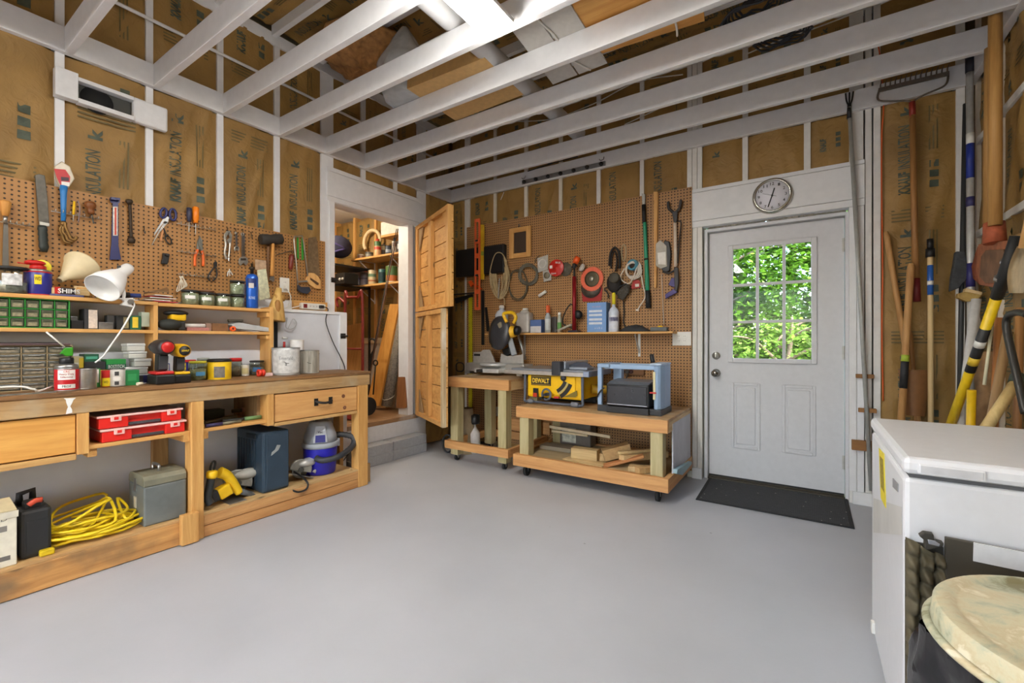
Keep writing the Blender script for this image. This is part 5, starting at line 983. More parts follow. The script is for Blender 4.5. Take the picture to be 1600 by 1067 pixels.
# ---- bench top, right group
can('navy spray can with yellow shield behind the yellow drill', 'C4', 362,785, 622, 27, -3.17, ZT, P((44,40,140), .35), [(P((250,216,30), .4), .55, .92, .9)], RED, [('WD-40', .74, .14, .7, INK)], name='spray_can')
carton('tall white and blue screw carton behind the drills', 'C4', 205, 242, 740, 588, -3.19, ZT, .05, P((80,90,170), .5), [(WH, .2, .8, .5, .95)])
carton('lime green carton behind the drills', 'C4', 234, 275, 740, 665, -3.2, ZT, .05, P((150,190,40), .5))
PEAN = P((160,150,124), .6, var=.5, bump=1, scale=70)
jar('glass jar with red lid at the back behind the spray can', 'C4', 410,770, 608, 44, -3.27, ZT, RED, PEAN)
jar('glass jar with yellow lid and blue label', 'C4', 475,800, 640, 64, -3.15, ZT, P((206,204,60), .4), P((150,150,112), .6, var=.5, bump=1, scale=70), .12, (SKY, .25, .45, .35))
jar('grey-lidded glass jar behind the yellow-lidded one', 'C4', 522,790, 616, 46, -3.23, ZT, P((160,164,158), .4), PEAN, .12)
can('yellow plastic tub with black lid on the bench', 'C4', 655,798, 655, 86, -3.13, ZT, P((246,200,24), .4), [(P((120,116,110), .5, var=.2, scale=60), .12, .75, .9)], P((246,206,40), .4), name='plastic_tub', cat='tub')
y_, r_, h_, a_ = put('C4', 655,798, 655, 86, -3.13)
thing('tub_lid', 'black round lid on the yellow plastic tub', 'lid', [('lid', mb().lathe([(r_*1.03,h_+.0008),(r_*1.03,h_+.012),(r_*.9,h_+.02),(0,h_+.017)], (-3.13, y_, ZT)), BLACK)])
jar('tall clear jar with red lid at the wall behind the bench', 'C4', 790,752, 600, 48, -3.29, ZT, RED, P((120,104,84), .6, var=.4, bump=1, scale=60), .19, None, JARG, .55)
can('small white pill bottle with cream label', 'C4', 868,740, 648, 30, -3.28, ZT, P((226,220,200), .4), [(P((220,206,150), .5), .2, .7, 1.6)], WH, name='pill_bottle', cat='bottle')
jar('clear jar with black lid beside the shelf end', 'C4', 967,745, 625, 56, -3.29, ZT, BLACK, P((140,138,134), .5, .2, var=.5, bump=1, scale=60), .12, (P((60,110,160), .5), .25, .55), JARG, .55)
ya, yb2, h2 = span('C4', 962,1045, 772, 712, -3.1)
thing('tape_roll', 'bright red roll of tape standing on the bench', 'tape', [('roll', mb().lathe([(.014,0),(.024,0),(.024,.02),(.014,.02),(.014,0)], (-3.12, (ya+yb2)/2-.012, ZT+.0245), (0,1,0), 20).lathe([(.015,0),(.0235,0),(.0235,.018),(.015,.018),(.015,0)], (-3.12, (ya+yb2)/2+.01, ZT+.0245), (0,1,0), 20), P((230,58,36), .35))])
carton('pale pink eraser block beside the red tape', 'C4', 1030, 1100, 772, 746, -3.11, ZT, .03, P((232,200,196), .6), name='eraser', cat='eraser')
can('large silvery white paint can, scuffed, at the bench end', 'C4', 1210,768, 542, 106, -3.14, ZT, P((196,198,198), .38, .35, var=.16, scale=18), [(P((206,206,204), .45, var=.15, scale=40), .08, .92, 2.2)], GALV, [('Emerald', .62, .12, .95, P((140,140,142), .5)), ('a', .4, .1, .12, P((60,60,64), .5))], True, 'paint_can', 'paint can')
can('paint can streaked with grey and black drips at the bench end', 'C4', 1400,752, 562, 80, -3.16, ZT, P((186,182,168), .5, var=.3, scale=25), [(W((204,200,186),(110,106,98),'z', knots=False), .04, .96, 2.6)], GALV, (), True, 'paint_can', 'paint can')
can('white paper roll standing behind the scuffed paint cans', 'C4', 1300,720, 448, 54, -3.29, ZT, P((232,230,228), .7), (), WH, name='paper_roll', cat='paper roll')
thing('red_nozzle', 'small red and white caulk nozzle behind the large paint can', 'nozzle', [('stem', mb().tube([onX(k, -3.27) for k in q('C4', 1195,560, 1195,500)], .009, 8), P((176,40,36), .4)), ('lever', mb().tube([onX(k, -3.27) for k in q('C4', 1180,470, 1220,472)], .008, 8), P((200,200,196), .4)), ('base', mb().lathe([(.012,0),(.012,.16)], (-3.27, onX(q('C4', 1195,600), -3.27).y, ZT)), WH)])
carton('white paint-spattered board strip lying at the wall on the bench', 'C4', 380, 1000, 745, 720, -3.325, ZT, .02, P((222,196,150), .6), name='wood_strip', cat='board')
ya, yb2, h2 = span('C3', 0,430, 1010, 985, -3.0)
thing('white_extension_cord', 'white cord lying along the front of the bench', 'cord', [('cord', mb().tube(spl([Vector((-3.03, -.1, ZT+.005)), Vector((-3.02, ya, ZT+.035)), Vector((-3.0, ya+.1, ZT+.02)), Vector((-3.02, yb2-.06, ZT+.006)), Vector((-3.08, yb2, ZT+.02))], 6), .0045, 8), PLASTIC)])
thing('steel_rule', 'grey steel rule lying at the bench front below the brown cabinet', 'ruler', [('strip', mb().box((-2.99, ya-.1, ZT), (-2.955, yb2-.01, ZT+.004)), P((140,144,140), .4, .5, var=.2))])
# ================================================================ things under the bench
def case_box(label, z, dy):
    X = XB-.025; ya, yb_ = onX(q('C5', 818+dy, 450), X).y, onX(q('C5', 1540+dy, 400), X).y; h = .069; w = yb_-ya; RD = P((226,38,28), .38, var=.03); LID = P((240,190,180), .3, var=.03)
    ps = [('tray', mb().box((X-.28, ya+.008, z), (X-.02, yb_-.008, z+h-.014)), RD, .005), ('front_block', mb().box((X-.02, ya+.008, z+.001), (X, ya+w*.34, z+h-.014)), RD, .004), ('front_block', mb().box((X-.02, yb_-w*.27, z+.001), (X, yb_-.008, z+h-.014)), RD, .004),
      ('lid', mb().box((X-.29, ya, z+h-.0135), (X+.006, yb_, z+h-.002)), LID, .004), ('handle', mb().box((X-.019, ya+w*.345, z+.004), (X-.008, yb_-w*.275, z+.02)), P((64,64,68), .6, bump=1, scale=90), .003)]
    for u in (.2, .85): ps.append(('latch', mb().box((X+.001, ya+w*u-.022, z+h-.034), (X+.01, ya+w*u+.022, z+h-.004)), LID, .003)); ps.append(('latch>button', mb().box((X+.0095, ya+w*u-.009, z+h-.026), (X+.0115, ya+w*u+.009, z+h-.012)), RD))
    thing('organizer_case', label, 'organizer case', ps, group='red organizer cases')
case_box('red organizer case with pale lid, upper of the two in the bench cubby', zc+.0705, -14); case_box('red organizer case with pale lid, lower of the two in the bench cubby', zc+.001, 14)
# ---- yellow extension cord heap
rr = random.Random(11); cy = onX(q('C7', 620, 450), -3.1).y; pts = []
for i in range(15):
    a0 = rr.uniform(0, 6.28); cx_, cy_ = -3.12+rr.uniform(-.03,.03), cy+rr.uniform(-.06,.06); rx_, ry_ = rr.uniform(.08,.13), rr.uniform(.13,.2)
    for k in range(9):
        t = a0+k*.74; z = zs+.009+.0042*i+.012*math.sin(k*1.9+i)**2
        if i in (11, 13): z += .07*max(0, math.sin(t+i))+.03
        pts.append(Vector((max(-3.3, min(-2.97, cx_+rx_*math.cos(t))), cy_+ry_*math.sin(t), z)))
thing('yellow_extension_cord', 'heap of yellow extension cord coiled under the bench', 'cord', [('cord', mb().tube(spl(pts, 4), .0068, 8), P((240,208,30), .4, var=.04)), ('plug', mb().box((-3.0, cy-.2, zs+.001), (-2.97, cy-.15, zs+.03)), P((222,190,30), .4), .006)])
# ---- black drill case
X = -3.0; y0, y1 = onX(q('C7', 140, 500), X).y, onX(q('C7', 362, 500), X).y; zt_ = onX(q('C7', 250, 335), X).z
BP = P((42,43,44), .5, var=.08)
thing('drill_case', 'black upright plastic tool case with an orange latch under the bench', 'tool case', [('shell', mb().box((X-.12, y0, zs+.001), (X, y1, zt_)), BP, .014), ('shell', mb().box((X-.25, y0, zs+.001), (X-.125, y1, zt_-.004)), BP, .014), ('lid_hump', mb().box((X-.11, y0+.02, zt_-.012), (X-.03, y1-.02, zt_+.03)), BP, .01), ('latch', mb().tube(spl([(X-.02, y0+.03, zt_+.02), (X-.016, (y0+y1)/2, zt_+.036), (X-.02, y1-.03, zt_+.034)], 4), .012, 8, sq=.6), P((196,70,40), .5)), ('handle', mb().tube([(X-.15, y0+.02, zt_), (X-.15, y0+.02, zt_+.05), (X-.15, y1-.04, zt_+.06), (X-.15, y1-.04, zt_)], .014, 8), BP), ('front_panel', mb().box((X, y0+.02, zs+.02), (X+.004, y1-.012, zt_-.05)), P((38,39,40), .45), .004)])
# ---- dog-eared white carton
X = -2.975; y1 = onX(q('C7', 118, 560), X).y; zt_ = onX(q('C7', 70, 350), X).z; y0 = y1-.3
CB = P((222,216,196), .7, var=.06)
thing('cardboard_box', 'worn white cardboard carton with printed marks at the left end of the deck', 'box', [('side', mb().box((X-.25, y0, zs+.001), (X, y1, zt_)), CB, .003), ('flap', mb().prism([Vector((X, y0, zt_)), Vector((X, y1, zt_)), Vector((X-.09, y1-.01, zt_+.04)), Vector((X-.09, y0, zt_+.045))], (0,0,.004)), P((206,190,150), .7)), ('flap', mb().prism([Vector((X, y0, zt_-.03)), Vector((X, y1+.004, zt_-.03)), Vector((X+.004, y1+.004, zt_)), Vector((X+.004, y0, zt_))], (.003,0,0)), CB),
   ('print_patch', mb().box((X, y1-.065, zs+.16), (X+.0008, y1-.03, zs+.185)), P((130,126,118), .6)), ('print_patch', mb().box((X, y1-.06, zs+.03), (X+.0008, y1-.02, zs+.05)), P((110,106,100), .6)), ('lettering', letters(mb(), 'FEED', (X+.0008, y1-.06, zs+.215), (0,1,0), (0,0,1), .06, .016), P((110,106,98), .6))])
# ---- grey metal box
x0, x1, y0, y1, z1 = -3.215, -2.985, .905, 1.103, .42
GM = P((124,130,128), .45, .35, var=.1, scale=12)
thing('metal_box', 'grey painted steel box with rounded lid and handle under the bench', 'tool box', [('body', mb().box((x0, y0, zs+.001), (x1, y1, z1-.06)), GM, .008), ('lid', mb().prism([Vector((x0, y0, z1-.059)), Vector((x1, y0, z1-.059)), Vector((x1, y0, z1-.025)), Vector((x1-.02, y0, z1-.006)), Vector((x1-.05, y0, z1)), Vector((x0+.05, y0, z1)), Vector((x0+.02, y0, z1-.006)), Vector((x0, y0, z1-.025))], (0, y1-y0, 0)), P((134,132,112), .5, .2, var=.15, scale=12), .003), ('handle', mb().tube(spl([((x0+x1)/2-.04, y0+.09, z1), ((x0+x1)/2-.04, y0+.09, z1+.03), ((x0+x1)/2+.04, y0+.09, z1+.03), ((x0+x1)/2+.04, y0+.09, z1)], 5), .008, 8), STEEL), ('hinge', mb().box((x0+.09, y0-.004, z1-.1), (x0+.12, y0, z1-.03)), STEEL), ('hinge', mb().box((x0+.09, y0-.004, z1-.19), (x0+.12, y0, z1-.13)), P((196,190,170), .5))])
# ---- navy case
x0, x1, y0, y1, z1 = -3.34, -2.985, 1.534, 1.715, .548
NB = P((48,66,82), .45, var=.12, scale=10)
ps = [('shell', mb().box((x0, y0, zs+.001), (x1, y1, z1)), NB, .014), ('front_panel', mb().box((x1, y0+.02, zs+.015), (x1+.008, y1-.012, z1-.015)), NB, .006), ('carry_handle', mb().box((x1-.2, y0-.012, z1-.05), (x1-.08, y0, z1-.02)), P((30,40,48), .5), .005), ('scuff', mb().prism([Vector((x1+.0082, y0+.05+.5*(a_*.1), z1-.16+b_*.06)) for a_, b_ in ((0,0),(1,.5),(1.3,1),(.8,1.1),(.5,.6),(.1,.4))], (.0006,0,0)), P((150,156,156), .6))]
for i in range(7): ps.append(('rib', mb().box((x0+.03+.036*i, y0-.006, zs+.02), (x0+.046+.036*i, y0, z1-.06)), P((34,50,64), .45), .003))
thing('navy_case', 'large navy plastic tool case standing upright in the bench middle', 'tool case', ps)
# ---- corded tools in front of it
Yv = lambda x, y, X=-3.03: onX(q('C6', x, y), X)
DY = P((242,196,26), .4, var=.03); GRT = P((92,96,100), .5)
thing('corded_drill', 'yellow corded power tool with grey snout lying by the navy case', 'power tool', [('body', mb().tube(spl([Yv(305,765), Yv(360,790), Yv(410,850), Yv(455,920)], 6), [.034-.0006*i for i in range(19)], 14), DY), ('nose', mb().tube([Yv(450,905), Yv(520,925), Yv(598,955)], [.02,.016,.01], 10), GRT), ('gear_case', mb().beam(Yv(290,935), Yv(385,880), .06, .075), DY, .01), ('boot', mb().beam(Yv(235,960), Yv(295,930), .05, .07), P((44,44,46), .6), .01), ('base_plate', mb().box((-3.1, Yv(340,0).y, zs+.001), (-2.96, Yv(470,0).y, zs+.006)), STEEL)])
thing('angle_grinder', 'black-handled tool with yellow collar and cord loop beside the bench leg', 'power tool', [('grip', mb().tube(spl([Yv(245,800,-2.99), Yv(230,880,-2.99), Yv(215,960,-2.98), Yv(240,1005,-2.97)], 5), .022, 12), P((40,44,46), .55)), ('collar', mb().lathe([(.02,-.02),(.03,-.01),(.03,.02),(.02,.028)], Yv(248,788,-2.99), (0,.1,1), 16), DY), ('cord', mb().tube(spl([Yv(250,770,-2.99), Yv(235,740,-3.0), Yv(250,690,-3.0), Yv(270,682,-3.0), Yv(272,710,-3.0), Yv(258,760,-3.0)], 5), .006, 8), BLACK)])
def circ_saw(label, cx, cy, X, r, nm):
    c = Yv(cx, cy, X); u = Vector((.35, .88, -.32)).normalized(); n = Vector((.86, -.42, .2)); n = (n-u*n.dot(u)).normalized(); v = n.cross(u).normalized()
    if v.z < 0: v = -v
    c.z = zs+.004+r*.85
    arc = [c+u*r*math.cos(t)+v*r*math.sin(t) for t in [math.radians(d) for d in range(-8, 189, 14)]]
    thing('circular_saw', label, 'circular saw', [('guard', mb().prism(arc, n*.035), P((150,150,144), .4, .5, var=.1), .004), ('blade', mb().lathe([(0,0),(r*.7,.0),(r*.7,.002),(0,.002)], c+n*.012-v*r*.05, n, 28), P((96,96,94), .35, .7)), ('lower_guard', mb().prism([c-v*r*.02+u*r*.8*math.cos(t)+v*r*.8*math.sin(t)+n*.02 for t in [math.radians(d) for d in range(180, 300, 12)]]+[c+n*.02], n*.01), P((120,120,116), .4, .5)), ('housing', mb().ball(c+u*r*.45+v*r*.75+n*.01, (r*.55, r*.95, r*.42), 16, 10), P((176,176,168), .45) if not nm else P((196,196,192), .35, .3)), ('arbor', mb().cyl(c+n*.03, c+n*.045, r*.25, n=14), P((90,90,88), .4, .6)),
      ('shoe', mb().prism([c-v*r*.5+u*s1*r*1.25+n*s2 for s1, s2 in ((-1,-.03),(1,-.03),(1,.075),(-1,.075))], -v*.004), STEEL), ('motor', mb().cyl(c, c-n*.07+v*.01, r*.42, n=16), P((60,60,60), .5)), ('handle', mb().tube(spl([c+u*r*.2+v*r*.9, c+u*r*.9+v*r*1.15, c+u*r*1.5+v*r*.6, c+u*r*1.35-v*r*.1], 5), .014, 10), P((170,170,164), .5) if nm else P((54,54,54), .5))])
circ_saw('grey-guarded circular saw behind the yellow power tool', 440, 790, -3.13, .085, 0)
circ_saw('silver circular saw between the navy case and the blue vacuum', 915, 690, -3.1, .075, 1)
thing('power_lead', 'black saw cord looping over the deck edge by the navy case', 'cord', [('lead', mb().tube(spl([Yv(870,760,-3.08), Yv(930,800,-3.0), Yv(975,850,-2.936), Yv(960,895,-2.936), Yv(900,915,-2.936), Yv(845,895,-2.96)], 6), .0065, 8), BLACK)])
# ---- shop vacuum
o = Vector((-3.125, 2.04, zs+.001)); r = .125; a0 = math.atan2(-2.04, 3.125); fr = Vector((math.cos(a0), math.sin(a0), 0)); sd = Vector((-fr.y, fr.x, 0))
VG = P((158,164,172), .42, var=.03); VB = P((42,40,178), .38, var=.03)
hp = [o+fr*(r*1.0)+sd*(-.03)+Vector((0,0,.14)), o+fr*(r*1.25)+sd*.02+Vector((0,0,.125)), o+fr*(r*1.1)+sd*.13+Vector((0,0,.14)), o+fr*.02+sd*.23+Vector((0,0,.18)), o-fr*.03+sd*.24+Vector((0,0,.24)), o-fr*.04+sd*.14+Vector((0,0,.27)), o-fr*.04+sd*.07+Vector((0,0,.25))]
hs = spl(hp, 9)
thing('shop_vacuum', 'small blue and grey shop vacuum with black ribbed hose under the bench end', 'vacuum', [('tank', mb().lathe([(r*.82,0),(r*.88,.01),(r*.98,.2),(r*.98,.205)], o, n=32), VB), ('rim', mb().lathe([(r,.2),(r*1.05,.205),(r*1.05,.235),(r*.98,.24)], o, n=32), VG), ('motor_head', mb().lathe([(r*.97,.24),(r*.92,.29),(r*.72,.36),(r*.6,.39),(r*.4,.395),(0,.395)], o, n=32), VG), ('head_panel', mb().prism([o+fr*(r*.93)+sd*-.05+Vector((0,0,.25)), o+fr*(r*.93)+sd*.05+Vector((0,0,.25)), o+fr*(r*.68)+sd*.035+Vector((0,0,.37)), o+fr*(r*.68)+sd*-.035+Vector((0,0,.37))], fr*.012), P((176,180,186), .4), .004),
   ('label', mb().prism([o+fr*(r*1.05)+sd*-.035+Vector((0,0,.255)), o+fr*(r*1.05)+sd*.035+Vector((0,0,.255)), o+fr*(r*.93)+sd*.033+Vector((0,0,.305)), o+fr*(r*.93)+sd*-.033+Vector((0,0,.305))], fr*.003), P((40,44,120), .4)), ('lettering', letters(mb(), 'Vac', o+fr*(r*.87+.012)+Vector((0,0,.328)), sd, (fr*-.45+Vector((0,0,1))), .035, .018, .002, .02), INK),
   ('handle', mb().tube(spl([o+sd*-.045+Vector((0,0,.385)), o+sd*-.035+Vector((0,0,.41)), o+sd*.035+Vector((0,0,.41)), o+sd*.045+Vector((0,0,.385))], 4), .009, 8), P((110,114,120), .5)),
   ('hose', mb().tube(hs, [.021+.0025*(i % 2) for i in range(len(hs))], 12), P((52,54,58), .5)), ('latch', mb().box(o+sd*(r*1.0)+Vector((-.012,-.012,.19)), o+sd*(r*1.0)+Vector((.012,.012,.25))), VG, .003)])
thing('vacuum_lead', 'black lead rising along the wall behind the shop vacuum', 'cord', [('lead', mb().tube(spl([onX(k, XLW+.012) for k in q('C6', 1335,330, 1325,470, 1300,590, 1250,670, 1205,705)], 6), .004, 7), BLACK)])
# ---- hand tools in the small cubby
Zc = zc+.001
def lying(label, name, cat, v, x0, y0, x1, y1, X0, X1, r, c, grip_c=None, dz=0):
    a, b = onX(q(v, x0, y0), X0), onX(q(v, x1, y1), X1); a.z = b.z = Zc+r+dz; m = a+(b-a)*.55
    ps = [('bar', mb().tube([a, m], r*.8, 10), c), ('grip', mb().tube([m, b], r, 10), grip_c or c)]
    thing(name, label, cat, ps)
lying('long chisel with purple handle at the front of the small cubby', 'wood_chisel', 'chisel', 'C6', 470, 375, 200, 378, -2.99, -2.985, .011, P((120,114,92), .5), P((60,54,96), .5))
lying('green-handled pruning tool in the small cubby', 'pruning_tool', 'hand tool', 'C6', 330, 345, 620, 335, -3.06, -3.02, .013, P((52,52,48), .5), P((104,140,88), .5))
lying('grey pipe wrench handle lying across the small cubby', 'pipe_wrench', 'wrench', 'C6', 190, 320, 430, 300, -3.1, -3.17, .014, P((120,118,104), .5, .4), None)
lying('round-headed tool with brown and chrome knob at the back of the cubby', 'ball_tool', 'hand tool', 'C6', 400, 330, 530, 310, -3.22, -3.21, .016, P((90,84,70), .5, .4), P((170,130,110), .4), .03)
carton('dark green metal case at the back of the small cubby', 'C6', 195, 345, 300, 230, -3.26, Zc, .08, P((52,66,62), .5), name='metal_case', cat='case')
# ================================================================ closet contents
YSH = 3.36
def CY(v, *xy, y=YSH): return [onY(p, y) for p in ([q(v, *xy)] if len(xy) == 2 else q(v, *xy))]
zu = sum(p.z for p in CY('G4', 175,478, 720,378))/2; zl = sum(p.z for p in CY('G4', 240,735, 720,668))/2
xa = CY('G4', 175,480)[0].x; xb_ = XL-.16
for nm, z, lab in (('upper', zu, 'upper pine shelf in the closet holding spray cans'), ('lower', zl, 'lower pine shelf in the closet holding paint cans')):
    ps = [('board', mb().box((xa, YSH, z-.022), (xb_, YC1-.001, z)), pine('x'), .002)]
    for x in (xa+.12, xa+.66): ps.append(('bracket', mb().box((x-.01, YC1-.006, z-.2), (x+.01, YC1-.001, z-.022)).box((x-.01, YSH+.02, z-.026), (x+.01, YC1-.001, z-.022)).beam((x, YSH+.03, z-.026), (x, YC1-.006, z-.18), .012, .004, (1,0,0)), WHITEW))
    thing('closet_shelf', lab, 'shelf', ps)
def ccan(label, v, cx, yb_, yt, hw, y, z, body, bands=(), top=None, name='paint_can', cat='can', cone=False, bail=False):
    P_ = onY(q(v, cx, (yb_+yt)/2), y); s = mpp(P_)/VIEW[v][0]; r = hw*s; h = (yb_-yt)*s; o = (P_.x, y, z+.0005); a = math.atan2(-y, -P_.x)
    ps = [('body', mb().lathe([(r*.97,0),(r,.004),(r,h*(.8 if cone else 1)-.003),(r*.95,h*(.8 if cone else 1))], o), body), ('lid', mb().lathe([(r*.55,h*.8),(r*.55,h),(0,h)], o) if cone else mb().lathe([(r*1.02,h-.004),(r*1.02,h),(r*.85,h),(r*.82,h-.004),(0,h-.004)], o), top or STEEL)]
    for c, z0, z1 in bands: ps.append(('label', band(mb(), o, r, a, 2.4, o[2]+h*z0, o[2]+h*z1), c))
    if bail: ps.append(('bail', mb().tube(spl([(P_.x-r, y, o[2]+h*.8), (P_.x-r*.7, y-r*.3, o[2]+h*1.12), (P_.x, y-r*.4, o[2]+h*1.2), (P_.x+r*.7, y-r*.3, o[2]+h*1.12), (P_.x+r, y, o[2]+h*.8)], 5), .003, 6), DARKST))
    thing(name, label, cat, ps)
TEAL = P((60,110,110), .4)
ccan('white paint can with a lilac label at the left of the lower closet shelf', 'G4', 213, 728, 578, 56, 3.47, zl, P((200,196,206), .4), [(P((190,180,200), .4), .3, .85), (P((90,70,110), .4), .5, .6)])
ccan('grey paint can with a purple band on the lower closet shelf', 'G4', 308, 714, 572, 38, 3.5, zl, P((130,124,130), .4), [(P((150,146,160), .4), .1, .5), (P((90,84,104), .4), .5, .6)])
ccan('beige and green paint can in the middle of the lower closet shelf', 'G4', 385, 705, 556, 40, 3.47, zl, P((210,190,150), .4), [(P((110,140,110), .4), .55, .75), (P((190,120,80), .4), .25, .35)])
ccan('teal paint can behind the fishing rods on the lower shelf', 'G4', 484, 692, 538, 35, 3.5, zl, TEAL, [(P((30,60,66), .4), .2, .8)])
ccan('green and orange stain can on the lower closet shelf', 'G4', 577, 680, 512, 56, 3.47, zl, P((120,150,70), .4), [(P((86,120,60), .4), .45, .95), (P((200,110,50), .4), .12, .45), (P((236,226,210), .4), .0, .1)])
ccan('shiny silver paint can at the right of the lower closet shelf', 'G4', 680, 665, 502, 43, 3.47, zl, P((206,202,196), .22, .85), [(P((150,140,130), .4), .1, .9)], None, 'paint_can', 'can', False, True)
ccan('red-topped spray can behind the grey paint can', 'G4', 323, 700, 500, 17, 3.57, zl, P((190,180,180), .4), [(P((180,60,40), .4), .2, .8)], P((200,60,40), .4), 'spray_can', 'can', True)
ccan('squat white tin at the left of the upper closet shelf', 'G4', 275, 428, 372, 33, 3.47, zu, P((206,196,180), .4), [(P((150,120,100), .4), .3, .8)])
ccan('squat dark tin on the upper closet shelf', 'G4', 358, 422, 360, 38, 3.47, zu, P((74,74,66), .4), [(P((130,130,120), .4), .3, .7)])
ccan('tall orange and green aerosol tin on the upper closet shelf', 'G4', 440, 440, 260, 34, 3.46, zu, P((214,170,120), .4), [(P((196,60,40), .4), .4, .55), (P((70,110,60), .4), .6, .85)], P((190,60,40), .4), 'spray_can', 'can', True)
ccan('short dark blue tin on the upper closet shelf', 'G4', 547, 400, 305, 32, 3.46, zu, P((54,62,76), .4), [(P((150,160,170), .4), .3, .6)], BLACK)
ccan('pale spray can with black cap on the upper closet shelf', 'G4', 606, 392, 225, 26, 3.47, zu, P((196,188,176), .4), [(P((150,130,120), .4), .5, .7)], BLACK, 'spray_can', 'can', True)
ccan('black spray can with white print on the upper closet shelf', 'G4', 657, 388, 225, 25, 3.47, zu, P((46,46,50), .4), [(P((196,196,196), .4), .3, .6)], BLACK, 'spray_can', 'can', True)
ccan('black and yellow spray can at the right end of the upper closet shelf', 'G4', 700, 382, 222, 22, 3.48, zu, P((40,40,40), .4), [(P((200,180,60), .4), .1, .4)], BLACK, 'spray_can', 'can', True)
ccan('pale can behind the tall aerosol on the upper closet shelf', 'G4', 497, 400, 265, 28, 3.55, zu, P((96,92,84), .4), [(P((190,186,150), .4), .6, .9)])
c = CY('G4', 385, 300, y=3.55)[0]; s = mpp(c)/6.279
thing('foam_ring', 'cream horseshoe ring standing on the upper closet shelf', 'ring', [('ring', mb().tube([c+Vector((120*s*math.cos(t), 0, 112*s*math.sin(t))) for t in [math.radians(d) for d in range(-10, 221, 12)]], 17*s, 12), P((232,206,160), .6))])
bx_ = CY('G4', 540,130, 735,235, y=3.5)
thing('white_carton', 'white carton at the top of the closet under the ceiling', 'box', [('carton', mb().box((bx_[0].x, 3.4, bx_[1].z+.02), (XL-.16, YC1-.002, bx_[0].z)), P((222,214,204), .6), .002), ('shelf_strip', mb().box((bx_[0].x, 3.4, bx_[1].z-.005), (XL-.16, YC1-.002, bx_[1].z+.0195)), pine('x'))])
c = CY('G4', 60, 350, y=3.2)[0]; s = mpp(c)/6.279
thing('duffel_bag', 'dark navy duffel bag on the left side of the closet', 'bag', [('bag', mb().ball(c, (100*s, .16, 110*s), 18, 12), P((46,44,66), .8, var=.2, bump=.6, scale=30)), ('strap', mb().tube([c+Vector((90*s*math.cos(t), -.168*abs(math.sin(t))-.0, 60*s*math.sin(t)-30*s)) for t in [math.radians(d) for d in range(-60, 70, 10)]], .012, 8), P((70,60,110), .8))])
sh = CY('G4', -40,480, 118,500, -40,740, y=3.1)
thing('black_shelf', 'black wire shelf unit at the left of the closet', 'shelf', [('board', mb().box((sh[0].x-.2, 2.95, sh[0].z-.1), (sh[1].x, 3.45, sh[0].z-.08)), BLACK), ('board', mb().box((sh[0].x-.2, 2.95, sh[2].z-.02), (sh[1].x, 3.45, sh[2].z)), BLACK), ('post', mb().box((sh[1].x-.02, 3.43, .36), (sh[1].x, 3.45, sh[0].z-.08)), BLACK)])
p = CY('G4', 105,715, y=3.05)[0]
thing('black_radio', 'black radio with pale dials on the lower black shelf', 'radio', [('case', mb().box((p.x-.11, 3.02, sh[2].z), (p.x+.06, 3.2, sh[2].z+.12)), BLACK, .004), ('dial', mb().lathe([(.018,0),(.016,.008),(0,.009)], (p.x-.02, 3.02, sh[2].z+.05), (0,-1,0), 14), P((190,186,176), .5)), ('dial', mb().lathe([(.018,0),(.016,.008),(0,.009)], (p.x+.03, 3.02, sh[2].z+.05), (0,-1,0), 14), P((190,186,176), .5))])
# hand truck
RT = P((140,40,34), .4, var=.08); yh = 2.95; A = lambda x, y: CY('G4', x, y, y=yh)[0]
zl0 = .375; lx, rx_ = A(122, 950).x, A(290, 950).x
thing('hand_truck', 'dark red steel hand truck standing in the closet doorway', 'hand truck', [('frame', mb().tube(spl([(lx, yh, zl0), (lx, yh, A(0,880).z), A(150,848), A(240,845), (rx_, yh, A(0,890).z), (rx_, yh, zl0)], 6), .014, 10), RT), ('handle', mb().tube(spl([A(118,900), A(60,850), A(38,880), A(50,940)], 5), .014, 10), RT), ('crossbar', mb().tube([(lx, yh, 1.07), (rx_, yh, 1.07)], .01, 8), RT), ('crossbar', mb().tube([(lx, yh, .8), (rx_, yh, .8)], .01, 8), RT), ('toe_plate', mb().box((lx-.03, yh-.16, .374), (rx_+.03, yh+.0, .38)), RT), ('wheel', mb().cyl((lx+.02, yh+.1, .47), (lx+.055, yh+.1, .47), .095, n=24), RUBBER), ('wheel', mb().cyl((rx_-.055, yh+.1, .47), (rx_-.02, yh+.1, .47), .095, n=24), RUBBER)])
# rods
for i, (a, b, r, lab) in enumerate((((485,130), (385,1060), .009, 'brown fishing rod leaning in the closet, right of the pair'), ((470,130), (372,1060), .006, 'thin dark fishing rod leaning in the closet, left of the pair'))):
    p0, p1 = CY('G4', *a, y=2.9)[0], CY('G4', *b, y=2.9)[0]; p1 = p0+(p1-p0)*((p0.z-.375)/(p0.z-p1.z))
    thing('fishing_rod', lab, 'rod', [('rod', mb().tube([p0+Vector((0,.2,0)), p1], [r*.6, r], 8), W((110,72,44),(80,50,30),'z') if i == 0 else BLACK), ('grip', mb().tube([p1+(p0+Vector((0,.2,0))-p1)*.02, p1+(p0+Vector((0,.2,0))-p1)*.2], r*1.7, 10), P((70,56,44), .7))])
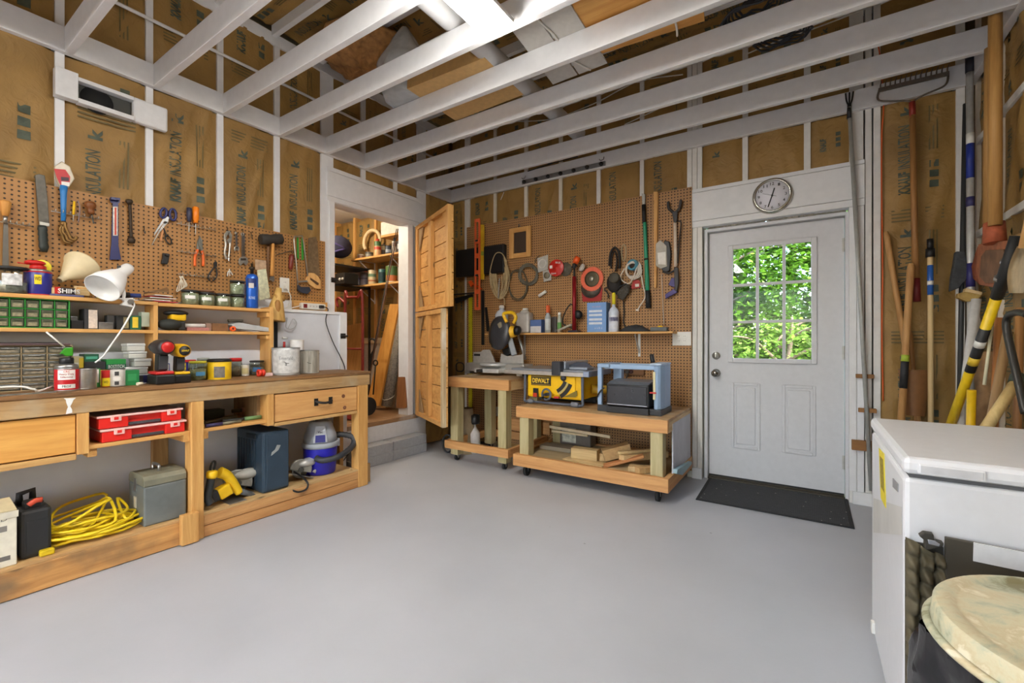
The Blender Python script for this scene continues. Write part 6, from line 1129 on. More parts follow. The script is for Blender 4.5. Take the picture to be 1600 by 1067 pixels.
# leaning boards
def lean(label, nm, cat, pts, y0, y1, th, mt):
    P0 = [onY(q('G5', *p), y0 if i in (2, 3) else y1) for i, p in enumerate(pts)]
    thing(nm, label, cat, [('board', mb().prism(P0, (0, -th, 0)), mt, .003)])
lean('long orange pine board leaning in the closet doorway', 'pine_board', 'board', ((420,-20),(478,-20),(350,632),(268,630)), 3.40, 3.575, .03, W((232,170,84),(206,138,54),'z'))
lean('long cream board leaning beside the orange pine one', 'pine_board', 'board', ((470,-20),(505,-20),(388,640),(318,636)), 3.44, 3.59, .02, W((224,190,136),(204,164,110),'z'))
a, b = onY(q('G5', 500, 40), 3.5), onY(q('G5', 388, 615), 3.36); b.z = .43
thing('carpet_roll', 'grey carpet remnant rolled up and tied, leaning in the closet', 'carpet roll', [('roll', mb().tube([b, a], .06, 18), P((136,126,112), .95, var=.3, bump=1, scale=60)), ('string', mb().tube([b+(a-b)*.1+Vector((.065*math.cos(t), .065*math.sin(t), .03*math.sin(t))) for t in [k*.4 for k in range(16)]], .004, 5, closed=True), CREAM)])
lean('short brown plank leaning behind the closet jamb', 'pine_board', 'board', ((480,265),(520,265),(520,645),(460,645)), 3.3, 3.36, .03, W((150,98,54),(116,72,38),'z'))
lean('tan plywood offcut behind the red hand truck', 'plywood_board', 'board', ((130,120),(225,100),(225,420),(130,420)), 3.5, 3.58, .012, W((196,146,84),(160,112,60),'z'))
cb = [onY(q('G5', *p), 3.3) for p in ((275,215),(290,203),(312,215),(318,240),(305,275),(288,310),(280,400),(268,560))]
thing('crowbar', 'black crowbar with hooked end standing in the closet', 'crowbar', [('bar', mb().tube(spl(cb, 5), .011, 8), BLACK)])
cb = [onY(q('G5', 315+14*math.cos(t), 357+16*math.sin(t)), 3.28) for t in [k*.5236 for k in range(12)]]
thing('eye_bolt', 'black iron rod with an eye standing beside the crowbar', 'rod', [('eye', mb().tube(cb, .008, 8, closed=True), BLACK), ('rod', mb().tube([onY(q('G5', 315,375), 3.28), onY(q('G5', 300,560), 3.28)], .008, 8), BLACK)])
# ================================================================ back wall
YPB = YB-.022
pm2, mk2 = pegmat((180,136,86), (162,118,72)); mk2.inputs[1].default_value = (.85, 0, .85)
px0, px1 = onY((729.4, 400), YPB).x, onY((1080.8, 400), YPB).x
thing('pegboard', 'brown perforated hardboard panel covering the back wall left of the door', 'pegboard', [('panel', mb().box((px0, YPB, .06), (px1, YPB+.006, 2.449)), pm2), ('furring', mb().box((px0, YPB+.006, 2.40), (px1, YB-.0005, 2.44)).box((px0, YPB+.006, .1), (px1, YB-.0005, .14)), pine('x'))])
YT = YPB-.012
def BY(v, *xy, y=None): return [onY(p, YT if y is None else y) for p in ([q(v, *xy)] if len(xy) == 2 else q(v, *xy))]
def bflat(v, *xy, y=None, th=.008):
    y = YT if y is None else y; return mb().prism([Vector((p.x, y, p.z)) for p in BY(v, *xy, y=y-th/2)], (0, -th, 0))
def brod(v, *xy, r=.004, y=None, n=8, sm=5, radii=None):
    pts = BY(v, *xy, y=YT-.008 if y is None else y); pp = spl(pts, sm) if sm else pts
    return mb().tube(pp, r if radii is None else [radii[0]+(radii[1]-radii[0])*i/(len(pp)-1) for i in range(len(pp))], n)
def bdisc(v, cx, cy, rpx, prof, y=None, n=28, ax=(0,-1,0)):
    c = BY(v, cx, cy, y=YT if y is None else y)[0]; s = mpp(c)/VIEW[v][0]; return mb().lathe([(a*rpx*s, b) for a, b in prof], c, ax, n)
def vert(v, x, y0, y1, y=None):
    a, b = BY(v, x, y0, x, y1, y=y); return a.x, a.z, b.z
# ---- clock
cc = onY((1206.8, 306.5), YB-.012); R = 31*mpp(cc)/1.12
cp = [('rim', mb().lathe([(R,0),(R,.012),(R*.93,.03),(R*.84,.034),(R*.82,.024),(R*.82,.0),(R,0)], cc, (0,-1,0), 48), P((186,182,172), .22, .9, var=.05)), ('dial', mb().lathe([(R*.84,.0),(R*.84,.02),(0,.02)], cc, (0,-1,0), 40), P((232,231,238), .5, var=.01))]
f = cc+Vector((0,-.02,0)); num = mb()
for h in range(1, 13):
    a = math.pi/2-h*math.pi/6; letters(num, str(h), f+Vector((R*.66*math.cos(a), 0, R*.66*math.sin(a))), (1,0,0), (0,0,1), R*(.2 if h > 9 else .11), R*.16, .001, .012)
cp.append(('numerals', num, P((70,68,70), .5, var=0)))
def hand(deg, l0, l1, w, d): a = math.radians(90-deg); u = Vector((math.cos(a), 0, math.sin(a))); return mb().beam(f+u*l0*R+Vector((0,-d,0)), f+u*l1*R+Vector((0,-d,0)), w, .001, (0,-1,0))
cp += [('hour_hand', hand(16, -.08, .42, .009, .003), INK), ('minute_hand', hand(198, -.08, .66, .008, .0045), INK), ('second_hand', hand(290, -.22, .5, .0025, .006), P((120,120,124), .5)), ('hub', mb().lathe([(.007,.02),(.007,.028),(0,.028)], cc, (0,-1,0), 12), INK)]
thing('wall_clock', 'round wall clock with brushed metal rim above the outside door', 'clock', cp)
# ---- long shelf on the back wall
ZSB = 1.2335; YS = YPB-.15
sx0, sx1 = onY((757, 519), YS).x, onY((1051, 518), YS).x
ps = [('board', mb().box((sx0, YS, ZSB-.018), (sx1, YPB-.0005, ZSB)), pine('x'), .002)]
for v, x in (('D2', 668), ('D1', 462)):
    xx = onY(q(v, x, 950), YPB).x; ps += [('bracket', mb().box((xx-.011, YPB-.004, ZSB-.22), (xx+.011, YPB-.0005, ZSB-.018)).beam((xx, YPB-.005, ZSB-.19), (xx, YS+.03, ZSB-.022), .014, .008, (1,0,0)), P((206,206,200), .4, .4))]
thing('wall_shelf', 'long narrow pine shelf on white brackets along the back pegboard', 'shelf', ps)
outlet('double white wall outlet at the right end of the back pegboard', Vector((BY('D2', 930,945, y=YPB)[0].x, YPB, BY('D2', 930,945, y=YPB)[0].z)), 'y', 2)
# ---- levels, rules, clamps at the left
OL = P((246,112,60), .4, var=.02)
x, z1, z0 = vert('D1', 200, 150, 655, YPB-.1); w = .033
ps = [('rail', mb().box((x-w, YPB-.115, z0), (x-w+.012, YPB-.09, z1)), OL, .002), ('rail', mb().box((x+w-.012, YPB-.115, z0), (x+w, YPB-.09, z1)), OL, .002)]
for u in (0, .22, .38, .565, .775, .97): zz = z0+(z1-z0)*(1-u)-.02; ps.append(('web', mb().box((x-w+.012, YPB-.112, zz-.03 if 0 < u < .9 else zz-.012), (x+w-.012, YPB-.093, zz+.02)), OL, .001))
for u in (.22, .6): zz = z0+(z1-z0)*(1-u)-.02; ps.append(('vial', mb().cyl((x-.014, YPB-.116, zz), (x+.014, YPB-.116, zz), .011, n=10), P((60,60,54), .3)))
thing('spirit_level', 'long orange spirit level hanging at the left end of the back pegboard', 'level', ps)
thing('spirit_level', 'shorter yellow spirit level hanging behind the orange one', 'level', [('body', bflat('D1', 217,182, 236,182, 236,486, 217,486, y=YPB-.05, th=.02), P((226,186,40), .4), .002), ('vial', bflat('D1', 220,330, 234,330, 234,352, 220,352, y=YPB-.07, th=.004), P((150,170,60), .3))])
a, b = BY('D1', 82,327, 348,447, y=YPB-.05)
thing('black_box', 'wide black metal cabinet behind the orange level, partly behind the closet door', 'cabinet', [('case', mb().box((a.x, YPB-.06, b.z), (b.x, YPB-.002, a.z)), BLACK, .003), ('door', mb().box((a.x+.01, YPB-.064, b.z+.01), (b.x-.01, YPB-.0602, a.z-.01)), P((30,30,31), .4), .002)])
thing('bar_clamp', 'black bar clamp lying horizontally below the black cabinet', 'clamp', [('bar', brod('D1', 70,570, 185,560, r=.008, y=YPB-.03, sm=0), BLACK), ('jaw', bflat('D1', 75,590, 170,568, 175,580, 80,620, y=YPB-.02, th=.02), BLACK, .002)])
thing('orange_clamp', 'small orange spring clamp beside the orange level', 'clamp', [('jaw', bflat('D1', 150,500, 165,490, 180,512, 165,528, y=YPB-.03, th=.02), ORANGE, .003), ('handle', brod('D1', 178,515, 205,528, 222,540, r=.009, y=YPB-.04), ORANGE)])
x, z1, z0 = vert('D1', 161, 585, 1010, YPB-.03)
thing('yard_stick', 'tall yellow measuring stick leaning at the left end of the back wall', 'ruler', [('stick', mb().box((x-.026, YPB-.034, .18), (x+.026, YPB-.028, z1)), P((206,196,30), .45), .001), ('tick_marks', (lambda m: [m.box((x-.026, YPB-.0346, .2+k*.05), (x-.008, YPB-.034, .203+k*.05)) for k in range(int((z1-.25)/.05))] and m)(mb()), INK)])
x, z1, z0 = vert('D1', 229, 548, 850, YPB-.02)
thing('slotted_strip', 'black slotted steel strip hanging under the orange level', 'strip', [('strip', mb().box((x-.02, YPB-.022, z0), (x+.02, YPB-.016, z1)), P((36,36,36), .5), .001)])
thing('black_square', 'black carpenter square hanging beside the slotted strip', 'square', [('blade', bflat('D1', 240,640, 252,640, 268,775, 250,775, y=YPB-.012, th=.004), BLACK)])
# ---- rope hank, wire coils
rr = random.Random(3); RP = P((186,164,122), .85, var=.1); pts = []
for i in range(9):
    k = .3+.085*i
    for t in range(10): a = t*.6283; pts.append((322+52*k*math.cos(a)+rr.uniform(-4,4), 465+125*(.8+.03*i)*math.sin(a)))
thing('rope_hank', 'hank of tan rope hanging on the back pegboard', 'rope', [('rope', mb().tube(spl([BY('D1', *p, y=YPB-.03-.004*(j//10))[0] for j, p in enumerate(pts)], 3), .0062, 8), RP), ('snap_hook', brod('D1', 322,480, 318,540, 315,590, r=.007, y=YPB-.07), STEEL), ('tail', brod('D1', 318,590, 345,590, 350,610, 350,628, r=.006, y=YPB-.05), RP)])
def coil(label, cx, cy, rx_, ry_, n, c, r=.004, v='D1', jit=4, nm='wire_coil', tail=None, y=YPB-.025):
    pts = []
    for i in range(n):
        for t in range(12): a = t*.5236+i*.02; k = 1-.05*i+rr.uniform(-.02,.02); pts.append((cx+rx_*k*math.cos(a)+rr.uniform(-jit,jit)*.4, cy+ry_*k*math.sin(a)+rr.uniform(-jit,jit)*.4))
    ps = [('coil', mb().tube(spl([BY(v, *p, y=y-.003*(j//12))[0] for j, p in enumerate(pts)], 3), r, 6), c)]
    if tail: ps.append(('tail', brod(v, *tail, r=r, y=y), c))
    thing(nm, label, 'coil', ps)
coil('round coil of grey wire hung right of the tan rope', 482, 458, 55, 60, 6, P((120,116,102), .5, .3), .0045)
coil('loose coil of dark cable hung under the grey wire coil', 425, 515, 55, 85, 3, P((92,84,66), .6), .0045, jit=9, tail=(520,395, 525,370, 545,352))
# ---- framed screen
xa, za = BY('D1', 381,208)[0].x, BY('D1', 381,208)[0].z; xb2 = BY('D1', 500,186)[0].x; zb2 = BY('D1', 440,366)[0].z; za = BY('D1', 440,197)[0].z
fr_ = lambda d: mb().box((xa, YT-d, zb2), (xa+.06, YT, za)).box((xb2-.06, YT-d, zb2), (xb2, YT, za))
thing('framed_screen', 'small wooden frame with a dark panel hanging high on the back pegboard', 'frame', [('stile', mb().box((xa, YT-.02, zb2), (xa+.055, YT, za)), pine('z'), .002), ('stile', mb().box((xb2-.055, YT-.02, zb2), (xb2, YT, za)), pine('z'), .002), ('rail', mb().box((xa+.055, YT-.02, zb2), (xb2-.055, YT, zb2+.05)), pine('x'), .002), ('rail', mb().box((xa+.055, YT-.02, za-.05), (xb2-.055, YT, za)), pine('x'), .002), ('panel', mb().box((xa+.05, YT-.006, zb2+.045), (xb2-.05, YT-.001, za-.045)), P((70,54,40), .6)), ('clip', mb().tube([((xa+xb2)/2-.02, YT-.01, za), ((xa+xb2)/2-.01, YT-.02, za+.03), ((xa+xb2)/2+.01, YT-.02, za+.005)], .004, 6), STEEL)])
# ---- plates, spools, tapes
GP = P((196,194,186), .4, .2)
thing('outlet_plate', 'metal plate with a large round hole hung beside the red spool', 'plate', [('plate', bflat('D1', 532,368, 592,348, 590,430, 535,448, th=.004), GP, .001), ('ring', bdisc('D1', 562,398, 26, [(1,0),(1,.012),(.8,.012),(.8,0)]), P((226,222,214), .4))])
thing('outlet_plate', 'smaller metal plate with a round knockout below the first plate', 'plate', [('plate', bflat('D1', 562,440, 608,428, 610,490, 568,500, y=YT-.006, th=.004), GP, .001), ('knockout', bdisc('D1', 586,464, 18, [(1,.0),(1,.012),(.4,.014),(0,.014)], y=YT-.01), P((140,132,112), .4, .4))])
thing('line_spool', 'grey plastic spool behind the red one on the back pegboard', 'spool', [('disc', bdisc('D1', 690,430, 38, [(1,0),(1,.006),(.4,.01),(.4,.03),(0,.03)], y=YT), P((110,104,90), .3))])
rd = bdisc('D1', 638,422, 47, [(1,.0),(1,.008),(.96,.01),(.18,.01),(.16,.02),(0,.02)], y=YT-.035)
c = BY('D1', 638,422, y=YT-.046)[0]
thing('red_spool', 'bright red disc-shaped spool with white print', 'spool', [('disc', rd, P((206,44,34), .35)), ('drum', bdisc('D1', 645,424, 30, [(1,0),(1,.033)], y=YT-.001), P((140,40,30), .5)), ('lettering', letters(mb(), 'MASK', c+Vector((.02,0,.05)), (1,0,-.15), (.15,0,1), .06, .022, .001, .02), WH), ('lettering', letters(mb(), 'line', c+Vector((-.03,0,-.05)), (1,0,.1), (-.1,0,1), .05, .02, .001, .01), WH), ('label', mb().box((c.x-.075, c.y-.002, c.z+.0), (c.x-.045, c.y, c.z+.03)), WH)])
a, b = BY('D1', 541,578, 580,552, y=YPB-.03)
thing('white_tube', 'short white plastic tube on a hook under the wire coil', 'tube', [('tube', mb().tube([a, b], .016, 12), WH), ('bore', mb().tube([a+(a-b)*.02, a], .01, 12), P((110,100,84), .6))])
a, b = BY('D2', 278,462, 305,502, y=YPB-.06)
thing('tape_spool', 'orange tape spool on a peg above the bicycle pump', 'tape', [('roll', mb().lathe([(.02,0),(.037,0),(.037,.045),(.02,.045),(.02,0)], a+Vector((-.01,-.02,.01)), (.5,.45,-.3), 22), ORANGE), ('core', mb().lathe([(.0,.0),(.021,.0),(.021,.02),(.0,.02)], a+Vector((0,0,0)), (.5,.45,-.3), 16), P((60,34,26), .6))])
thing('tape_spool', 'white tape spool beside the orange one', 'tape', [('roll', mb().lathe([(.016,0),(.036,0),(.036,.03),(.016,.03),(.016,0)], b+Vector((0,.0,.0)), (.5,.45,-.3), 22), P((206,200,190), .5))])
x, z1, z0 = vert('D2', 266, 510, 890, YS+.06)
thing('bicycle_pump', 'tall red bicycle pump standing on the back shelf', 'pump', [('barrel', mb().tube([(x, YS+.06, ZSB+.02), (x, YS+.06, z1-.08)], .019, 16), P((150,30,36), .3, .3)), ('shaft', mb().tube([(x, YS+.06, z1-.08), (x, YS+.06, z1)], .01, 10), BLACK), ('handle', mb().tube([(x-.012, YS+.06, z1+.0), (x+.012, YS+.06, z1+.04)], .02, 10), P((46,42,40), .6)), ('gauge', mb().lathe([(.04,0),(.04,.035),(0,.035)], (x+.03, YS+.09, ZSB+.17), (.3,-1,0), 20), BLACK), ('foot', mb().box((x-.05, YS+.02, ZSB+.0005), (x+.05, YS+.1, ZSB+.02)), P((40,40,60), .5), .004), ('hose', mb().tube(spl([(x-.02, YS+.06, ZSB+.04)]+BY('D2', 195,850, 210,780, 240,735, 262,742, y=YS+.05), 6), .006, 8), BLACK)])
# ---- saw blades
def saw_disc(v, cx, cy, rpx, y, n, hole):
    c = BY(v, cx, cy, y=y)[0]; r = rpx*mpp(c)/VIEW[v][0]; pts = []
    for i in range(n):
        a0 = 6.2832*i/n; a1 = a0+4.0/n
        pts += [c+Vector((r*.91*math.cos(a0), 0, r*.91*math.sin(a0))), c+Vector((r*math.cos(a1), 0, r*math.sin(a1)))]
    return mb().prism(pts, (0,-.003,0)), c, r
d1_, c1_, r1_ = saw_disc('K7', 300, 440, 132, YT-.012, 36, .2)
thing('sawing_disc', 'round saw blade with an orange toothed rim on the back pegboard', 'saw blade', [('teeth_ring', d1_, P((236,110,76), .45)), ('disc', mb().lathe([(r1_*.62,.0),(r1_*.62,.006),(r1_*.5,.007),(0,.007)], c1_, (0,-1,0), 32), P((104,98,80), .3, .7)), ('hub', mb().lathe([(r1_*.2,.007),(r1_*.18,.016),(0,.016)], c1_, (0,-1,0), 16), P((190,186,170), .3, .7))])
d2_, c2_, r2_ = saw_disc('K7', 290, 525, 118, YT-.004, 40, .2)
thing('sawing_disc', 'dark steel saw blade partly hidden behind the orange-rimmed one', 'saw blade', [('disc', d2_, P((60,52,46), .4, .5)), ('centre', mb().lathe([(r2_*.8,.003),(r2_*.8,.0045),(0,.0045)], c2_, (0,-1,0), 32), P((140,132,118), .35, .7))])
thing('blade_package', 'red packaging card below the saw blades', 'package', [('card', bflat('K7', 192,580, 205,480, 398,500, 412,540, 398,665, 205,678, y=YPB-.002, th=.006), P((176,40,36), .5), .002)])
# ---- black respirator with straps, goggles
ps = [('mask', mb().ball(BY('K7', 530,480, y=YPB-.06)[0], (.07,.045,.09), 16, 10), P((40,36,34), .7)), ('filter', bdisc('K7', 540,430, 55, [(1,0),(1,.03),(.8,.035),(0,.035)], y=YPB-.09), P((70,66,54), .6)), ('strap', brod('K7', 480,300, 490,180, 530,115, 575,150, 590,270, 585,330, r=.011, y=YPB-.03), P((34,30,28), .7)), ('strap', brod('K7', 500,330, 505,210, 540,150, 560,250, 545,360, r=.008, y=YPB-.035), P((34,30,28), .7)), ('strap', brod('K7', 470,520, 430,545, 465,590, 470,640, r=.006, y=YPB-.03), BLACK)]
thing('respirator', 'black dust respirator hanging by its straps on the back pegboard', 'respirator', ps)
thing('goggles', 'grey safety goggles hanging below the respirator', 'goggles', [('lens', bflat('K7', 560,570, 660,490, 706,505, 690,580, 625,668, 575,640, y=YPB-.03, th=.04), P((70,66,60), .2, alpha=.9), .01), ('strap', brod('K7', 560,600, 545,560, 580,520, 660,490, r=.008, y=YPB-.07), BLACK)])
thing('clear_strap', 'small clear plastic tie loop above the white cord', 'strap', [('loop', mb().tube([BY('K7', 632+24*math.cos(t), 165+88*math.sin(t), y=YPB-.01)[0] for t in [k*.5236 for k in range(12)]], .006, 6, closed=True), P((176,158,120), .3))])
# ---- white cord coil and friends
rr = random.Random(8); pts = []
for i in range(6):
    for t in range(11):
        a = t*.5712; pts.append((735+85*(1-.06*i)*math.cos(a)-i*3, 345+(100-6*i)*math.sin(a)+rr.uniform(-6,6)))
pts += [(700,480), (620,460), (598,410), (640,330)]
WC = P((226,216,202), .5)
thing('white_cord_coil', 'coil of white telephone cord with a dangling plug end', 'cord', [('coil', mb().tube(spl([BY('K7', *p, y=YPB-.03-.004*(j//11))[0] for j, p in enumerate(pts)], 3), .0055, 7), WC), ('tail', brod('K7', 815,400, 835,520, 855,590, 845,650, 800,720, 775,765, r=.0055, y=YPB-.04), WC), ('plug', bflat('K7', 758,752, 790,758, 786,775, 756,770, y=YPB-.035, th=.012), WC, .002)])
thing('blue_tape', 'roll of blue tape hung inside the white cord coil', 'tape', [('roll', bdisc('K7', 742,298, 58, [(.7,0),(1,0),(1,.04),(.7,.04),(.7,0)], y=YPB-.02, ax=(-.35,-1,.1)), P((88,150,170), .5)), ('core', bdisc('K7', 742,298, 42, [(.9,.0),(.9,.03),(0,.03)], y=YPB-.012, ax=(-.35,-1,.1)), P((60,44,30), .7))])
thing('red_tag', 'red packet with a pale label below the white cord coil', 'packet', [('packet', bflat('K7', 712,510, 740,440, 800,455, 812,528, 715,548, y=YPB-.004, th=.014), P((176,38,34), .5), .002), ('packet>label', bflat('K7', 748,492, 790,488, 790,518, 752,522, y=YPB-.018, th=.002), P((222,210,196), .5))])
# ---- long things at the right of the board
thing('extension_pole', 'green telescopic squeegee pole with black grip hung upright', 'pole', [('pole', brod('D2', 700,225, 710,450, 718,650, radii=(.016,.019), y=YPB-.03), P((34,150,112), .4)), ('joint', brod('D2', 694,118, 698,228, r=.018, y=YPB-.03, sm=0), BLACK), ('ring', brod('D2', 709,450, 710,460, r=.0205, y=YPB-.03, sm=0), BLACK), ('tip', bflat('D2', 684,50, 704,52, 704,122, 688,122, y=YPB-.02, th=.02), P((170,168,160), .4, .5), .002), ('grip', brod('D2', 718,648, 724,756, r=.0225, y=YPB-.03, sm=0), P((30,32,34), .6))])
x, z1, z0 = vert('D2', 768, 38, 632, YPB-.02)
thing('wood_stick', 'plain pine stick hanging between the green pole and the grabber', 'stick', [('stick', bflat('D2', 757,40, 784,38, 774,632, 760,632, y=YPB-.01, th=.02), pine('z'), .002)])
thing('reacher_grabber', 'long grabber tool with black claw, white shaft and purple handle', 'grabber', [('claw', brod('D2', 885,170, 850,140, 846,100, r=.012, y=YPB-.03), P((52,48,46), .5)), ('claw', brod('D2', 885,170, 915,140, 924,90, r=.012, y=YPB-.03), P((52,48,46), .5)), ('joint', bflat('D2', 870,160, 905,160, 902,215, 892,235, 880,225, y=YPB-.02, th=.024), P((44,42,42), .5), .004), ('shaft', brod('D2', 889,230, 893,500, r=.014, y=YPB-.03, sm=0), P((222,206,186), .4)), ('body', bflat('D2', 884,505, 908,505, 912,600, 902,655, 888,650, y=YPB-.02, th=.03), P((50,46,46), .5), .004), ('trigger', bflat('D2', 848,615, 866,572, 886,568, 888,628, y=YPB-.022, th=.02), P((66,54,116), .45), .003), ('handle', bflat('D2', 828,672, 892,632, 902,660, 832,698, y=YPB-.02, th=.026), P((72,60,128), .45), .004), ('strap', brod('D2', 905,220, 925,230, 915,330, 905,480, r=.006, y=YPB-.03), P((60,52,46), .7))])
thing('plastic_packet', 'clear plastic packet with a white card hung beside the grabber', 'packet', [('packet', bflat('D2', 770,360, 800,335, 838,372, 842,500, 800,515, 770,495, th=.025), P((196,188,172), .25, alpha=.85), .006), ('card', bflat('D2', 780,415, 830,408, 832,488, 785,485, y=YT-.026, th=.003), P((230,226,216), .5))])
thing('black_pouch', 'black cord pouch hung behind the clear packet', 'pouch', [('pouch', bflat('D2', 822,340, 855,345, 866,420, 858,525, 830,540, 808,520, y=YPB-.002, th=.03), BLACK, .006), ('cord', brod('D2', 812,530, 850,540, 890,520, r=.008, y=YPB-.03), BLACK)])
thing('pull_wire', 'thin white wire hanging down the back pegboard to the shelf', 'wire', [('wire', brod('D2', 806,545, 812,700, 820,858, r=.004, y=YPB-.012), P((206,190,170), .5))])
# ---- things on the back shelf
def bput(v, cx, yb_, yt, hw, y): p = onY(q(v, cx, (yb_+yt)/2), y); s = mpp(p)/VIEW[v][0]; return p.x, hw*s, (yb_-yt)*s, math.atan2(-y, -p.x)
ym = YPB-.08; Z = ZSB+.0005
def bottle(label, v, cx, yb_, yt, hw, y, c, cap, neck=.75, nr=.4, bands=(), nm='bottle', cat='bottle', cc_=.82, Z=Z):
    x, r, h, a = bput(v, cx, yb_, yt, hw, y); o = (x, y, Z)
    ps = [('body', mb().lathe([(r*.95,0),(r,.006),(r,h*neck*.85),(r*.75,h*neck),(r*nr,h*(neck+.06)),(r*nr,h*cc_)], o), c), ('cap', mb().lathe([(r*nr*1.1,h*cc_),(r*nr*1.1,h*.97),(r*nr*.8,h),(0,h)], o), cap)]
    for bc, z0, z1 in bands: ps.append(('label', band(mb(), o, r, a, 1.9, Z+h*z0, Z+h*z1), bc))
    thing(nm, label, cat, ps)
MILK = P((206,214,226), .25, var=.04, alpha=.88)
bottle('clear plastic jug behind the mitre saw on the back shelf', 'D1', 334, 775, 620, 37, ym, MILK, PLASTIC, .78, .35, nm='plastic_jug', cat='jug', cc_=.9)
x, r, h, a = bput('D1', 462, 772, 635, 43, ym)
thing('plastic_jug', 'square cloudy jug with handle beside the mitre saw on the back shelf', 'jug', [('body', mb().box((x-r, ym-.055, Z), (x+r, ym+.05, Z+h*.82)), P((196,190,182), .3, alpha=.9), .02), ('shoulder', mb().lathe([(r*.8,h*.8),(r*.35,h*.93)], (x, ym, Z)), P((196,190,182), .3, alpha=.9)), ('cap', mb().lathe([(r*.36,h*.92),(r*.36,h),(0,h)], (x+r*.1, ym, Z)), PLASTIC)])
x, r, h, a = bput('D1', 525, 772, 700, 46, ym)
thing('blue_carton', 'blue and white carton on the back shelf beside the jugs', 'box', [('carton', mb().box((x-r*.55, ym-.04, Z), (x+r, ym+.03, Z+h)), P((84,110,160), .6), .002), ('label', mb().box((x-r*.5, ym-.041, Z+.003), (x+r*.95, ym-.04, Z+h*.5)), P((206,206,206), .5))])
bottle('small clear spray bottle with orange cap on the back shelf', 'D1', 591, 770, 617, 18, ym, P((176,182,182), .2, alpha=.9), P((240,110,60), .4), .62, .55, [(P((200,206,206), .4), .1, .5)], cc_=.72)
bottle('slim bottle with green label on the back shelf', 'D1', 655, 765, 652, 13, ym, P((176,176,160), .3), PLASTIC, .75, .6, [(P((90,150,70), .4), .1, .5)], cc_=.86)
thing('sanding_pad', 'pale flat sanding sponge leaning on the back shelf', 'pad', [('pad', bflat('D1', 640,768, 722,732, 726,742, 660,772, y=ym-.0, th=.05), P((186,178,160), .7), .003)])
thing('dark_flask', 'dark flat flask behind the small spray bottle', 'flask', [('flask', mb().box((BY('D1', 600,0, y=ym)[0].x, ym+.03, Z), (BY('D1', 628,0, y=ym)[0].x, ym+.06, Z+.16)), P((70,64,60), .4), .01)])
xa, xb2 = BY('K7', 248,800, y=YS+.03)[0].x, BY('K7', 448,800, y=YS+.03)[0].x; h = (975-670)/6.67*mpp((xa, YS+.03, 1.3))
ps = [('carton', mb().box((xa, YS+.03, Z), (xb2, YPB-.01, Z+h)), P((120,162,216), .5, var=.03), .002)]
for k in (.2, .33, .48, .61): ps.append(('print_patch', mb().box((xa+.02, YS+.029, Z+h*(.9-k)-.008), (xb2-.04, YS+.03, Z+h*(.9-k)+.012)), P((222,230,240), .5)))
ps.append(('lettering', letters(mb(), 'x v 8 o', (xa*.4+xb2*.6, YS+.03, Z+h*.14), (1,0,0), (0,0,1), .075, .02), P((200,214,236), .5))); ps.append(('lettering', letters(mb(), 'household', ((xa+xb2)/2, YS+.03, Z+h*.86), (1,0,0), (0,0,1), .08, .014), P((206,160,190), .5)))
thing('blue_box', 'light blue carton with white bars standing on the back shelf', 'box', ps)
bottle('white spray bottle with yellow cap and blue label on the back shelf', 'K7', 527, 975, 565, 54, YS+.05, P((214,222,236), .35), P((244,226,40), .4), .58, .3, [(P((226,230,240), .4), .08, .42), (P((70,60,140), .4), .27, .37)], cc_=.7)
x0_, x1_ = BY('K7', 590,960, y=ym)[0].x, BY('K7', 905,960, y=ym)[0].x
thing('black_gloves', 'crumpled black work gloves lying on the back shelf', 'gloves', [('glove', mb().grid(lambda a, b: Vector((x0_+(x1_-x0_)*a, ym-.05+.1*b, Z+.004+.055*math.sin(math.pi*a)**.7*math.sin(math.pi*b)*(1+.5*noise.noise(Vector((a*6, b*4, 2)))))), 18, 10), P((56,58,62), .75))])
x, r, h, a = bput('K7', 1010, 970, 905, 95, ym)
thing('tape_measure', 'grey and yellow tool lying at the right end of the back shelf', 'tool', [('body', mb().box((x-r, ym-.03, Z), (x+r*.8, ym+.03, Z+h*.7)), P((100,106,106), .5), .008), ('button', mb().ball((x, ym, Z+h*.75), (.022,.02,.012), 12, 6), YEL)])
thing('black_cable_end', 'black cable hanging on the pegboard behind the white spray bottle', 'cable', [('lead', brod('K7', 630,670, 635,800, 630,880, 650,960, r=.006, y=YPB-.012), BLACK)])
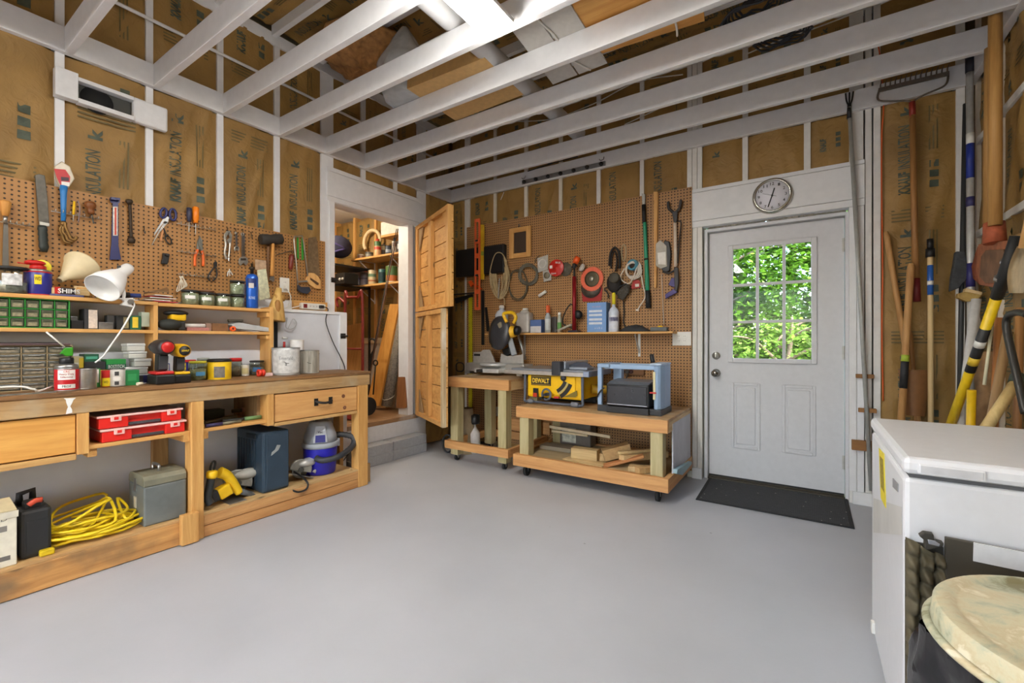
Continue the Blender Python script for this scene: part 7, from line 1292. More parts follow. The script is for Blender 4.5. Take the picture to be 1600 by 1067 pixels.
# ================================================================ rolling carts with machines
TRT = lambda ax: W((196,184,140),(160,146,100),ax); CW = lambda ax: W((216,164,104),(184,128,74),ax)
def caster(x, y, z, r=.03):
    return mb().cyl((x-.012, y, r), (x+.012, y, r), r, n=18), mb().box((x-.028, y-.028, z-.006), (x+.028, y+.028, z)).prism([Vector((x-.018, y-.02, z-.006)), Vector((x-.018, y+.012, z-.006)), Vector((x-.018, y+.006, r*.8)), Vector((x-.018, y-.006, r*.8))], (.004,0,0)).prism([Vector((x+.014, y-.02, z-.006)), Vector((x+.014, y+.012, z-.006)), Vector((x+.014, y+.006, r*.8)), Vector((x+.014, y-.006, r*.8))], (.004,0,0))
def cart(name, label, x0, x1, y0, y1, zt0, zt1, zr0, zr1, legs, deck, side=False, cr=.03):
    ps = [('worktop', mb().box((x0+.004, y0+.004, zt1-.02), (x1-.004, y1, zt1)), W((196,160,112),(164,126,82),'x', wear=(206,190,160)), .002),
      ('apron', mb().box((x0, y0, zt0), (x1, y0+.038, zt1-.004)), CW('x'), .003), ('apron', mb().box((x1-.038, y0+.039, zt0), (x1, y1, zt1-.021)), W((220,190,140),(186,150,100),'y') , .003), ('apron', mb().box((x0, y0+.039, zt0), (x0+.038, y1, zt1-.021)), CW('y'), .003),
      ('rail', mb().box((x0-.012, y0-.03, zr0), (x1+.012, y0+.008, zr1)), CW('x'), .003), ('rail', mb().box((x1-.026, y0+.009, zr0), (x1+.012, y1, zr1)), CW('y'), .003), ('rail', mb().box((x0-.012, y0+.009, zr0), (x0+.026, y1, zr1)), CW('y'), .003), ('rail', mb().box((x0+.03, y1-.038, zr0), (x1-.03, y1, zr1)), CW('x'), .003)]
    zb = zr0 if cr > .04 else .062
    for lx in (x0+.03, x1-.125):
        for ly in (y0+.01, y1-.13):
            ps.append(('leg', mb().box((lx, ly, zb), (lx+.089, ly+.089, zt0 if ly > y0+.05 else zt0)), TRT('z'), .004))
            wh, br = caster(lx+.045, ly+.045, zb, cr); ps += [('caster', br, STEEL), ('caster>wheel', wh, RUBBER)]
    if deck: ps.append(('deck', mb().box((x0+.02, y0+.01, zr1-.03), (x1-.02, y1, zr1-.012)), W((190,168,128),(160,138,100),'x'), .001))
    if side: ps.append(('side_panel', mb().box((x1-.004, y0+.13, zr1), (x1+.006, y1-.03, zt0+.05)), P((206,206,212), .5, var=.1, scale=6), .001))
    thing(name, label, 'cart', ps)
Yc = 3.25
cart('saw_cart', 'square timber cart on casters carrying the mitre saw', -2.909, -2.194, Yc, 3.93, .712, .809, .125, .2, 4, False)
cart('rolling_cart', 'low timber cart on casters carrying the table saw and planer', -2.086, -.82, 3.2, 3.93, .502, .597, .095, .193, 4, True, True, .045)
ZA, ZBt, ZL = .8095, .5975, .182
# ---- mitre saw
K = lambda x, y, Y: onY(q('K4', x, y), Y)
ALU = P((196,196,192), .35, .6, var=.05); DGR = P((70,72,78), .4)
ym = 3.66
bl_, br_ = K(245, 780, ym).x, K(815, 780, ym).x
bc = K(560, 440, 3.70); gs = mpp(bc)/6.279
ps = [('base', mb().box((bl_, ym-.02, ZA+.03), (br_, ym+.16, K(560,742,ym).z)), ALU, .006), ('foot', mb().box((bl_-.02, ym-.01, ZA), (bl_+.05, ym+.15, ZA+.0305)), ALU, .003), ('foot', mb().box((br_-.09, ym-.01, ZA), (br_-.02, ym+.15, ZA+.0305)), ALU, .003),
  ('turntable', mb().lathe([(.15,.0),(.16,.01),(.16,.02),(.15,.03),(0,.031)], ((bl_+br_)/2, ym+.02, K(560,770,ym-.1).z), n=36), P((216,216,214), .3, .5)), ('lock_lever', mb().tube([K(400,810,ym-.16), K(345,815,ym-.18)], .018, 10), BLACK), ('scale_plate', mb().box((K(410,0,ym).x, ym-.15, ZA+.03), (K(640,0,ym).x, ym-.02, ZA+.07)), P((222,222,220), .3, .4), .003),
  ('fence', mb().prism([K(x, y, ym+.09) for x, y in ((310,690),(310,628),(385,625),(405,605),(470,605),(530,735),(310,735))], (0,.014,0)), P((186,182,176), .4, .3), .002), ('fence', mb().prism([K(x, y, ym+.09) for x, y in ((568,738),(585,640),(640,668),(780,655),(800,640),(800,742))], (0,.014,0)), P((186,182,176), .4, .3), .002), ('fence>label', mb().box((K(318,0,ym+.09).x, ym+.089, K(0,658,ym+.09).z), (K(378,0,ym+.09).x, ym+.0905, K(0,638,ym+.09).z)), INK)]
gc = K(565, 440, 3.70)
ax = Vector((-.36, -.93, .1)).normalized()
ps += [('blade_guard', mb().lathe([(.02,-.03),(168*gs*.75,-.03),(168*gs*.98,-.02),(168*gs,.0),(168*gs*.97,.02),(168*gs*.6,.04),(168*gs*.4,.05),(0,.05)], gc, ax, 40), P((66,66,70), .28)), ('blade', mb().lathe([(0,-.034),(168*gs*.9,-.034),(168*gs*.9,-.031),(0,-.031)], gc, ax, 40), STEEL),
  ('motor', mb().lathe([(.045,0),(.058,.02),(.06,.11),(.05,.14)], K(600,430,3.68), (1,.15,0), 24), P((240,186,40), .4)), ('motor_cap', mb().lathe([(.048,0),(.045,.04),(.02,.055),(0,.055)], K(725,415,3.70), (1,.1,-.1), 20), BLACK), ('gear_case', mb().beam(K(570,340,3.66), K(625,460,3.66), .05, .05), P((150,142,120), .4, .3), .012),
  ('handle', mb().tube(spl([K(640,335,3.62), K(608,262,3.62), K(640,243,3.62), K(700,245,3.62), K(728,290,3.62), K(705,345,3.62)], 6), .017, 10), P((246,192,30), .4)), ('hose_arm', mb().beam(K(660,470,3.72), K(715,660,3.75), .05, .06), P((150,156,164), .3, .5), .008), ('arm', mb().beam(K(640,590,3.80), K(660,660,3.80), .06, .09), BLACK, .008), ('slide_bar', mb().tube([K(755,470,3.82), K(820,700,3.82)], .014, 10), P((170,170,168), .3, .7))]
thing('mitre_saw', 'yellow and black mitre saw with blade raised on its cart', 'mitre saw', ps)
# ---- table saw
T3 = lambda x, y, Y=3.42: onY(q('K3', x, y), Y)
yf = 3.42; xl, xr = T3(235, 700).x, T3(1050, 700).x; zl_, zh_ = .655, T3(600, 450).z
YS_ = P((246,194,10), .38, var=.03); TG = P((92,98,112), .45); SIL = P((206,204,200), .3, .6)
ps = [('body', mb().box((xl, yf, zl_), (xr, yf+.4, zh_)), YS_, .012), ('front_plate', mb().box((xl+.02, yf-.012, zl_+.03), (xr-.05, yf, zh_-.005)), YS_, .01)]
bp0, bp1 = T3(295, 592, yf-.014), T3(590, 465, yf-.014)
ps += [('badge', mb().box((bp0.x, yf-.02, bp0.z), (bp1.x, yf-.012, bp1.z)), P((40,38,30), .4), .002), ('badge>trim', mb().box((bp0.x+.006, yf-.0206, bp0.z+.006), (bp1.x-.006, yf-.02, bp0.z+.01)).box((bp0.x+.006, yf-.0206, bp1.z-.01), (bp1.x-.006, yf-.02, bp1.z-.006)), P((200,160,60), .4)), ('badge>lettering', letters(mb(), 'DEWALT', ((bp0.x+bp1.x)/2, yf-.02, (bp0.z+bp1.z)/2), (1,0,0), (0,0,1), (bp1.x-bp0.x)*.86, (bp1.z-bp0.z)*.5, .001, .035), P((250,206,70), .4))]
sw = T3(368, 720, yf-.012)
ps += [('switch_box', mb().box((sw.x-.024, yf-.03, sw.z-.035), (sw.x+.024, yf-.01, sw.z+.045)), BLACK, .003), ('switch_paddle', mb().box((sw.x-.02, yf-.042, sw.z-.03), (sw.x+.02, yf-.03, sw.z+.005)), P((206,60,34), .4), .004)]
wc_ = T3(520, 740, yf-.05); rw = .042
ps += [('hand_wheel', mb().tube([wc_+Vector((rw*math.cos(t), 0, rw*1.1*math.sin(t))) for t in [k*.3491 for k in range(18)]], .009, 8, closed=True), TG), ('hand_wheel>spoke', mb().beam(wc_+Vector((-rw,0,-.01)), wc_+Vector((rw,0,.012)), .012, .02), P((54,56,62), .5)), ('hand_wheel>crank', mb().cyl(wc_+Vector((-.03,0,-.03)), wc_+Vector((-.03,-.04,-.03)), .012, n=10), BLACK), ('hand_wheel>hub', mb().cyl(wc_+Vector((0,.04,0)), wc_+Vector((0,-.008,0)), .014, n=12), BLACK)]
ce = T3(560, 420, yf-.013)
def arcs(r0, r1, a0, a1, d): return mb().prism([ce+Vector((r0*math.cos(t), -d, r0*math.sin(t))) for t in [math.radians(a0+(a1-a0)*k/10) for k in range(11)]]+[ce+Vector((r1*math.cos(t), -d, r1*math.sin(t))) for t in [math.radians(a1+(a0-a1)*k/10) for k in range(11)]], (0,-.003,0))
s3 = mpp(ce)/9.7
ps += [('bevel_scale', arcs(270*s3, 325*s3, -62, -22, 0), P((40,40,40), .5)), ('bevel_scale', arcs(330*s3, 352*s3, -62, -22, 0), P((190,180,120), .5)), ('bevel_slot', arcs(360*s3, 420*s3, -60, -22, 0), P((30,30,30), .5)), ('bevel_pointer', mb().box((T3(655,0).x, yf-.03, T3(0,740).z), (T3(735,0).x, yf-.014, T3(0,712).z)), P((190,50,40), .5), .002), ('fence_knob', mb().lathe([(.024,0),(.026,.012),(.018,.03),(0,.031)], T3(785,490,yf-.012), (0,-1,0), 18), P((56,58,66), .5)), ('vent', mb().prism([T3(x, y, yf-.013) for x, y in ((785,778),(985,680),(990,760),(960,782))], (0,-.003,0)), P((130,112,36), .6))]
tl_, tr_ = onY(q('K4', 640, 800), yf).x, T3(1115, 420).x
ps += [('table_top', mb().box((tl_+.05, yf+.0, zh_+.024), (xr+.06, yf+.5, zh_+.052)), P((150,156,164), .35, .5, var=.06), .003), ('fence_rail', mb().box((tl_, yf-.05, zh_+.002), (tr_, yf-.012, zh_+.036)), SIL, .004), ('rail_end', mb().box((tr_-.002, yf-.05, zh_+.002), (tr_+.05, yf+.45, zh_+.05)), P((150,164,190), .4, .3), .006)]
fx0, fx1 = T3(645, 0).x, T3(775, 0).x
ps += [('rip_fence', mb().box((fx0+.0, yf-.06, zh_+.005), (fx1, yf+.02, zh_+.125)), P((52,54,60), .45), .008), ('rip_fence', mb().box((fx0+.01, yf+.02, zh_+.054), (fx1+.01, yf+.5, zh_+.12)), P((176,186,200), .35, .4), .006), ('push_stick', mb().prism([T3(x, y, yf+.1) for x, y in ((780,320),(980,250),(1110,250),(1215,320),(1100,335),(960,325),(800,345))], (0,.02,0)), P((64,68,80), .5), .003), ('mitre_gauge', mb().box((fx1+.03, yf+.05, zh_+.054), (xr+.03, yf+.2, zh_+.075)), P((160,170,186), .4, .3), .006)]
for xx in (xl-.012, xr+.02): ps.append(('roll_cage', mb().tube(spl([(xx, yf-.02, zh_), (xx, yf-.02, zl_+.02), (xx, yf-.025, ZBt+.022), (xx+(.06 if xx < xr else -.06), yf-.03, ZBt+.018)], 6), .012, 10), TG))
ps += [('front_bar', mb().tube([(xl+.05, yf-.03, ZBt+.02), (xr-.04, yf-.03, ZBt+.018)], .011, 10), TG), ('foot', mb().ball((xl+.05, yf-.03, ZBt+.022), (.035,.022,.0215), 12, 8), P((110,114,122), .6)), ('foot', mb().cyl((xr-.075, yf-.03, ZBt+.0225), (xr-.01, yf-.03, ZBt+.0225), .022, n=14), P((126,130,140), .6)), ('rear_foot', mb().box((xl, yf+.3, ZBt+.0005), (xr, yf+.36, zl_)), BLACK, .006), ('dust_port', mb().cyl((xr, yf+.2, zl_+.08), (xr+.12, yf+.28, zl_+.07), .04, n=16), P((196,150,30), .4))]
thing('table_saw', 'yellow jobsite table saw with black scale arc on the low cart', 'table saw', ps)
# ---- planer
K5 = lambda x, y, Y: onY(q('K5', x, y), Y)
yf = 3.335; BLUE = P((150,176,206), .4, var=.03); x0, x1 = K5(108, 800, yf).x, K5(845, 800, yf).x; x2 = -.9; zt_ = K5(850, 250, yf).z
zp = ZBt
ps = [('foot', mb().box((x0, yf, zp+.0005), (x0+.09, yf+.3, zp+.05)), P((52,54,58), .5), .004), ('foot', mb().box((x1-.06, yf, zp+.0005), (x2, yf+.3, zp+.045)), P((52,54,58), .5), .004),
  ('column', mb().box((x0, yf+.005, zp+.05), (x0+.035, yf+.04, zt_-.03)), BLUE, .004), ('column', mb().box((x0+.05, yf+.22, zp+.05), (x0+.12, yf+.28, zt_-.03)), BLUE, .004), ('column', mb().prism([Vector((x1-.01, yf+.01, zp+.045)), Vector((x1+.02, yf+.0, zp+.045)), Vector((x2-.01, yf+.02, zp+.045)), Vector((x2, yf+.1, zp+.045)), Vector((x2, yf+.27, zp+.045)), Vector((x1-.01, yf+.27, zp+.045))], (0,0,zt_-zp-.05)), BLUE, .008),
  ('top_plate', mb().box((x0-.002, yf, zt_-.032), (x0+.1, yf+.3, zt_)), BLUE, .008), ('top_plate', mb().box((x1-.04, yf, zt_-.005), (x2+.002, yf+.28, zt_+.012)), P((176,196,220), .4), .008), ('top_beam', mb().box((x0+.05, yf+.02, zt_-.04), (x1, yf+.05, zt_-.004)), BLUE, .006), ('top_beam', mb().box((x0+.05, yf+.24, zt_-.04), (x1, yf+.27, zt_-.004)), BLUE, .006),
  ('crank', mb().tube([K5(825,215,yf+.1), K5(815,180,yf+.1), K5(805,110,yf+.1)], .016, 10), BLACK)]
hx0, hx1 = K5(228, 600, yf-.02).x, K5(768, 600, yf-.02).x; hz0, hz1 = K5(500, 860, yf-.02).z, K5(500, 500, yf-.02).z
ps += [('cutter_head', mb().box((hx0, yf-.025, zp+.055), (hx1, yf+.26, hz1)), P((34,35,38), .3, var=.08), .008), ('head_lid', mb().prism([Vector((hx0+.005, yf-.03, hz1)), Vector((hx0+.005, yf+.2, hz1+.002)), Vector((hx0+.02, yf+.18, hz1+.03)), Vector((hx0+.02, yf+.01, hz1+.022))], (hx1-hx0-.01,0,0)), P((120,126,134), .35, .5), .004), ('front_cover', mb().box((hx0+.012, yf-.032, zp+.075), (hx1-.012, yf-.0255, hz1-.012)), P((30,30,34), .22), .003), ('edge_strip', mb().box((hx0+.01, yf-.034, zp+.066), (hx1-.01, yf-.026, zp+.072)), P((170,172,176), .3, .7)), ('bed', mb().box((hx0-.0, yf-.03, zp+.0005), (hx1, yf+.28, zp+.05)), P((40,40,42), .5), .004), ('depth_scale', mb().box((x1-.012, yf-.001, zp+.12), (x1+.004, yf+.004, zt_-.05)), P((226,216,170), .5)), ('depth_pointer', mb().box((x1-.035, yf-.01, zp+.165), (x1+.012, yf-.002, zp+.176)), P((206,40,34), .4)), ('lead', mb().tube(spl([K5(200,535,yf+.0), K5(150,580,yf-.01), K5(115,640,yf-.01), K5(105,690,yf+.05)], 5), .006, 8), BLACK)]
thing('thickness_planer', 'light blue and black thickness planer on the right of the low cart', 'planer', ps)
# ---- plug strip on the pegboard behind the planer
a, b = onY(q('K5', 300,290), YPB-.03), onY(q('K5', 708,380), YPB-.03)
ps = [('plank', mb().box((a.x, YPB-.03, b.z), (b.x, YPB-.0005, a.z)), W((150,110,74),(120,84,54),'x'), .002)]
for k in range(5): c = onY(q('K5', 330+54*k, 332), YPB-.03); ps.append(('socket', mb().lathe([(.019,0),(.019,.012),(.012,.014),(0,.008)], c, (0,-1,0), 16), P((60,24,20), .5) if k % 2 == 0 else P((70,66,62), .5)))
ps.append(('lead', mb().tube(spl([onY(q('K5', 500,360), YPB-.045), onY(q('K5', 490,400), YPB-.05), onY(q('K5', 468,450), YPB-.06)], 4), .005, 7), BLACK))
thing('socket_board', 'brown board with five round sockets on the pegboard behind the planer', 'sockets', ps)
# ---- scrap lumber on the low cart
D = lambda x, y, Y: onY(q('D4', x, y), Y)
LW = lambda: W((214,186,136),(180,146,98),'y'); 
def slab(label, cx, Yc_, z, ln, w, h, rot, mt, tilt=0, nm='lumber_offcut'):
    M = Matrix.Translation((cx, Yc_, z+h/2)) @ Matrix.Rotation(rot, 4, 'Z') @ Matrix.Rotation(tilt, 4, 'Y')
    thing(nm, label, 'wood offcut', [('wood', mb().box((-ln/2, -w/2, -h/2), (ln/2, w/2, h/2), M), mt, .003)], group='scrap lumber on the low cart')
PX = lambda x, y, Y=3.35: D(x, y, Y).x
z0 = ZL+.001
slab('flat grey weathered plank on the deck under the posts', PX(290,720,3.5), 3.55, z0, .3, .14, .036, .05, W((150,138,118),(116,104,86),'x'))
slab('thin pale plywood sheet at the cart front', PX(490,780,3.3), 3.30, z0, .36, .13, .01, -.12, pale('x'))
slab('square post offcut with a clear end grain, left in the scrap pile', PX(490,715,3.36), 3.36, z0+.011, .22, .089, .085, .08, W((206,180,128),(170,140,94),'x'))
slab('square post offcut tipped up in the middle of the scrap pile', PX(690,700,3.42), 3.44, z0+.04, .22, .1, .089, .5, W((204,170,116),(166,130,84),'x'), -.28)
slab('reddish board offcut slanting toward the cart front', PX(715,745,3.3), 3.33, z0+.03, .36, .07, .02, .42, W((206,146,92),(176,114,66),'x'), -.3)
slab('short block at the front right of the scrap pile', PX(838,815,3.28), 3.285, z0, .13, .085, .04, .1, LW())
slab('long pale post lying back along the right of the scrap pile', PX(880,725,3.5), 3.5, z0+.042, .42, .07, .05, .95, W((222,194,146),(190,156,106),'x'))
slab('thin lath beside the long pale post', PX(840,740,3.45), 3.47, z0+.095, .36, .03, .02, .9, pale('x'))
slab('narrow block at the cart corner beside the leg', PX(915,850,3.3), 3.32, z0, .24, .05, .045, 1.0, W((206,172,120),(176,138,90),'x'))
slab('small splintered chip in the middle of the scrap pile', PX(585,740,3.36), 3.42, z0, .06, .05, .06, .3, LW())
slab('long pale lath crossing the back of the scrap pile, upper one', PX(445,645,3.6), 3.6, z0+.16, .6, .02, .025, -.06, P((226,206,170), .6), .03)
slab('long pale lath crossing the back of the scrap pile, lower one', PX(380,662,3.62), 3.63, z0+.13, .36, .02, .02, -.03, P((222,200,160), .6))
slab('brown plank leaning at the back left under the low cart', PX(270,590,3.75), 3.78, z0+.26, .5, .02, .04, 0, W((180,130,80),(146,100,58),'x'), .16)
thing('blue_board', 'pale blue board leaning on the rail at the cart right end', 'board', [('board', mb().prism([onX(q('D4', *p), -.808) for p in ((1072,850),(1075,822),(1172,768),(1175,785),(1110,858))], (.03,0,0)), P((150,180,190), .5, var=.08), .002)])
a = D(330, 630, 3.8); b = D(535, 515, 3.8)
thing('storage_tub', 'clear plastic tub with a paper label at the back of the low cart', 'tub', [('tub', mb().box((a.x, 3.76, z0), (b.x, 3.9, b.z)), P((126,118,108), .3, alpha=.9), .01), ('paper_label', mb().box((a.x+.03, 3.757, a.z+.0), (a.x+.17, 3.759, b.z-.06)), P((206,200,180), .5, var=.3, scale=30)), ('rim', mb().box((a.x-.01, 3.755, b.z), (b.x+.01, 3.905, b.z+.012)), P((176,170,160), .3), .003)])
# ---- things under the saw cart and by the wall
D3 = lambda x, y, Y: onY(q('D3', x, y), Y)
c = D3(195, 620, 3.6)
thing('spray_jug', 'white jug with red print standing under the saw cart', 'jug', [('body', mb().lathe([(.07,0),(.075,.02),(.07,.2),(.03,.27),(.03,.3)], (c.x, 3.62, .001), n=20), P((216,212,208), .4)), ('label', band(mb(), (c.x, 3.62), .0745, -1.0, 1.6, .04, .1), P((190,50,50), .5)), ('cap', mb().lathe([(.05,.3),(.055,.32),(.05,.39),(0,.4)], (c.x+.02, 3.62, .0), n=18), BLACK), ])
thing('paper_sack', 'crumpled white and brown sack under the saw cart by the closet door', 'sack', [('sack', mb().grid(lambda a, b: Vector((D3(150,0,3.55).x+.09*math.cos(a*6.283)*(1-.3*b)*(1+.15*noise.noise(Vector((math.cos(a*6.283)*2, math.sin(a*6.283)*2, b*4)))), 3.58+.09*math.sin(a*6.283)*(1-.3*b), .001+.46*b)), 20, 12), P((160,144,116), .8, var=.3, scale=8))])
c = D3(18, 735, 3.4)
thing('floor_fan_ring', 'black rubber hose ring on the floor behind the closet door', 'hose', [('ring', mb().tube([(c.x+.05*math.cos(t), 3.45+.02*math.cos(t), .1+.09*math.sin(t)) for t in [k*.3142 for k in range(20)]], .01, 8, closed=True), BLACK)])
a = onY(q('K4', 180, 775), 3.9)
thing('wire_hanger', 'black square wire hanger on the wall behind the mitre saw', 'hanger', [('bar', mb().tube(spl([a+Vector((-.045,0,-.04)), a+Vector((-.045,0,.04)), a+Vector((.045,0,.04)), a+Vector((.045,0,-.04))], 5, True), .007, 8, closed=True), BLACK)])
outlet('white wall outlet low on the pegboard behind the saw cart', Vector((D3(357,590,YPB).x, YPB, D3(357,590,YPB).z)), 'y')
xs_ = (D3(312,650,3.9).x, D3(520,680,3.9).x)
thing('wall_rail', 'horizontal timber rail on the back wall behind the saw cart', 'rail', [('rail', mb().box((xs_[0], YPB-.03, D3(400,700,3.93).z), (xs_[1]+.3, YPB-.0005, D3(400,625,3.93).z)), CW('x'), .002)])
# ================================================================ right side: freezer, bin, garden tools
FRZ = P((226,227,230), .3, var=.015); x0, x1, y0, y1, hf = .209, .862, 1.552, 2.262, .85
ps = [('cabinet', mb().box((x0, y0, .03), (x1, y1, hf-.055)), FRZ, .012), ('lid', mb().box((x0-.004, y0-.012, hf-.045), (x1, y1, hf)), FRZ, .014), ('gasket', mb().box((x0+.012, y0+.008, hf-.056), (x1-.012, y1-.01, hf-.044)), P((96,96,98), .7))]
h0, h1 = onY(q('D8', 232, 215), y0-.012), onY(q('D8', 500, 225), y0-.012)
ps += [('lid_handle', mb().box((h0.x, y0-.022, hf-.04), (h1.x, y0-.0121, hf-.012)), FRZ, .007), ('lid_handle>recess', mb().box((h0.x+.006, y0-.0232, hf-.034), (h1.x-.006, y0-.0219, hf-.016)), P((206,207,210), .4), .003)]
for fx in (x0+.05, x1-.05):
    for fy in (y0+.05, y1-.05): ps.append(('foot', mb().cyl((fx, fy, 0), (fx, fy, .031), .02, n=12), BLACK))
L8 = lambda x, y, X=x0: onX(q('D8', x, y), X)
lb = [L8(x, y, x0-.0005) for x, y in ((84,150),(104,172),(112,385),(92,345))]
ps += [('energy_label', mb().prism(lb, (-.0012,0,0)), P((238,220,40), .5)), ('energy_label>print', mb().prism([lb[0]+(lb[i]-lb[0])*1.0 if False else (sum(lb, Vector())/4)+(lb[i]-sum(lb, Vector())/4)*.62+Vector((-.0016,0,.01)) for i in range(4)], (-.0004,0,0)), P((130,116,34), .6, var=.6, scale=120)), ('badge', mb().prism([L8(x, y, x0-.0005) for x, y in ((140,268),(160,290),(160,322),(140,302))], (-.002,0,0)), P((150,150,152), .4)), ('drain_plug', mb().box((x0-.012, L8(68,850).y-.015, L8(68,850).z-.02), (x0, L8(68,850).y+.015, L8(68,850).z+.02)), PLASTIC, .003), ('smudge', mb().prism([L8(x, y, x0-.0004) for x, y in ((62,345),(172,380),(174,490),(62,480))], (-.0003,0,0)), P((214,213,209), .4, var=.05, scale=9))]
thing('chest_freezer', 'white chest freezer with a yellow label on its side', 'freezer', ps)
# ---- mat, panel and paper against the freezer front
KK = lambda x, y, Y=y0-.02: onY(q('K1', x, y), Y)
ma, mb_ = KK(62, 160), KK(302, 230)
def lumpy(a, b):
    x = ma.x+(mb_.x-ma.x)*a; z = .02+(ma.z-.02-.03*a)*b
    u = a*2.6; v = b*16+.5*(int(u) % 2); e = abs(math.sin(math.pi*u))**.5*abs(math.sin(math.pi*v))**.6
    return Vector((x, y0-.012-.028*e-.012*noise.noise(Vector((u*1.7, v*1.1, 3))), z))
thing('rubber_tread', 'dark lumpy tread mat standing against the freezer front', 'mat', [('tread', mb().grid(lumpy, 26, 110), P((86,78,58), .7, var=.35, scale=14)), ('backing', mb().box((ma.x, y0-.011, .02), (mb_.x, y0-.004, mb_.z)), P((50,46,38), .8)), ('clip', mb().prism([KK(x, y, y0-.045) for x, y in ((145,150),(175,130),(235,140),(240,180),(300,195),(295,215),(195,240),(180,228),(180,180))], (0,.02,0)), P((52,48,40), .6), .002), ('clip>buckle', mb().prism([KK(x, y, y0-.047) for x, y in ((198,172),(240,180),(276,200),(270,216),(205,200))], (0,.01,0)), P((200,202,210), .25, .6), .001)])
pa, pb_, pc = KK(304, 152), KK(486, 190), KK(799, 245)
thing('leaning_board', 'dark brown board leaning on the freezer front behind the bin', 'board', [('board', mb().prism([Vector((p.x, y0-.03, p.z)) for p in (pa, KK(799,248))]+[Vector((x1-.02, y0-.03, pa.z-.0)), Vector((x1-.02, y0-.03, .02)), Vector((pa.x, y0-.03, .02))], (0,.015,0)), P((66,60,48), .6, var=.15, scale=8), .002)])
wp = [KK(x, y, y0-.034) for x, y in ((486,190),(799,250),(799,372),(483,306))]
thing('white_sheet', 'white sheet fixed on the dark board behind the bin', 'paper', [('sheet', mb().prism([wp[0], wp[1]+(wp[1]-wp[0])*.6, wp[2]+(wp[2]-wp[3])*.6, wp[3]], (0,.003,0)), P((222,222,222), .6))])
# ---- bin
bc = Vector((.435, 1.14, 0)); r = .25; zl = .66
def lidmat():
    m = bpy.data.materials.new('weathered_lid'); m.use_nodes = True; t = m.node_tree; b = t.nodes['Principled BSDF']; L = t.links.new
    tc = t.nodes.new('ShaderNodeTexCoord'); n = t.nodes.new('ShaderNodeTexNoise'); n.inputs['Scale'].default_value = 9; n.inputs['Detail'].default_value = 9; n.inputs['Roughness'].default_value = .65; n.inputs['Distortion'].default_value = .35; L(tc.outputs['Object'], n.inputs[0])
    rp = t.nodes.new('ShaderNodeValToRGB'); cr = rp.color_ramp; cr.elements[0].position = .36; cr.elements[0].color = lin((128,122,88)); cr.elements[1].position = .64; cr.elements[1].color = lin((224,216,190))
    e = cr.elements.new(.45); e.color = lin((180,182,156)); e = cr.elements.new(.52); e.color = lin((204,196,164)); e = cr.elements.new(.58); e.color = lin((198,184,148))
    L(n.outputs['Fac'], rp.inputs[0]); L(rp.outputs[0], b.inputs['Base Color']); b.inputs['Roughness'].default_value = .5; return m
LM = lidmat()
def bagf(a, b):
    t = a*6.2832; k = 1+.16*noise.noise(Vector((math.cos(t)*3.2, math.sin(t)*3.2, b*2.2)))+.05*(1-abs(noise.noise(Vector((math.cos(t)*5+b*3, math.sin(t)*5, b*1.5)))))**5
    rr_ = (r*.95+.03*math.sin(math.pi*min(1, b*1.2))-.05*b)*k
    return bc+Vector((rr_*math.cos(t), rr_*math.sin(t), zl-.045-.45*b))
thing('trash_bin', 'round bin with weathered cream lid over a black bag in front of the freezer', 'bin', [('can', mb().lathe([(.19,.0),(.195,.01),(.235,zl-.06),(.24,zl-.05),(.23,zl-.05),(.0,zl-.2)], bc, n=40), P((96,98,98), .5)), ('bag', mb().grid(bagf, 120, 34), P((24,24,28), .24, var=.1, bump=.9, scale=9)),
   ('lid', mb().lathe([(r*.93,zl),(r*.85,zl+.003),(r*.82,zl-.002),(r*.8,zl-.002),(r*.5,zl),(r*.47,zl+.005),(r*.44,zl+.002),(0,zl+.003)], bc, n=72, caps=False), LM), ('lid>skirt', mb().lathe([(r*.93,zl),(r*.95,zl-.004),(r*.965,zl-.034)], bc, n=72, caps=False), LM), ('lid>lip', mb().lathe([(r*.96,zl-.034),(r*1.0,zl-.037),(r*1.012,zl-.041),(r*1.0,zl-.046),(r*.96,zl-.046),(r*.96,zl-.034)], bc, n=72), LM)])
# ================================================================ garden tools in the right corner
def gl(v, x, y, Y): return onY(q(v, x, y), Y)
def gx(v, x, y, X=.8): return onX(q(v, x, y), X)
def to_floor(a, b, z=.002):
    d = b-a; return a+d*((a.z-z)/(a.z-b.z))
HW = W((196,150,92),(160,112,62),'z', knots=False); HW2 = W((170,122,68),(132,88,46),'z', knots=False); BL2 = P((150,152,150), .35, .6)
a, b = gl('D6', 22, 400, YB-.05), gl('D7', 108, 960, YB-.05)
ft = mb()
for k in (-1, 0, 1): ft.tube(spl([a+Vector((0,0,.0)), a+Vector((.016*k,0,.05)), a+Vector((.022*k,-.01,.1))], 4), .005, 6)
thing('garden_fork', 'slim garden cultivator with a grey metal handle hung beside the door', 'garden tool', [('handle', mb().tube([a, to_floor(a, b, .12)], .013, 10), P((176,176,170), .4, .2)), ('socket', mb().cyl(a+Vector((0,0,-.08)), a+Vector((0,0,.02)), .016, .012, 10), BLACK), ('tines', ft, P((60,58,54), .5, .6))])
for i, (p, lab) in enumerate(((q('D7', 98, 778), 'small wooden tool catch on the studs, topmost of three'), (q('D7', 111, 946), 'small wooden tool catch on the studs, middle of three'), (q('D5', 523, 808), 'larger wooden block on the studs, lowest of three'))):
    c = onY(p, YB-.03); w = .05 if i < 2 else .065
    thing('tool_catch', lab, 'wood block', [('block', mb().box((c.x-w, YB-.04, c.z-(.014 if i < 2 else .035)), (c.x+w, YB+.0, c.z+(.014 if i < 2 else .035))), W((160,112,58),(126,84,40),'x'), .002)], group='wooden tool catches by the door')
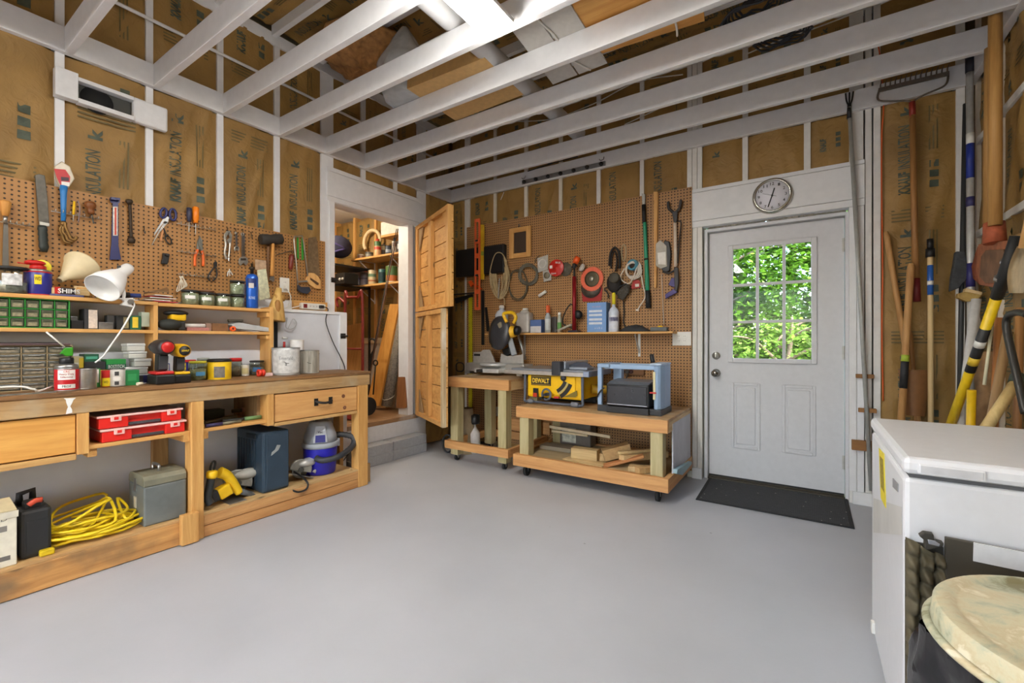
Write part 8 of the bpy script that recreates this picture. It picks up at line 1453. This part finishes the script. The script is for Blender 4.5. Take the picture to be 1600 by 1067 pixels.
# bow rake
yk = YB-.075
t0, t1 = gl('D6', 165, 312, yk), gl('D6', 512, 240, yk); tz = (t0.z+t1.z)/2
rk = [('head', mb().box((t0.x, yk-.008, tz-.012), (t1.x, yk+.008, tz+.012)), P((104,94,82), .6, .2))]
for k in range(14): x = t0.x+.01+(t1.x-t0.x-.02)*k/13; rk.append(('tine', mb().tube([(x, yk, tz), (x, yk-.012, tz+.03), (x+.008, yk-.02, tz+.055)], [.005,.004,.0015], 6), P((104,94,82), .6, .2)))
sc_ = gl('D6', 330, 375, yk)
rk += [('bow', mb().tube(spl([(t0.x+.004, yk, tz), (t0.x+.005, yk, tz-.07), (sc_.x-.04, yk, sc_.z+.02), sc_], 6), .006, 8), P((104,94,82), .6, .2)), ('bow', mb().tube(spl([(t1.x-.004, yk, tz), (t1.x-.02, yk, tz-.07), (sc_.x+.06, yk, sc_.z+.03), sc_], 6), .006, 8), P((104,94,82), .6, .2)), ('collar', mb().tube([sc_, gl('D6', 332, 450, yk)], .017, 10), P((150,50,36), .5)), ('handle', mb().tube([gl('D6', 332, 440, yk), gl('D6', 342, 1000, yk), gl('D7', 350, 300, yk)], [.017,.018,.018], 12), HW2), ('end_grip', mb().tube([gl('D7', 350, 298, yk), gl('D7', 354, 412, yk)], .02, 12), P((120,34,34), .5))]
thing('bow_rake', 'bow rake hung tines up on the ledger with a long brown handle', 'rake', rk)
def pole(label, nm, cat, v0, x0, y0, v1, x1, y1, Y0, Y1, r, mt, extra=(), floor=True):
    a, b = gl(v0, x0, y0, Y0), gl(v1, x1, y1, Y1); e = to_floor(a, b) if floor else b
    thing(nm, label, cat, [('handle', mb().tube([a, a+(e-a)*.02, e], [r*.75, r, r], 12), mt)]+[(n_, f_(a, e), m_) for n_, f_, m_ in extra])
seg = lambda t0, t1, r: (lambda a, e: mb().tube([a+(e-a)*t0, a+(e-a)*t1], r, 12))
pole('round ash handle leaning left across the kraft bay right of the door', 'wooden_shaft', 'tool shaft', 'D7', 202, 70, 'D7', 290, 590, YB-.05, YB-.07, .017, HW)
def spade(a, e):
    c = gl('D7', 340, 850, YB-.1); m = mb()
    return m.grid(lambda u, v: Vector((c.x+(u-.5)*.16*(1-.35*(1-v)), YB-.1-.03*math.sin(math.pi*u), c.z-.16+.3*v)), 8, 8)
pole('spade with a brown blade standing behind the labelled handle', 'spade', 'spade', 'D7', 318, 560, 'D7', 345, 900, YB-.06, YB-.08, .016, HW2, [('blade', spade, P((140,96,56), .6, .2))])
pole('thick straight handle with a black and green label right of the door', 'digging_tool', 'garden tool', 'D7', 325, 225, 'D7', 278, 980, YB-.12, YB-.2, .02, HW, [('label', seg(.36, .49, .0208), INK), ('label_band', seg(.36, .385, .0212), P((170,190,60), .5))])
pole('pale wooden pole with a blue sticker and black cap', 'broom_pole', 'pole', 'D7', 419, 105, 'D7', 422, 990, YB-.1, YB-.14, .015, W((222,194,144),(196,164,112),'z', knots=False), [('cap', seg(0, .035, .017), BLACK), ('collar', seg(.035, .065, .024), BLACK), ('sticker', seg(.094, .2, .0156), P((44,96,176), .45)), ('sticker_band', seg(.15, .165, .016), WH)])
# aluminium pole, broom, brush
a, b = gl('D6', 613, 150, YB-.14), gl('D6', 616, 1060, YB-.16)
e = to_floor(a, b)
thing('aluminium_pole', 'silver telescopic pole with a blue sticker and black top in the corner', 'pole', [('tube', mb().tube([a, e], .018, 14), P((200,200,196), .35, .25)), ('top_grip', mb().tube([a+Vector((0,0,.01)), a+(e-a)*.035], .021, 14), P((36,36,46), .6)), ('sticker', mb().tube([a+(e-a)*.187, a+(e-a)*.26], .0186, 14), P((40,60,150), .45)), ('barcode', mb().tube([a+(e-a)*.165, a+(e-a)*.187], .0186, 14), PLASTIC), ('collar', mb().tube([a+(e-a)*.3, a+(e-a)*.32], .0205, 14), P((50,48,96), .5)), ('collar', mb().tube([a+(e-a)*.44, a+(e-a)*.49], .0205, 14), P((50,48,110), .5))])
a, b = gl('D6', 592, 580, YB-.1), gl('D7', 566, 800, YB-.12)
hd = gl('D7', 562, 260, YB-.15)
thing('broom', 'black broom hung bristles up with a dark handle in the corner', 'broom', [('handle', mb().tube([a+Vector((0,0,.25)), to_floor(a, b)], .013, 10), P((54,56,56), .5)), ('bristles', mb().prism([gl('D7', x, y, YB-.17) for x, y in ((545,165),(590,165),(612,275),(600,300),(560,345),(518,362),(522,300),(535,230))], (0,.05,0)), P((64,66,68), .9, var=.2, scale=60), .006)])
c = gl('D7', 615, 380, YB-.2)
thing('deck_brush', 'small straw deck brush below the black broom', 'brush', [('block', mb().prism([gl('D7', x, y, YB-.22) for x, y in ((595,345),(676,365),(672,380),(590,362))], (0,.06,0)), pale('x'), .003), ('bristles', mb().prism([gl('D7', x, y, YB-.215) for x, y in ((592,362),(672,380),(650,405),(600,412),(552,392),(555,372))], (0,.05,0)), W((190,160,90),(140,110,56),'y', knots=False), .003)])
# post-hole digger
X = .80
a, b = gx('D6', 738, -120, .78), gx('D6', 738, 980, .78)
a2, b2 = gx('D6', 712, 480, .8), gx('D6', 705, 980, .8)
RU = P((156,92,56), .75, var=.3, scale=18)
bl_ = [gx('D7', x, y, .79) for x, y in ((655,130),(800,110),(806,140),(790,250),(740,345),(660,330),(640,250))]
bl2 = [gx('D7', x, y, .82) for x, y in ((650,140),(672,130),(660,330),(628,300),(620,240))]
thing('post_hole_digger', 'post-hole digger with a thick wooden handle and rusty scoop blades', 'digger', [('handle', mb().tube([a, b], .026, 14), W((196,150,84),(160,114,58),'z', knots=False)), ('handle', mb().tube([a2+Vector((0,0,.4)), b2], .022, 14), W((186,142,80),(150,106,54),'z', knots=False)), ('socket', mb().tube([gx('D7', 732, 25, .785), gx('D7', 735, 125, .785)], [.04,.044], 14), P((170,86,52), .7, var=.2)), ('scoop', mb().prism(bl_, (.012,.012,0)), RU, .004), ('scoop', mb().prism(bl2, (.02,.01,0)), P((140,74,44), .7, var=.25), .004), ('scoop_panel', mb().prism([gx('D7', x, y, .785) for x, y in ((668,190),(690,160),(780,155),(785,240),(740,320),(690,322),(660,290))], (.004,.004,0)), P((118,84,56), .8, var=.3, scale=14), .004)])
# yellow fibreglass handle and neighbours on the right wall
def xpole(label, nm, cat, pts, X, r, mt, extra=(), floor=True):
    P0 = [gx(v, x, y, xx) for (v, x, y), xx in zip(pts, X)]; a, b = P0[0], P0[1]; e = to_floor(a, b) if floor is True else a+(b-a)*floor
    thing(nm, label, cat, [('handle', mb().tube([a, e], r, 12), mt)]+[(n_, f_(a, e), m_) for n_, f_, m_ in extra])
FY = P((246,206,24), .4, var=.04)
xpole('yellow fibreglass tool handle with black grip slanting in the corner', 'fibreglass_hoe', 'garden tool', (('D7', 745, 390), ('D7', 523, 1005)), (.76, .68), .0215, FY, [('sticker', seg(.19, .48, .022), P((40,40,40), .5)), ('sticker_band', seg(.27, .31, .0224), PLASTIC), ('sticker_band', seg(.38, .43, .0224), P((236,200,60), .5)), ('black_socket', lambda a, e: mb().tube([a+(a-e)*.0, gx('D7', 790, 265, .76), gx('D7', 838, 90, .78)], [.024,.026,.02], 12), P((36,36,36), .6)), ('clamp', lambda a, e: mb().tube([gx('D7', 768, 305, .757), gx('D7', 772, 290, .757)], .0275, 12), STEEL), ('clamp', lambda a, e: mb().tube([gx('D7', 800, 222, .767), gx('D7', 803, 210, .767)], .0275, 12), STEEL)], 1.15)
xpole('upright yellow handle behind the slanting one', 'yellow_shaft', 'tool shaft', (('D7', 622, 845), ('D7', 618, 1005)), (.72, .72), .019, P((236,190,24), .4))
xpole('white painted strip leaning behind the yellow handle', 'painted_batten', 'board', (('D7', 645, 400), ('D7', 568, 1005)), (.8, .72), .022, P((216,212,206), .5))
xpole('thin white plastic rod in the tool corner', 'plastic_rod', 'rod', (('D7', 722, 530), ('D7', 684, 820)), (.78, .74), .007, P((222,214,180), .4), (), 1.0)
xpole('orange-brown handle standing behind the thin white rod', 'wooden_shaft', 'tool shaft', (('D7', 757, 490), ('D7', 742, 800)), (.81, .80), .017, W((196,132,70),(160,100,48),'z', knots=False))
xpole('grey-brown weathered handle slanting down to the freezer', 'wooden_shaft', 'tool shaft', (('D7', 800, 560), ('D7', 725, 960)), (.8, .74), .019, W((166,132,88),(128,96,60),'z', knots=False))
xpole('pale straight handle with a green socket low in the corner', 'garden_hoe', 'garden tool', (('D7', 838, 810), ('D7', 700, 1020)), (.74, .62), .02, W((216,190,130),(184,154,96),'z', knots=False), [('socket', lambda a, e: mb().tube([a+(a-e)*.12, a+(e-a)*.03], [.03,.023], 12), P((52,60,48), .6))], 1.18)
xpole('dark brown handle at the right edge of the tool corner', 'wooden_shaft', 'tool shaft', (('D7', 860, 440), ('D7', 846, 1020)), (.84, .84), .016, HW2)
thing('bent_bar', 'black bent steel bar hooked over at the right edge', 'bar', [('bar', mb().tube(spl([gx('D7', x, y, .66) for x, y in ((900,478),(850,465),(805,480),(792,530),(815,650),(850,800),(885,960))], 6), .013, 8), P((60,58,54), .45, .5))])
thing('tan_scoop', 'pale tan shovel blade hanging at the right edge of the tool corner', 'shovel', [('blade', mb().grid(lambda u, v: gx('D7', 840+(u-.5)*110*(.35+.65*math.sin(math.pi*min(1, .15+v*.8)))+30*(v), 370-230*v, .70+.03*math.sin(math.pi*u)), 8, 10), P((196,178,146), .6, var=.1)), ('handle', mb().tube([gx('D7', 880, 150, .71), gx('D7', 930, -80, .73)], .017, 10), HW)])
thing('tan_rag', 'bundle of brown rope and rag hanging on the right wall', 'rope', [('bundle', mb().tube(spl([gx('D7', x, y, .84) for x, y in ((845,110),(860,90),(850,130),(835,160),(862,140),(848,180),(830,200))], 5), .016, 8), P((150,116,72), .9, var=.2))])
c = gx('D7', 715, 760, .86)
thing('paper_bag', 'crumpled brown paper bag low behind the tool handles', 'bag', [('bag', mb().grid(lambda a, b: c+Vector((.05*math.cos(a*6.283)*(1-.2*b)*(1+.25*noise.noise(Vector((a*5, b*4, 1)))) -.02, .08*math.sin(a*6.283), -.5+.62*b)), 18, 14), P((150,116,78), .85, var=.25, scale=16))])
